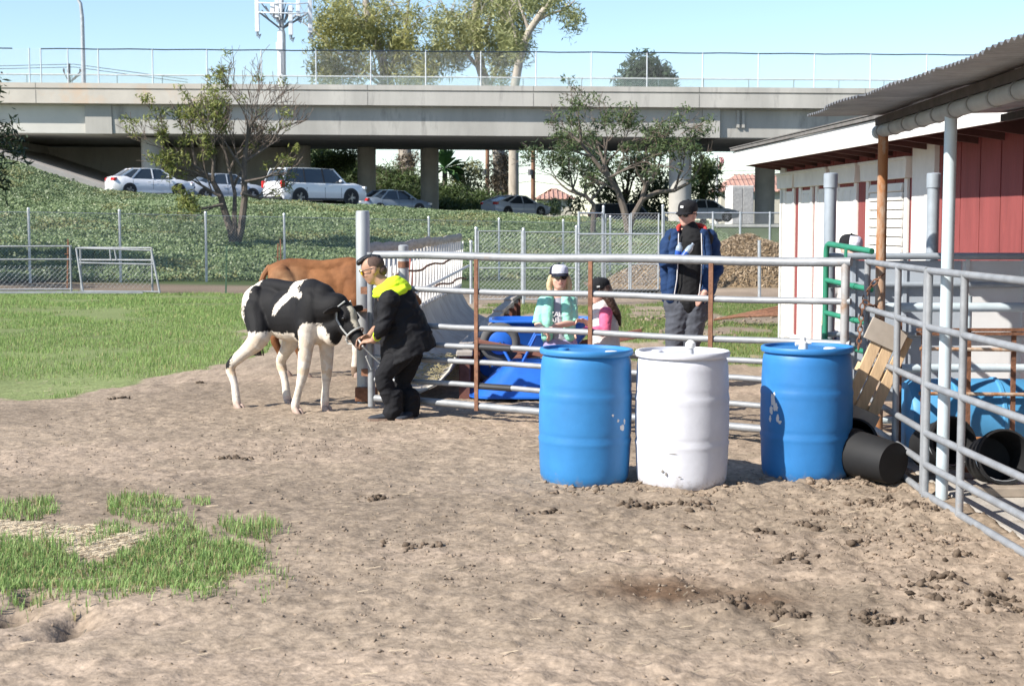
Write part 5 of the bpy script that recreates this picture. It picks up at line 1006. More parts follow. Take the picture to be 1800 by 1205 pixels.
def house(label, u0, u1, vr, ve, vb, yy, dep=9.):
    x0, x1 = (u0-900)/F*yy, (u1-900)/F*yy; zr, ze, zb_ = A(900, vr, yy).z, A(900, ve, yy).z, A(900, vb, yy).z-1.5; o = thing('house', label, 'house', (x0, yy, zb_))
    m = MB(); m.box(((x0+x1)/2, yy+dep/2, (ze+zb_)/2), (x1-x0, dep, ze-zb_)); m.build('wall', M_st, o)
    c = MB(); e = .5; pk = [V(x0+2, yy+dep/2, zr), V(x1-2, yy+dep/2, zr)]; q = [V(x0-e, yy-e, ze), V(x1+e, yy-e, ze), V(x1+e, yy+dep+e, ze), V(x0-e, yy+dep+e, ze)]; c.add(q+pk, [(0, 1, 5, 4), (1, 2, 5), (2, 3, 4, 5), (3, 0, 4), (0, 3, 2, 1)]); rf = c.build('roof', M_tile, o)
    n = int((x1-x0+1)/.45)
    for i in range(n):
        xx = x0-e+.2+i*.45; t0 = min(1, max(0, (xx-x0+e)/(2+e))); t1 = min(1, max(0, (x1+e-xx)/(2+e))); t = min(t0, t1); m = MB(); m.tube([(xx, yy-e-.02, ze+.04), (xx, yy-e+(dep/2+e)*t, ze+(zr-ze)*t+.05)], .09, 5); m.build('tile_row', M_tile, rf)
    for i, xx in enumerate(np.linspace(x0+1.5, x1-1.5, max(2, int((x1-x0)/4)))):
        w = MB(); w.box((xx, yy-.03, (ze+zb_)/2+.8), (1.1, .08, 1.2)); wf = w.build('window', mat('frame_white', (.65, .64, .6), .6), o); g = MB(); g.box((xx, yy-.08, (ze+zb_)/2+.8), (.9, .04, 1.0)); g.build('pane', mat('glass_dark', (.03, .035, .045), .1, spec=.8), wf)
    return o
house('tan house with red tiled roof between the right bridge columns', 1266, 1460, 305, 337, 372, 150)
house('small far house with red tiled roof above the silver coupe', 945, 1005, 330, 350, 372, 152, 7)
p0 = A(1302, 372, 116); o = thing('utility_cabinet', 'big white utility cabinet standing before the tiled house', 'cabinet', (p0.x, 116, 1.2)); zc0, zc1 = 1.2, A(1302, 326, 116).z
m = MB(); m.box((p0.x, 116.8, (zc0+zc1)/2), (1.75, 1.5, zc1-zc0), rz=.25); m.build('housing', mat('cabinet_white', (.64, .63, .6), .6, var=.06), o, bevel=.04)
for s in (-.42, .42): m = MB(); m.box((p0.x+s+.15, 116.02+s*.25, (zc0+zc1)/2), (.8, .04, zc1-zc0-.3), rz=.25); m.build('door', mat('cabinet_door', (.58, .57, .55), .6), o, bevel=.01)
xx = (1258-900)/F*112; o = thing('flag_pole', 'white flag pole with a limp red and white flag', 'flag pole', (xx, 112, 1)); m = MB(); m.tube([(xx, 112, 1), (xx, 112, A(1258, 273, 112).z)], [.12, .08], 8); m.build('pole', Mw, o)
fl = MB(); n = 8; vs = []
for j in range(6):
    for i in range(n): z = A(1258, 276+4.6*j, 112).z; vs.append(V(xx+.1+.05*i+.12*math.sin(j), 112+.12*math.sin(i*1.9+j), z))
fl.add(vs, [(j*n+i, j*n+i+1, (j+1)*n+i+1, (j+1)*n+i) for j in range(5) for i in range(n-1)]); fl.build('flag', mat('flag_cloth', (.5, .06, .07), .8, col2=(.65, .62, .62), scale=3, stretch=(1, 1, 6)), o, smooth=True)
# ---------------------------------------------------------------- vehicles
M_gl = mat('car_glass', (.03, .04, .05), .06, spec=.9, var=.1); M_ty = mat('car_tyre', (.03, .03, .032), .85, var=.15); M_rim = mat('car_rim', (.5, .5, .52), .3, metal=.7, var=.1); M_blk = mat('car_trim_black', (.025, .025, .028), .5); M_tail = mat('tail_light_red', (.5, .02, .02), .25, var=.15); M_chr = mat('plate_pale', (.55, .55, .52), .5)
def car(label, loc, heading, col, kind, cname):
    o = thing('car', label, 'car', (0, 0, 0), 'cars on the road behind the field'); P = mat('paint_'+cname, col, .3, var=.03, coat=.7, spec=.5)
    S = dict(sedan=dict(L=4.35, W=1.7, H=1.46, b=.92, hood=.86, deck=1.0, wb=2.55, wr=.31, cab=(-1.75, -1.05, .35, 1.1), g=.18), suv=dict(L=5.0, W=2.0, H=1.84, b=1.13, hood=1.1, deck=1.15, wb=2.95, wr=.39, cab=(-2.38, -2.1, .55, 1.2), g=.25), coupe=dict(L=4.5, W=1.75, H=1.4, b=.88, hood=.84, deck=1.0, wb=2.62, wr=.32, cab=(-1.95, -.85, .25, 1.15), g=.17))[kind]
    L, W, Hh, wb, wr = S['L'], S['W'], S['H'], S['wb'], S['wr']; hw = W/2; x0, x1 = -L/2, L/2
    st = [(x0, .45, S['deck']-.12, .86), (x0+.12, .3, S['deck'], .95), (x0+.6, S['g'], S['deck']+.02, 1), (S['cab'][1], S['g'], S['b']+.03, 1), (0, S['g'], S['b'], 1), (S['cab'][3]-.1, S['g'], S['b']-.02, 1), (x1-.75, S['g'], S['hood'], .97), (x1-.2, .25, S['hood']-.14, .9), (x1, .38, S['hood']-.3, .76)]
    def ring(x, zl, zh, w): a = hw*w; return [V(x, a*.92, zl), V(x, a, zl+.16), V(x, a, (zl+zh)/2), V(x, a*.97, zh-.1), V(x, a*.86, zh), V(x, 0, zh+.025), V(x, -a*.86, zh), V(x, -a*.97, zh-.1), V(x, -a, (zl+zh)/2), V(x, -a, zl+.16), V(x, -a*.92, zl)]
    m = MB(); m.loft([ring(*q) for q in st]); body = m.build('body', P, o, smooth=True)
    c0, c1, c2, c3 = S['cab']; zb_ = S['b']-.02; zt_ = Hh-.05
    def cr(x, z, w): return [V(x, hw*w, z), V(x, 0, z+.03), V(x, -hw*w, z)]
    m = MB(); lo = [V(c0, hw*.84, S['deck']-.02), V(c0+.5, hw*.93, zb_), V(c3-.4, hw*.93, zb_), V(c3, hw*.84, zb_-.02)]; hi = [V(c1, hw*.7, zt_), V(c1+.4, hw*.76, zt_), V(c2-.3, hw*.76, zt_), V(c2, hw*.68, zt_-.02)]
    mir = lambda p: V(p.x, -p.y, p.z); lo2, hi2 = [mir(p) for p in lo], [mir(p) for p in hi]; A_ = lo+hi+lo2+hi2
    m.add(A_, [(0, 1, 5, 4), (1, 2, 6, 5), (2, 3, 7, 6), (8, 12, 13, 9), (9, 13, 14, 10), (10, 14, 15, 11), (4, 5, 13, 12), (5, 6, 14, 13), (6, 7, 15, 14), (0, 4, 12, 8), (3, 11, 15, 7)]); m.build('window_glass', M_gl, body)
    m = MB(); rp = [V(c1-.12, 0, zt_+.0), V(c1, 0, zt_+.03), V((c1+c2)/2, 0, Hh), V(c2, 0, zt_+.015), V(c2+.1, 0, zt_-.03)]; m.loft([[V(p.x, hw*w*k, p.z-.04*abs(k)**2+.012) for k in (-1, -.6, 0, .6, 1)]+[V(p.x, hw*w*k, p.z-.04*abs(k)**2-.02) for k in (1, .6, 0, -.6, -1)] for p, w in zip(rp, (.68, .75, .78, .75, .68))]); m.build('roof', P, body, smooth=True)
    for s in (1, -1):
        q = lambda a: V(a.x, a.y*s*1.004, a.z)
        for a, b2, w in ((lo[0], hi[0], .12), (lo[3], hi[3], .07), (V(-.1, hw*.935, zb_), V(-.15, hw*.77, zt_), .06)) + (((V(c0+.55, hw*.935, zb_), V(c1+.35, hw*.77, zt_), .08),) if kind != 'suv' else ((V(-1.2, hw*.935, zb_), V(-1.2, hw*.77, zt_), .05),)): m = MB(); m.bar(q(a), q(b2), w, .03, up=(0, s, 0)); m.build('pillar', P if kind != 'suv' or a.x in (lo[0].x, lo[3].x) else M_blk, body)
        for xw in (-wb/2-.05, wb/2-.05):
            m = MB(); m.lathe([(wr*.6, -.11), (wr*.95, -.11), (wr, -.07), (wr, .07), (wr*.95, .11), (wr*.6, .11)], V(xw, s*(hw-.1), wr), 22, M=Matrix.Rotation(math.pi/2, 3, 'X')); wl_ = m.build('wheel', M_ty, o, smooth=True)
            m = MB(); m.lathe([(wr*.62, -.06), (wr*.62, .06)], V(xw, s*(hw-.07), wr), 18, M=Matrix.Rotation(math.pi/2, 3, 'X'))
            for k in range(5): a = k*1.257; m.bar(V(xw, s*(hw+.0), wr), V(xw+wr*.6*math.cos(a), s*(hw+.0), wr+wr*.6*math.sin(a)), .09, .02, up=(0, 1, 0))
            m.build('rim', M_rim, wl_)
            m = MB(); m.lathe([(wr*1.16, -.02), (wr*1.16, .02)], V(xw, s*(hw-.012), wr+.02), 22, M=Matrix.Rotation(math.pi/2, 3, 'X')); m.build('wheel_arch', M_blk, body)
        m = MB(); zt2 = S['deck']-.13; 
        if kind == 'suv': m.box((x0+.06, s*(hw-.12), 1.02), (.2, .16, .34))
        else: m.box((x0+.1, s*(hw-.2), zt2), (.22, .34, .16), rz=-s*.3)
        m.build('tail_light', M_tail, body, bevel=.03)
        m = MB(); m.box((x1-.22, s*(hw-.2), S['hood']-.22), (.22, .3, .13), rz=-s*.5); m.build('headlight', mat('headlight_clear', (.6, .62, .65), .1), body, bevel=.02)
        m = MB(); m.ell((c3-.45, s*(hw+.08), S['b']+.06), (.08, .11, .07)); m.build('mirror', P, body, smooth=True)
        for xd in (-.12, c3-.75 if kind != 'coupe' else -.9): m = MB(); m.box((xd-.2, s*(hw+.012), S['b']-.17), (.18, .02, .03)); m.build('door_handle', P, body)
        for xd in (-.1, c3-.35, -1.15): m = MB(); m.box((xd, s*(hw*1.0+.0015), .62), (.012, .006, .5)); m.build('door_seam', M_blk, body)
    m = MB(); m.box((x0-.012, 0, .78), (.03, .32, .12)); m.build('number_plate', M_chr, body)
    m = MB(); m.box((x0+.07, 0, .36), (.2, W*.8, .14)); m.build('bumper', M_blk if kind == 'suv' else P, body, bevel=.03)
    m = MB(); m.bar((-wb/2, hw-.02, S['g']+.05), (wb/2, hw-.02, S['g']+.05), .05, .1); m.bar((-wb/2, -hw+.02, S['g']+.05), (wb/2, -hw+.02, S['g']+.05), .05, .1); m.build('sill', M_blk if kind == 'suv' else P, body)
    o.location = loc; o.rotation_euler = (0, .0, heading); return o
def park(u, yy, head, *a): x = (u-900)/F*yy; return car(a[0], (x, yy, road_z(x, yy)+a[4] if len(a) > 4 else road_z(x, yy)), math.radians(head), *a[1:4])
park(268, 79, 30, 'white sedan at the rear of the queue, beneath the bridge abutment', (.76, .76, .78), 'sedan', 'white')
park(400, 82, 24, 'silver sedan mostly hidden behind the half bare tree', (.42, .45, .5), 'sedan', 'silver')
park(557, 75.5, 40, 'white sport utility vehicle with dark windows and large wheels', (.8, .8, .8), 'suv', 'pure_white')
park(694, 90, 30, 'grey blue sedan with only its roof above the ivy, ahead of the white utility vehicle', (.2, .24, .29), 'sedan', 'slate', -.25)
park(908, 96, 38, 'silver coupe with long red tail lights, alone before the utility poles', (.5, .52, .56), 'coupe', 'bright_silver')
park(1104, 101, 10, 'dark sport utility vehicle seen behind the tall double gate', (.03, .035, .045), 'suv', 'black', -.5)
park(1238, 100, 10, 'pale sedan seen over the capped man\'s shoulder by the column', (.5, .53, .58), 'sedan', 'pale', .2)
# ---------------------------------------------------------------- animals
def chain(mb, pts, rs, n=12, sub=3, flat=None):
    "tapering limb through joints, smoothed by Catmull-Rom"
    P = [Vector(p) for p in pts]; out, rr = [], []
    for i in range(len(P)-1):
        p0, p1, p2, p3 = P[max(i-1, 0)], P[i], P[i+1], P[min(i+2, len(P)-1)]
        for k in range(sub):
            t = k/sub; out.append(.5*((2*p1)+(p2-p0)*t+(2*p0-5*p1+4*p2-p3)*t*t+(3*p1-p0-3*p2+p3)*t**3)); rr.append(rs[i]+(rs[i+1]-rs[i])*t)
    out.append(P[-1]); rr.append(rs[-1]); mb.tube(out, rr, n, flat=flat)
    k = flat[1] if flat else 1.
    for e, r in ((P[0], rs[0]), (P[-1], rs[-1])): mb.ell(e, (r, r*k, r), n=12, m=8)
    return mb
def quadruped(name, label, cat, origin, head_ang, sc, feet, headp, colfn, hidemat, group=None, tail=None, udder=False, lean=1.):
    "local frame: x forward, y left, z up; feet: HR, HL, FR, FL (x, y); headp: poll and muzzle (x,y,z)"
    O = Vector(origin); R = Matrix.Rotation(head_ang, 3, 'Z'); W = lambda x, y, z: O+R@Vector((x*sc, y*sc, z*sc)); W2 = lambda x, y, z: O+R@Vector((x, y, z))
    o = thing(name, label, cat, O, group); m = MB(); Rm = R
    E = lambda x, y, z, a, b, c, ry=0.: m.ell(W(x, y, z), (a*sc, b*sc, c*sc), M=Rm@Matrix.Rotation(ry, 3, 'Y'), n=18, m=12)
    # trunk: deep chest, narrower flank, bony hips
    E(.20, 0, .81, .28, .155, .25); E(-.02, 0, .80, .34, .17, .22); E(-.26, 0, .85, .25, .16, .195); E(.33, 0, .84, .17, .15, .25, .2); E(-.38, 0, .93, .13, .15, .12)
    chain(m, [W(-.47, 0, 1.0), W(-.3, 0, 1.045), W(0, 0, 1.02), W(.25, 0, 1.05), W(.36, 0, 1.0)], [.05*sc, .065*sc, .07*sc, .07*sc, .06*sc])
    for s in (1, -1): E(-.37, s*.1, 1.0, .06, .055, .05); E(.3, s*.12, .82, .12, .065, .2, .25); E(-.36, s*.125, .84, .14, .07, .19, -.25)
    E(.48, 0, .7, .09, .09, .13)
    poll, muz = [W2(*h) for h in headp]; hd = (muz-poll); Lh = hd.length; hd.normalize()
    chain(m, [W(.28, 0, .93), W(.44, 0, .88), (W(.5, 0, .86)+poll)/2+V(0, 0, .03*sc), poll-hd*.02], [.17*sc, .14*sc, .115*sc, .085*sc], n=14)
    chain(m, [W(.42, 0, .7), (W(.5, 0, .7)+poll)/2-V(0, 0, .05*sc), poll+hd*.1*sc-V(0, 0, .03*sc)], [.1*sc, .085*sc, .06*sc], n=14)
    sd = hd.cross(V(0, 0, 1)).normalized(); upv = sd.cross(hd).normalized(); HM = Matrix((hd, sd, upv)).transposed()
    hp = lambda a, b, c: poll+hd*(a*Lh)+sd*b*sc+upv*c*sc
    m.ell(hp(.18, 0, .0), (.12*sc, .088*sc, .095*sc), M=HM, n=16, m=10); m.ell(hp(.42, 0, -.012), (.15*sc, .07*sc, .08*sc), M=HM, n=16, m=10); m.ell(hp(.72, 0, -.005), (.13*sc, .052*sc, .058*sc), M=HM, n=16, m=10); m.ell(hp(.92, 0, -.008), (.052*sc, .057*sc, .052*sc), M=HM, n=14, m=8); m.ell(hp(.8, 0, -.045), (.1*sc, .04*sc, .03*sc), M=HM)
    for s in (1, -1): m.ell(hp(.28, s*.066, .035), (.035*sc, .025*sc, .025*sc), M=HM); m.ell(hp(.4, s*.045, -.05), (.08*sc, .03*sc, .05*sc), M=HM)
    # legs with real joints
    for i, (fx, fy) in enumerate(feet):
        f = W2(fx, fy, 0); s = -1 if i % 2 == 0 else 1
        if i < 2:
            hip = W(-.34, s*.11, .82); kn = hip.lerp(f, .3)+R@V(.13*sc, s*.02*sc, 0)-V(0, 0, .02*sc); hock = V(f.x, f.y, .37*sc)+R@V(-.085*sc, 0, 0); fet = V(f.x, f.y, .09*sc)+R@V(-.012*sc, 0, 0)
            kn.z = .62*sc; chain(m, [hip, kn, kn.lerp(hock, .55)+R@V(.005, 0, 0), hock, hock.lerp(fet, .5)+R@V(.012*sc, 0, 0), fet, V(f.x, f.y, .045*sc)], [.135*sc, .095*sc, .056*sc, .045*sc, .032*sc, .038*sc, .034*sc])
            m.ell(hock+R@V(-.018*sc, 0, .01*sc), (.03*sc, .026*sc, .045*sc), M=R)
        else:
            sh = W(.3, s*.1, .74); kn = sh.lerp(V(f.x, f.y, 0), .5); kn.z = .345*sc; kn += R@V(.012*sc, 0, 0); fet = V(f.x, f.y, .09*sc)
            chain(m, [sh, sh.lerp(kn, .45), kn, kn.lerp(fet, .5), fet, V(f.x, f.y, .045*sc)], [.1*sc, .066*sc, .048*sc, .032*sc, .037*sc, .034*sc]); m.ell(kn+R@V(.012*sc, 0, 0), (.03*sc, .038*sc, .045*sc), M=R)
    Ri = R.inverted()
    def cf(co):
        d = (co-np.array(O, dtype=np.float32)) @ np.array(R, dtype=np.float32)          # rows times R == R^-1 applied
        hx = (co-np.array(poll, dtype=np.float32)) @ np.array(HM, dtype=np.float32)
        return colfn(d/sc, hx/np.array([Lh, sc, sc]), co)
    skin_obj('body', m, .0115*max(1, sc), hidemat, o, 4, .5, cf)
    Mh = mat('hoof_horn', (.36, .26, .21), .6, var=.25); Mk = mat('eye_dark', (.008, .007, .007), .1, spec=.8)
    for (fx, fy) in feet:
        f = W2(fx, fy, 0)
        for s in (1, -1):
            k = MB(); a = R@V(.02*sc, s*.019*sc, 0); rings = []
            for (zz, rx, ry_, dx) in ((0, .046, .02, .016), (.02, .043, .02, .012), (.05, .033, .019, .0), (.062, .02, .012, -.005)):
                rings.append([f+a+R@V(dx*sc+rx*sc*math.cos(t), ry_*sc*math.sin(t), 0)+V(0, 0, zz*sc) for t in np.linspace(0, 2*math.pi, 12, endpoint=False)])
            k.loft(rings); k.build('hoof', Mh, o, smooth=True)
    for s in (1, -1):
        k = MB(); k.ell(hp(.3, s*.083, .03), .016*sc); k.build('eye', Mk, o, smooth=True)
        k = MB(); e0 = hp(.06, s*.07, .03); ed = (sd*s*.9-hd*.25+V(0, 0, -.1)).normalized(); wd = ed.cross(hd).normalized()
        rings = []
        for t, w_, th in ((0, .02, .018), (.3, .045, .016), (.6, .05, .012), (.85, .035, .01), (1, .008, .006)):
            c_ = e0+ed*.155*sc*t-V(0, 0, .03*sc*t*t); rings.append([c_+wd*w_*sc*math.cos(q)+ed.cross(wd)*th*sc*math.sin(q) for q in np.linspace(0, 2*math.pi, 10, endpoint=False)])
        k.loft(rings); k.build('ear', mat('ear_'+name, (.02, .018, .018) if 'calf' in name else (.2, .09, .04), .9, var=.2), o, smooth=True)
        k = MB(); k.ell(hp(.975, s*.026, .008), .012*sc); k.build('nostril', Mk, o, smooth=True)
    k = MB(); tp = tail or [(-.49, 0, 1.02), (-.55, 0, .92), (-.54, 0, .7), (-.52, -.02, .5)]
    chain(k, [W(*p) for p in tp], [.03*sc, .024*sc, .018*sc, .014*sc], n=8); tl_ = k.build('tail', mat('tail_'+name, (.018, .016, .016) if 'calf' in name else (.22, .1, .045), .9), o, smooth=True)
    k = MB(); e = W(*tp[-1])
    for _ in range(60): q = e+V(random.gauss(0, .018), random.gauss(0, .018), 0)*sc; k.tube([e+V(0, 0, .03), q-V(0, 0, .07*sc), q+V(random.gauss(0, .015), random.gauss(0, .015), -.17*sc)], [.006*sc, .006*sc, .002], 4)
    sw = k.build('switch', mat('switch_'+name, (.03, .022, .02) if 'calf' in name else (.1, .045, .03), .9), tl_); sw['kind'] = 'stuff'
    return o, hp, hd, sd, upv
def calf_col(d, h, co):
    n = fbm(d[:, 0]*7+3, d[:, 2]*7+d[:, 1]*4, 3, 7)-.5; n2 = fbm(d[:, 0]*22, d[:, 2]*22, 2, 17)-.5; w = .06*n+.022*n2+.005*rng.normal(size=len(d))
    x, y, z = d[:, 0]+w*1.4, d[:, 1], d[:, 2]+w*1.4; L = len(d); blk = np.array([.007, .0065, .007]); wht = np.array([.66, .59, .5]); c = np.tile(wht, (L, 1)); tan = np.array([.55, .38, .22])
    black = (z > .67+.1*sstep(.22, .36, x)-.16*sstep(.44, .55, x)) & (x > -.39+.12*np.clip(1.0-z, 0, .3)) & (x < .62)
    black |= (x > .14) & (z > .53) & (y < -.06) & (x < .28)                                # shoulder patch running down the foreleg
    def cap2(ax, az, bx, bz, r):
        t = np.clip(((x-ax)*(bx-ax)+(z-az)*(bz-az))/((bx-ax)**2+(bz-az)**2), 0, 1); return np.hypot(x-ax-t*(bx-ax), z-az-t*(bz-az)) < r*(1-.45*t)
    black &= ~((cap2(.12, 1.07, -.04, .86, .06) | cap2(.1, 1.04, .25, .98, .05)) & (y < .14))    # white flash behind the withers
    black &= ~((x < -.36) & (z > .98))                                                           # white tail head
    black &= ~((x > .27) & (x < .62) & (z < .66) & (np.abs(y) < .09))                            # white brisket
    black |= (np.hypot(x+.47, (z-.42)*.8) < .055) & (y < 0)                                       # hock spot
    black |= (np.hypot((x-.2)*1.6, z-.42) < .035) & (y < -.12)
    head = (h[:, 0] > -.25) & (d[:, 0] > .52); black |= head
    blaze = head & (h[:, 2] > .045) & (np.abs(h[:, 1]) < .036+.02*n) & (h[:, 0] > .08) & (h[:, 0] < .62)
    black &= ~blaze; c[black] = blk*(1+.8*np.clip(n[black], 0, 1))[:, None]
    c[blaze] = np.array([.5, .45, .36])
    dirty = ~black & (z < .3) & (n+n2 > .05); c[dirty] = c[dirty]*.7+np.array([.26, .2, .15])*.3
    low = ~black & (z < .66) & (n > .1); c[low] = c[low]*.65+tan*.35
    kn = ~black & (np.abs(z-.34) < .035) & (n2 > -.1); c[kn] = c[kn]*.45+tan*.55
    pink = (h[:, 0] > .93) & (h[:, 2] < .02) & head & (n2 > .02); c[pink] = np.array([.3, .22, .2]); bel = ~black & (z < .62) & (z > .5) & (np.abs(y) < .12); c[bel] = c[bel]*.7+np.array([.6, .48, .36])*.3
    ft = z < .075; c[ft] = c[ft]*.5+np.array([.55, .36, .3])*.5; return c
M_hide = vcmat('hide_short_hair', .7, bump=.35, bscale=120, var=.12, vscale=25, spec=.25)
CO = (-1.886, 13.08, 0.)
calf, hp_, hd_, sd_, up_ = quadruped('holstein_calf', 'black and white calf in a rope halter nosing the young man\'s hands', 'calf', CO, math.radians(-41), 1.03, [(-.39, -.31), (-.31, .19), (.21, -.17), (.28, .1)], [(.6, .02, .90), (.83, .03, .615)], calf_col, M_hide, tail=[(-.5, 0, 1.0), (-.555, .03, .93), (-.56, .05, .75), (-.54, .06, .6)])
calf.name = 'calf'
# rope halter
hl = thing('rope_halter', 'grey rope halter around the calf\'s muzzle and cheeks', 'halter', hp_(.5, 0, 0)); Mrp = mat('halter_rope', (.4, .4, .38), .9, var=.25, scale=60)
k = MB(); k.tube([hp_(.66, .07*math.cos(t), -.01+.078*math.sin(t)) for t in np.linspace(0, 2*math.pi, 22, endpoint=False)], .0085, 7, closed=True); k.build('nose_band', Mrp, hl, smooth=True)
for s in (1, -1): k = MB(); k.tube([hp_(.66, s*.068, -.03), hp_(.45, s*.082, -.035), hp_(.22, s*.1, -.02), hp_(.0, s*.09, .03), hp_(-.05, s*.03, .09)], .008, 7); k.build('cheek_strap', Mrp, hl, smooth=True)
k = MB(); k.tube([hp_(.66, 0, -.085), hp_(.6, .0, -.12), hp_(.68, -.02, -.14)], .009, 7); k.build('chin_knot', Mrp, hl, smooth=True)
def cow_col(d, h, co):
    n = fbm(d[:, 0]*3+1, d[:, 2]*3, 4, 27); n2 = fbm(d[:, 0]*9, d[:, 2]*9+d[:, 1]*5, 3, 28); t = np.clip(n*1.3-.2+.5*(n2-.5), 0, 1)[:, None]
    c = np.array([.12, .045, .018])*(1-t)+np.array([.27, .118, .048])*t
    pale = (np.exp(-(((d[:, 0]+.33)/.13)**2+((d[:, 2]-.93)/.09)**2))*np.clip(n2*2-.3, 0, 1))[:, None]*.6; c = c*(1-pale)+np.array([.42, .26, .14])*pale
    lg = ((d[:, 2] < .34) & (d[:, 0] > .1))[:, None]; c = np.where(lg, np.array([.6, .53, .45]), c); ft = (d[:, 2] < .12)[:, None]; return np.where(ft, np.array([.2, .14, .1]), c)
c0_ = A(568, 600, 15.8); CWO = (c0_.x, 15.85, 0); 
cow = quadruped('brown_cow', 'brown cow standing behind the calf with its head at the feed rack', 'cow', CWO, math.radians(6), 1.13, [(-.2, -.14), (-.42, .12), (.32, -.14), (.46, .14)], [(.72, -.02, .98), (.98, -.03, .8)], cow_col, vcmat('hide_brown', .75, bump=.4, bscale=90, var=.16, vscale=14, spec=.2), tail=[(-.49, 0, 1.02), (-.56, -.03, .9), (-.56, -.08, .65), (-.55, -.1, .48)])
# ---------------------------------------------------------------- people
M_sk = mat('skin_tan', (.42, .24, .16), .55, var=.08, scale=20, spec=.35); M_skf = mat('skin_fair', (.6, .36, .28), .55, var=.08, scale=20, spec=.35)
def head_pieces(m, c, face, up, s, nose=True):
    "c: head centre; s: scale (1 = adult head 0.235 m tall)"
    face = Vector(face).normalized(); side = Vector(up).cross(face).normalized(); up = face.cross(side).normalized(); M3 = Matrix((face, side, up)).transposed(); q = lambda a, b, d: Vector(c)+face*a*s+side*b*s+up*d*s
    m.ell(q(-.012, 0, .028), (.098*s, .078*s, .092*s), M=M3, n=18, m=12); m.ell(q(.018, 0, -.03), (.072*s, .066*s, .085*s), M=M3, n=16, m=10); m.ell(q(.04, 0, -.078), (.042*s, .045*s, .035*s), M=M3, n=14, m=8)
    m.ell(q(.083, 0, -.018), (.02*s, .014*s, .024*s), M=M3); m.ell(q(.072, 0, .018), (.016*s, .035*s, .014*s), M=M3); m.ell(q(.07, 0, -.056), (.018*s, .026*s, .011*s), M=M3)
    for b in (1, -1): m.ell(q(-.01, b*.077, -.012), (.022*s, .012*s, .033*s), M=M3); m.ell(q(.058, b*.036, -.022), (.026*s, .024*s, .024*s), M=M3)
    return q, M3
def hand(m, wrist, d, palm_n, s, curl=.4, thumb=1.):
    "palm plus five bent fingers; d: direction, palm_n: the way the palm faces, s: hand length"
    d = Vector(d).normalized(); pn = Vector(palm_n); pn = (pn-d*pn.dot(d)).normalized(); sd = d.cross(pn).normalized(); w = Vector(wrist)
    M3 = Matrix((d, sd, pn)).transposed(); m.ell(w+d*.25*s, (.3*s, .23*s, .085*s), M=M3, n=14, m=8); m.ell(w+d*.03*s, (.15*s, .155*s, .105*s), M=M3)
    for i, (o_, L) in enumerate(((.17, .42), (.06, .48), (-.06, .45), (-.17, .35))):
        b = w+d*.48*s+sd*o_*s; c1, c2 = curl*.7, curl*1.6; p1 = b+(d*math.cos(c1)+pn*math.sin(c1))*L*.45*s; p2 = p1+(d*math.cos(c2)+pn*math.sin(c2))*L*.33*s; p3 = p2+(d*math.cos(c2*1.3)+pn*math.sin(c2*1.3))*L*.25*s
        chain(m, [w+d*.3*s+sd*o_*.8*s, b, p1, p2, p3], [.05*s, .05*s, .046*s, .042*s, .035*s], n=8, sub=2)
    t0 = w+d*.12*s+sd*.14*s*thumb; chain(m, [t0, t0+(d*.6+sd*.75*thumb+pn*.25).normalized()*.22*s, t0+(d*.85+sd*.5*thumb+pn*.45).normalized()*.42*s], [.07*s, .055*s, .042*s], n=8, sub=2)
def shoe(root, ankle, toe_dir, L, m_, sole=None, z0=0.):
    d = Vector(toe_dir); d.z = 0; d.normalize(); s = V(-d.y, d.x, 0); a = Vector(ankle); rings = []
    for t, w_, h_ in ((-.27, .2, .5), (-.22, .3, .62), (-.05, .32, .68), (.1, .33, .55), (.3, .36, .38), (.5, .36, .3), (.66, .27, .24), (.73, .1, .14)):
        c = V(a.x, a.y, z0)+d*t*L; rings.append([c+s*(w_*.5*L*math.cos(q))+V(0, 0, max(0.0, (.012+h_*.5*L*(.5+.5*math.sin(q))))) for q in np.linspace(0, 2*math.pi, 14, endpoint=False)])
    k = MB(); k.loft(rings); sh = k.build('shoe', m_, root, smooth=True)
    k = MB(); pr = [V(a.x, a.y, z0)+d*t*L+s*w_*.52*L*q for q in (1, -1) for (t, w_) in (((-.27, .2), (-.2, .3), (.1, .34), (.45, .37), (.68, .26), (.74, .08)) if q == 1 else ((.74, .08), (.68, .26), (.45, .37), (.1, .34), (-.2, .3), (-.27, .2)))]; k.prism(pr, (0, 0, .028)); k.build('sole', sole or mat('sole_rubber', (.28, .24, .21), .8), sh)
def sunglasses(root, q, lens, frame_m, s):
    g = MB()
    for b in (1, -1): g.lathe([(0, -.004*s), (.025*s, -.004*s), (.027*s, 0), (.025*s, .004*s), (0, .005*s)], q(.094, b*.033, .014), 16, M=Matrix((q(0, 1, 0)-q(0, 0, 0), (q(0, 0, 1)-q(0, 0, 0)), (q(1, b*.3, 0)-q(0, 0, 0)))).transposed().normalized() if False else Vector((0, 0, 1)).rotation_difference((q(1, b*.25, 0)-q(0, 0, 0)).normalized()).to_matrix())
    gl = g.build('sunglasses', lens, root, smooth=True); f = MB()
    for b in (1, -1): f.tube([q(.09, b*.06, .02), q(.05, b*.08, .018), q(-.015, b*.084, .01)], .0035*s, 6)
    f.tube([q(.1, -.062, .03), q(.106, 0, .026), q(.1, .062, .03)], .004*s, 6); f.build('frame', frame_m, gl, smooth=True)
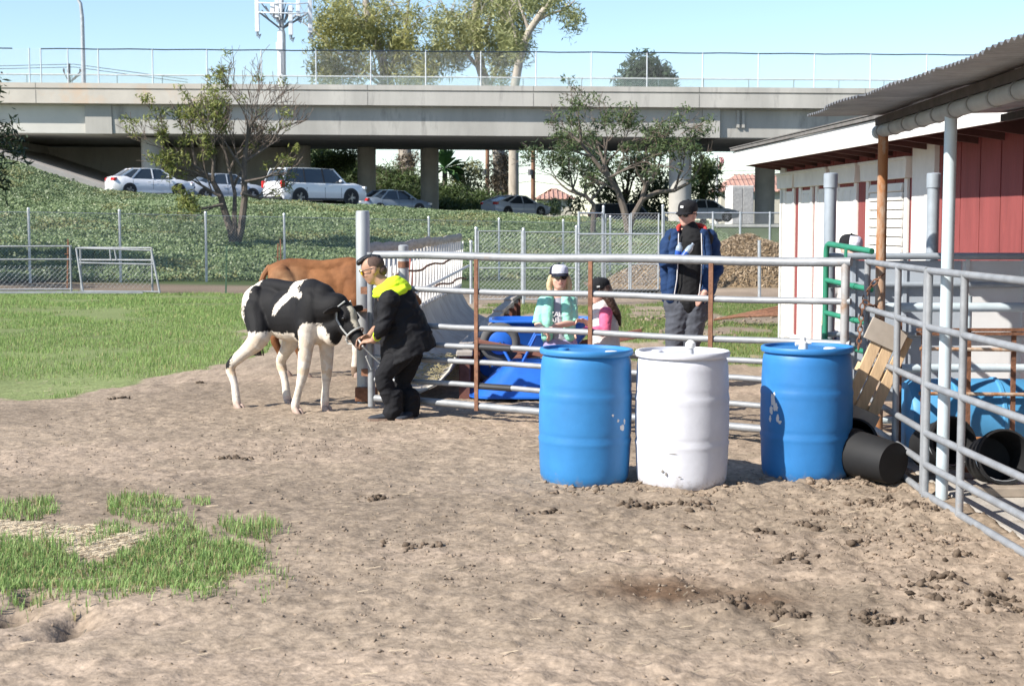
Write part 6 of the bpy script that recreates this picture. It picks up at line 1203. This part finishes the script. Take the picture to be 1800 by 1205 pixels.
def cap(root, q, crown_m, brim_m, s, panel_m=None, tilt=0., brim_len=.075):
    k = MB(); rings = []
    for (h, r) in ((.035, 1.03), (.06, 1.03), (.09, .99), (.115, .84), (.13, .58), (.137, .25), (.138, .02)): rings.append([q(-.012+.105*r*math.cos(t), .088*r*math.sin(t), h+.012*math.cos(t)*0) for t in np.linspace(0, 2*math.pi, 24, endpoint=False)])
    k.loft(rings); c = k.build('cap_crown', crown_m, root, smooth=True); k = MB()
    up, dn = [], []
    for t in np.linspace(-1.15, 1.15, 13): a, b = -.012+.1*math.cos(t), .086*math.sin(t); ex = brim_len*max(0, math.cos(t*1.15)); up.append((a, b, a+ex, b*1.02, ex))
    vs = [q(a-.01, b, .042) for a, b, _, _, _ in up]+[q(a2, b2, .03-.0-.25*(b2**2)*6-.1*ex) for _, _, a2, b2, ex in up]; n = len(up); vs2 = [v-(q(0, 0, 1)-q(0, 0, 0))*.005 for v in vs]
    k.add(vs+vs2, [(i, i+1, n+i+1, n+i) for i in range(n-1)]+[(2*n+i, 3*n+i, 3*n+i+1, 2*n+i+1) for i in range(n-1)]+[(n+i, n+i+1, 3*n+i+1, 3*n+i) for i in range(n-1)]); k.build('cap_brim', brim_m, c, smooth=True)
    if panel_m:
        k = MB(); rows = []
        for h, r in ((.045, 1.05), (.07, 1.05), (.092, 1.01), (.115, .87), (.128, .66)): rows.append([q(-.012+.105*r*math.cos(t), .088*r*math.sin(t), h) for t in np.linspace(-1.0, 1.0, 9)])
        k.loft(rows, cap=False, closed=False); k.build('cap_panel', panel_m, c, smooth=True)
    k = MB(); k.ell(q(-.012, 0, .14), .008*s); k.build('button', crown_m, c, smooth=True); return c
def arm(m, sh, el, wr, r, n=12): chain(m, [sh, Vector(sh).lerp(Vector(el), .5), el, Vector(el).lerp(Vector(wr), .4), wr], [r*1.2, r*1.05, r*.88, r*.86, r*.6], n=n)
def leg(m, hip, kn, an, r, n=14): chain(m, [hip, Vector(hip).lerp(Vector(kn), .5), kn, Vector(kn).lerp(Vector(an), .35), an], [r*1.25, r*1.08, r*.8, r*.82, r*.55], n=n)
def wrinkle(mname, col, **kw): return mat(mname, col, kw.pop('rough', .85), var=kw.pop('var', .22), scale=kw.pop('scale', 9), bump=kw.pop('bump', .5), bscale=kw.pop('bscale', 14), spec=.25, **kw)
# --- young man crouching with the calf, facing -X
Yp = 12.5; q = lambda u, v, dy=0.: A(u, v, Yp+dy)
pm1 = thing('person', 'young man in black jacket with neon hood and yellow sunglasses crouching beside the calf', 'person', V(q(695, 740).x, 12.45, 0))
hc = q(655, 474); fd = V(-.93, -.06, -.36); hu = V(-.36, 0, .93)
sL, sR = q(684, 528, -.19), q(676, 520, .2); eL, eR = q(672, 578, -.24), q(668, 572, .2); wL, wR = q(656, 598, -.16), q(650, 590, .05)
pel = q(714, 604); hL, hR = q(706, 618, -.09), q(722, 618, .09); kL, kR = q(674, 662, -.12), q(708, 671, .08); aL, aR = q(692, 720, -.1), q(722, 722, .02)
m = MB(); hq, HM1 = head_pieces(m, hc, fd, hu, 1.0); chain(m, [hc+V(.03, 0, -.06), q(677, 500), q(690, 515)], [.056, .058, .07])
chain(m, [q(690, 520), q(705, 560), pel], [.13, .13, .13], flat=((0, 1, 0), 1.15)); arm(m, sL, eL, wL, .047); arm(m, sR, eR, wR, .047); leg(m, hL, kL, aL, .075); leg(m, hR, kR, aR, .075)
hand(m, wL, (-.95, .25, -.12), (.1, .3, -.9), .175, .75, -1); hand(m, wR, (-.95, -.1, -.35), (.2, -.5, -.8), .175, .7, 1); skin_obj('body', m, .0085, M_sk, pm1, 3)
Mjk = wrinkle('jacket_black', (.009, .009, .011), rough=.75); Mne = wrinkle('hood_neon', (.62, .85, .03), bscale=18, var=.1)
m = MB(); rings = []
for (u, v, du, dv, wy) in ((688, 506, 17, -12, .1), (691, 515, 26, -13, .15), (695, 528, 33, -13, .18), (703, 555, 37, -14, .19), (711, 585, 42, -17, .2), (716, 610, 47, -19, .215), (717, 629, 51, -21, .225)):
    c = q(u, v); ax = q(u+du, v+dv)-c; rings.append([c+ax*math.cos(t)+V(0, wy*math.sin(t), 0) for t in np.linspace(0, 2*math.pi, 22, endpoint=False)])
m.loft(rings); arm(m, sL, eL, eL.lerp(wL, .45), .066); arm(m, sR, eR, eR.lerp(wR, .45), .066); m.ell(sL, .088); m.ell(sR, .088)
skin_obj('jacket', m, .010, Mjk, pm1, 2, folds=.0065)
m = MB(); chain(m, [q(664, 513, -.02), q(680, 507), q(697, 498), q(714, 507)], [.04, .066, .068, .045], n=16, flat=((0, 1, 0), 1.9)); chain(m, [q(657, 520, -.06), q(668, 516, -.11), q(690, 516, -.15), q(710, 508, -.1)], [.014, .035, .045, .035]); chain(m, [q(666, 514, .1), q(690, 512, .14), q(708, 506, .1)], [.04, .05, .04]); skin_obj('hood', m, .008, Mne, pm1, 2, folds=.004, ff=14)
Mtr = wrinkle('trousers_black', (.011, .011, .013), bscale=10); m = MB(); leg(m, hL, kL, aL+V(0, 0, -.02), .087); leg(m, hR, kR, aR+V(0, 0, -.02), .085); chain(m, [pel+V(-.02, -.06, .02), pel+V(-.02, .06, .02)], [.125, .125])
for a in (aL, aR): chain(m, [a+V(0, 0, .12), a+V(0, 0, .03), a+V(-.01, 0, -.025)], [.075, .078, .082])
skin_obj('trousers', m, .009, Mtr, pm1, 2, folds=.006, ff=12)
Mho = wrinkle('shoe_charcoal', (.035, .04, .05)); shoe(pm1, V(aL.x+.0, 12.4, 0), (-.98, -.1, 0), .29, Mho, mat('sole_brown', (.22, .15, .11), .8)); shoe(pm1, V(aR.x, 12.5, 0), (-.45, -.85, 0), .28, Mho, MATS['sole_brown'])
Mhr = mat('hair_black', (.012, .012, .014), .5, var=.3, scale=40, bump=.5, bscale=70); m = MB()
for i in range(9): t = i/8; m.ell(hq(.075-.15*t, 0, .098+.02*math.sin(math.pi*t)-.02*t), (.03, .05, .024), M=HM1)
m.ell(hq(.088, 0, .09), (.02, .04, .02), M=HM1); skin_obj('hair', m, .006, Mhr, pm1, 2)
m = MB(); m.ell(hq(-.02, 0, .035), (.094, .0795, .083), M=HM1, n=20, m=12); m.ell(hq(-.07, 0, -.03), (.045, .06, .05), M=HM1); skin_obj('shaved_sides', m, .006, mat('hair_fade', (.09, .055, .042), .8, var=.2, scale=60), pm1, 2)
sunglasses(pm1, hq, mat('lens_yellow', (.75, .5, .01), .15, spec=.8), MATS['car_trim_black'], 1.)
k = MB(); k.tube([eL.lerp(wL, .55)+V(0, .0, 0)+.043*V(math.cos(t)*.3, math.cos(t)*.3, math.sin(t)).normalized()*1.0 for t in np.linspace(0, 6.28, 16, endpoint=False)], .006, 6, closed=True); k.build('wristband', Mne, pm1, smooth=True)
# lead rope from halter to hand
k = MB(); k.tube([hp_(.68, -.02, -.14), (hp_(.68, -.02, -.14)+wR)/2+V(0, -.03, -.04), wR+V(-.09, -.03, -.03), wL+V(-.08, -.02, -.05), wL+V(-.02, .02, -.12), wL+V(.06, .05, -.2), wL+V(-.02, .03, -.24), wL+V(-.06, .0, -.13)], .008, 7); tag(k.build('lead_rope', Mrp, smooth=True), 'grey lead rope looped in the crouching man\'s hands', 'rope')
# --- standing man with blue jacket
Yp2 = 14.8; q = lambda u, v, dy=0.: A(u, v, Yp2+dy)
pm2 = thing('person', 'man in black cap and open blue hooded jacket standing with two water bottles', 'person', V(q(1205, 600).x, Yp2, 0))
hc = q(1208, 377, .0); fd = V(-.55, -.78, -.12); hu = V(.02, -.1, 1)
sR, sL = q(1181, 416, .05), q(1247, 416, .05); eR, eL = q(1166, 462, -.02), q(1263, 472, .03); wR, wL = q(1186, 455, -.24), q(1239, 513, -.13)
hR, hL = q(1195, 540), q(1222, 540); kR, kL = q(1184, 610, -.03), q(1214, 612, -.05); aR, aL = q(1172, 668, .04), q(1213, 670, .02)
m = MB(); hq, HM2 = head_pieces(m, hc, fd, hu, 1.02); chain(m, [hc+V(.02, .02, -.06), q(1213, 408)], [.058, .066]); chain(m, [q(1213, 420), q(1212, 470), q(1208, 525)], [.14, .15, .145], flat=((0, 1, 0), .75))
arm(m, sR, eR, wR, .05); arm(m, sL, eL, wL, .05); leg(m, hR, kR, aR, .08); leg(m, hL, kL, aL, .08); hand(m, wR, (.9, -.25, .1), (.1, .1, .9), .185, .9, 1); hand(m, wL, (-.6, -.1, -.75), (.1, .7, -.1), .185, .35, 1); skin_obj('body', m, .0085, M_skf, pm2, 3)
Mts = wrinkle('tshirt_black', (.014, .014, .015)); m = MB(); chain(m, [q(1212, 401), q(1213, 422), q(1212, 470), q(1208, 532)], [.082, .165, .175, .168], n=18, flat=((0, 1, 0), .86)); chain(m, [q(1190, 420), q(1238, 420)], [.09, .09]); skin_obj('t_shirt', m, .009, Mts, pm2, 2, folds=.003)
Mjb = wrinkle('jacket_blue', (.014, .038, .105)); m = MB()
for s_, sh, el, wr in ((-1, sR, eR, wR), (1, sL, eL, wL)):
    arm(m, sh, el, el.lerp(wr, .92), .06); m.ell(sh, .076)
    u0 = 1213+s_*27; chain(m, [q(u0-s_*2, 410, -.06), q(u0+s_*3, 450, -.1), q(u0+s_*3, 490, -.1), q(1208+s_*29, 526, -.08)], [.045, .05, .05, .05], flat=((0, 1, 0), .8)); chain(m, [q(u0+s_*10, 430, .06), q(u0+s_*9, 480, .06), q(1208+s_*30, 522, .05)], [.09, .095, .085])
chain(m, [q(1213, 415, .12), q(1212, 470, .11), q(1208, 522, .1)], [.13, .14, .14], flat=((0, 1, 0), .5)); skin_obj('jacket', m, .009, Mjb, pm2, 2, folds=.0055)
m = MB(); chain(m, [q(1192, 405, -.08), q(1194, 398, .03), q(1213, 396, .12), q(1236, 398, .03), q(1240, 407, -.06)], [.018, .024, .035, .026, .018]); skin_obj('hood_lining', m, .008, wrinkle('lining_red', (.45, .05, .04)), pm2, 2)
for s_ in (-1, 1): k = MB(); k.tube([q(1213+s_*20, 410, -.12), q(1213+s_*21, 450, -.16), q(1211+s_*21, 490, -.16), q(1206+s_*22, 526, -.14)], .006, 6); k.build('zip', mat('zip_white', (.6, .58, .58), .5), pm2, smooth=True)
Mtg = wrinkle('trousers_grey', (.075, .08, .095), bscale=9); m = MB(); leg(m, hR, kR, aR, .105); leg(m, hL, kL, aL, .105); chain(m, [q(1193, 535), q(1224, 535)], [.15, .15], flat=((0, 1, 0), .85)); chain(m, [q(1193, 550), q(1223, 550)], [.135, .135], flat=((0, 1, 0), .85))
for a in (aR, aL): chain(m, [a+V(0, 0, .15), a+V(0, 0, 0)], [.085, .09])
skin_obj('trousers', m, .009, Mtg, pm2, 2, folds=.0055)
shoe(pm2, V(aR.x, aR.y, 0), (-.5, -.85, 0), .3, Mho); shoe(pm2, V(aL.x, aL.y, 0), (.1, -1, 0), .3, Mho)
Mcb = wrinkle('cap_black', (.013, .013, .015), bscale=30); cp = cap(pm2, hq, Mcb, Mcb, 1.02, brim_len=.085); k = MB(); k.add([hq(.102, -.022, .075), hq(.105, .012, .075), hq(.099, .012, .095), hq(.096, -.022, .095)], [(0, 1, 2, 3)]); k.build('badge', mat('badge_white', (.6, .6, .58), .6), cp)
sunglasses(pm2, hq, mat('lens_black', (.012, .012, .014), .12, spec=.8), Mcb, 1.02); m = MB(); m.ell(hq(-.04, 0, .0), (.068, .081, .055), M=HM2); skin_obj('hair', m, .007, mat('hair_brown', (.12, .07, .04), .7, var=.3, scale=50), pm2, 2)
k = MB(); k.ell(hq(.076, 0, -.052), (.006, .02, .006), M=HM2); k.build('mouth', mat('lips', (.4, .15, .13), .5), pm2, smooth=True)
# water bottles
Mpt = mat('bottle_clear', (.3, .36, .42), .12, var=.35, scale=30, spec=.8); Mlab = mat('bottle_label', (.02, .08, .4), .4, var=.3, scale=25, stain=(.1, .45, .15), stainscale=30, stainamt=.55)
for (u0, v0, u1, v1, dy, lab) in ((1190, 456, 1196, 426, -.32, 'clear water bottle with blue label held upright against the man\'s chest'), (1196, 458, 1219, 428, -.36, 'clear water bottle with blue label tilted across the man\'s chest')):
    a, b = q(u0, v0, dy), q(u1, v1, dy); ax = (b-a).normalized(); L = (b-a).length; o = thing('water_bottle', lab, 'bottle', a, 'bottles held by the standing man'); M3 = Vector((0, 0, 1)).rotation_difference(ax).to_matrix()
    k = MB(); k.lathe([(0, 0), (.028, 0), (.032, .01), (.032, L*.68), (.028, L*.78), (.014, L*.9), (.013, L*.93)], a, 16, M=M3); k.build('bottle_body', Mpt, o, smooth=True)
    k = MB(); k.lathe([(.0328, L*.12), (.0328, L*.5)], a, 16, M=M3, cap=(False, False)); k.build('label_band', Mlab, o, smooth=True); k = MB(); k.lathe([(.016, L*.92), (.016, L), (0, L)], a, 12, M=M3); k.build('bottle_cap', mat('cap_blue', (.2, .24, .3), .4), o, smooth=True)
# --- two girls behind the gate
def girl(label, Yg, q, J, skinm, s, cloth):
    o = thing('person', label, 'person', V(J['pel'].x, Yg, 0)); m = MB(); hq, HM = head_pieces(m, J['hc'], J['fd'], J['hu'], s)
    chain(m, [J['hc']+V(0, .015, -.05), J['neck']], [.042, .047]); chain(m, [J['neck']+V(0, 0, -.04), J['pel']], [.09, .1], flat=((0, 1, 0), .8))
    for k_ in 'LR': arm(m, J['s'+k_], J['e'+k_], J['w'+k_], .033); hand(m, J['w'+k_], J['hd'+k_], J['hn'+k_], .125, .8, J['th'+k_]); leg(m, J['h'+k_], J['k'+k_], J['a'+k_], .055)
    skin_obj('body', m, .0075, skinm, o, 3); return o, hq, HM
Yg = 12.55; q = lambda u, v, dy=0.: A(u, v, Yg+dy)
J = dict(hc=q(983, 489), fd=V(.12, -.97, .05), hu=V(0, .02, 1), neck=q(981, 519), pel=q(985, 606), sL=q(1002, 531), sR=q(957, 531), eL=q(1008, 566, -.08), eR=q(945, 569, -.08), wL=q(972, 574, -.24), wR=q(956, 580, -.24), hdL=V(-.8, -.5, -.3), hnL=V(0, -.2, -1), hdR=V(.5, -.4, -.5), hnR=V(0, -.3, -1), thL=1, thR=-1, hL=q(997, 615), hR=q(973, 615), kL=q(997, 672), kR=q(973, 672), aL=V(q(998, 600).x, Yg, .07), aR=V(q(972, 600).x, Yg, .07))
g1_, hq, HM = girl('girl in mint jacket and white and navy cap leaning on the gate rail', Yg, q, J, M_skf, .87, None)
Mmi = wrinkle('jacket_mint', (.3, .66, .52), bscale=16, var=.12); m = MB()
for s_, k_ in ((1, 'L'), (-1, 'R')):
    arm(m, J['s'+k_], J['e'+k_], J['s'+k_].lerp(J['e'+k_], .85), .05); m.ell(J['s'+k_], .058); chain(m, [q(980+s_*14, 524, -.06), q(980+s_*17, 552, -.09), q(982+s_*20, 590, -.08)], [.035, .045, .045]); chain(m, [q(980+s_*14, 530, .03), q(982+s_*16, 592, .04)], [.065, .07])
chain(m, [q(980, 518, .05), q(980, 535, .08), q(984, 592, .07)], [.05, .08, .09], flat=((0, 1, 0), .6)); skin_obj('jacket', m, .0085, Mmi, g1_, 2, folds=.0035, ff=16)
m = MB(); chain(m, [q(981, 528, -.0), q(982, 560, -.0), q(985, 605)], [.085, .098, .1], flat=((0, 1, 0), .86)); chain(m, [q(981, 536, -.03), q(982, 565, -.035)], [.062, .075], flat=((0, 1, 0), .9)); tee = skin_obj('t_shirt', m, .0085, wrinkle('tee_grey', (.36, .34, .4), var=.1), g1_, 2)
def text_on(parent, body, loc, size, m_, name='lettering', align=True, tilt=0.):
    cu = bpy.data.curves.new('t', 'FONT'); cu.body = body; cu.size = size; cu.align_x = 'CENTER'; cu.extrude = .001; cu.space_line = .9; t = bpy.data.objects.new('t', cu); COL.objects.link(t); dg = bpy.context.evaluated_depsgraph_get(); dg.update()
    me = bpy.data.meshes.new_from_object(t.evaluated_get(dg)); bpy.data.objects.remove(t); R_ = Matrix.Rotation(math.pi/2+tilt, 4, 'X'); me.transform(Matrix.Translation(Vector(loc)-wloc(parent))@R_); me.materials.clear(); return link(name, me, m_, parent)
text_on(tee, 'ZAL\nAFL\nIS', q(977, 556, -.118), .055, mat('print_white', (.75, .72, .72), .7, var=.05), tilt=-.06)
m = MB(); leg(m, J['hL'], J['kL'], J['aL'], .07); leg(m, J['hR'], J['kR'], J['aR'], .07); chain(m, [q(975, 608), q(995, 608)], [.1, .1]); skin_obj('leggings', m, .009, wrinkle('leggings_lilac', (.3, .25, .42)), g1_, 2); shoe(g1_, J['aL'], (0, -1, 0), .2, Mho); shoe(g1_, J['aR'], (0, -1, 0), .2, Mho)
Mbl = mat('hair_blonde', (.62, .47, .28), .6, var=.25, scale=40, bump=.6, bscale=60); m = MB(); m.ell(hq(-.03, 0, .01), (.085, .081, .085), M=HM)
for s_ in (-1, 1): chain(m, [hq(.01, s_*.082, .01), hq(.0, s_*.095, -.06), hq(.0, s_*.088, -.13), hq(.01, s_*.075, -.18)], [.022, .026, .022, .01], n=8)
chain(m, [hq(-.08, .02, -.02), hq(-.09, .03, -.12), hq(-.07, .04, -.2)], [.05, .045, .02]); skin_obj('hair', m, .007, Mbl, g1_, 1)
cap(g1_, hq, wrinkle('cap_navy', (.016, .018, .035), bscale=30), MATS['cap_navy'], .87, panel_m=wrinkle('cap_white', (.62, .62, .7), var=.08, bscale=30), brim_len=.06); sunglasses(g1_, hq, MATS['lens_black'], MATS['cap_black'], .95); k = MB(); k.ell(hq(.082, 0, -.053), (.006, .02, .007), M=HM); k.build('mouth', MATS['lips'], g1_, smooth=True)
Yh = 12.35; q = lambda u, v, dy=0.: A(u+7, v-2, Yh+dy)
J = dict(hc=q(1046, 515, .05), fd=V(-.9, -.3, -.12), hu=V(-.1, 0, 1), neck=q(1052, 541, .05), pel=q(1056, 622, .05), sL=q(1058, 553, -.08), sR=q(1046, 551, .16), eL=q(1056, 584, -.14), eR=q(1034, 580, .12), wL=q(1018, 582, -.16), wR=q(1022, 566, .02), hdL=V(-.85, -.35, -.3), hnL=V(0, -.2, -1), hdR=V(-.85, -.2, .1), hnR=V(0, -.6, -.6), thL=-1, thR=1, hL=q(1062, 628, -.03), hR=q(1050, 628, .12), kL=q(1062, 680, -.04), kR=q(1050, 680, .12), aL=V(q(1062, 600).x, Yh-.03, .07), aR=V(q(1050, 600).x, Yh+.12, .07))
g2_, hq, HM = girl('girl in black cap with long brown hair and pink sleeves at the gate', Yh, q, J, M_skf, .85, None)
m = MB()
for k_ in 'LR': arm(m, J['s'+k_], J['e'+k_], J['e'+k_].lerp(J['w'+k_], .88 if k_ == 'L' else .6), .046); m.ell(J['s'+k_], .05)
chain(m, [q(1052, 548, .04), q(1055, 610, .05)], [.08, .09]); skin_obj('pink_top', m, .0085, wrinkle('top_pink', (.7, .13, .24), bscale=18, var=.15), g2_, 2, folds=.0035, ff=16)
m = MB(); chain(m, [q(1052, 545, .05), q(1056, 575, .05), q(1058, 618, .05)], [.088, .112, .118], n=18); skin_obj('vest', m, .0085, wrinkle('vest_white', (.58, .54, .52), bscale=14, var=.1), g2_, 2, folds=.0035, ff=16)
m = MB(); leg(m, J['hL'], J['kL'], J['aL'], .07); leg(m, J['hR'], J['kR'], J['aR'], .07); chain(m, [q(1052, 622), q(1060, 622, .1)], [.1, .1]); skin_obj('leggings', m, .009, wrinkle('leggings_rose', (.4, .12, .18)), g2_, 2); shoe(g2_, J['aL'], (-1, -.2, 0), .2, Mho); shoe(g2_, J['aR'], (-1, -.2, 0), .2, Mho)
Mbr = mat('hair_dark_brown', (.045, .022, .014), .5, var=.4, scale=30, bump=.7, bscale=50); m = MB(); m.ell(hq(-.04, 0, .01), (.08, .084, .085), M=HM)
for i, (b, dz) in enumerate(((.05, .0), (-.05, 0), (.0, 0), (.075, .02), (-.075, .02), (.03, -.03))): chain(m, [hq(-.05, b, -.03), hq(-.075, b*1.15, -.13), hq(-.09-.01*i, b*1.2, -.23), hq(-.13-.006*i, b*.9, -.31+dz)], [.045, .042, .036, .014], n=8)
skin_obj('hair', m, .007, Mbr, g2_, 1); cp = cap(g2_, hq, Mcb, Mcb, .87, brim_len=.07); k = MB(); k.add([hq(.02, .092, .05), hq(.05, .084, .05), hq(.048, .083, .066), hq(.02, .091, .066)], [(0, 1, 2, 3)]); k.build('badge', MATS['badge_white'], cp)
k = MB(); k.add([hq(.088, -.03, .05), hq(.092, .03, .05), hq(.08, .03, .085), hq(.078, -.03, .085)], [(0, 1, 2, 3)]); k.build('front_patch', MATS['badge_white'], cp)
# --- person mostly hidden behind the cross fence
Yk = 12.3; q = lambda u, v, dy=0.: A(u, v, Yk+dy); J = dict(hc=q(1496, 440), fd=V(.5, -.8, -.1), hu=V(0, 0, 1), neck=q(1494, 470), pel=q(1490, 580), sL=q(1510, 486), sR=q(1472, 486), eL=q(1514, 530), eR=q(1458, 528, -.05), wL=q(1508, 570), wR=q(1447, 566, -.1), hdL=V(0, 0, -1), hnL=V(-1, 0, 0), hdR=V(-.1, -.2, -1), hnR=V(1, 0, 0), thL=1, thR=1, hL=q(1500, 590), hR=q(1480, 590), kL=q(1500, 660), kR=q(1480, 660), aL=V(q(1500, 600).x, Yk, .07), aR=V(q(1480, 600).x, Yk, .07))
g3_, hq, HM = girl('person in dark and white cap mostly hidden behind the cross fence', Yk, q, J, M_skf, .95, None); m = MB(); chain(m, [q(1493, 478), q(1490, 585)], [.12, .14]); arm(m, J['sL'], J['eL'], J['wL'], .05); arm(m, J['sR'], J['eR'], J['eR'].lerp(J['wR'], .4), .05); skin_obj('shirt', m, .01, wrinkle('shirt_pale', (.5, .48, .46)), g3_, 2)
m = MB(); leg(m, J['hL'], J['kL'], J['aL'], .08); leg(m, J['hR'], J['kR'], J['aR'], .08); chain(m, [q(1482, 588), q(1498, 588)], [.12, .12]); skin_obj('trousers', m, .01, wrinkle('jeans_dark', (.03, .04, .07)), g3_, 2); cap(g3_, hq, Mcb, Mcb, .95, panel_m=MATS['cap_white']); shoe(g3_, J['aL'], (0, -1, 0), .22, Mho); shoe(g3_, J['aR'], (0, -1, 0), .22, Mho)
k = MB(); k.box(q(1447, 585, -.14), (.03, .012, .13)); tag(k.build('phone', MATS['car_trim_black'], bevel=.003), 'dark slim object held by the person behind the cross fence', 'phone')
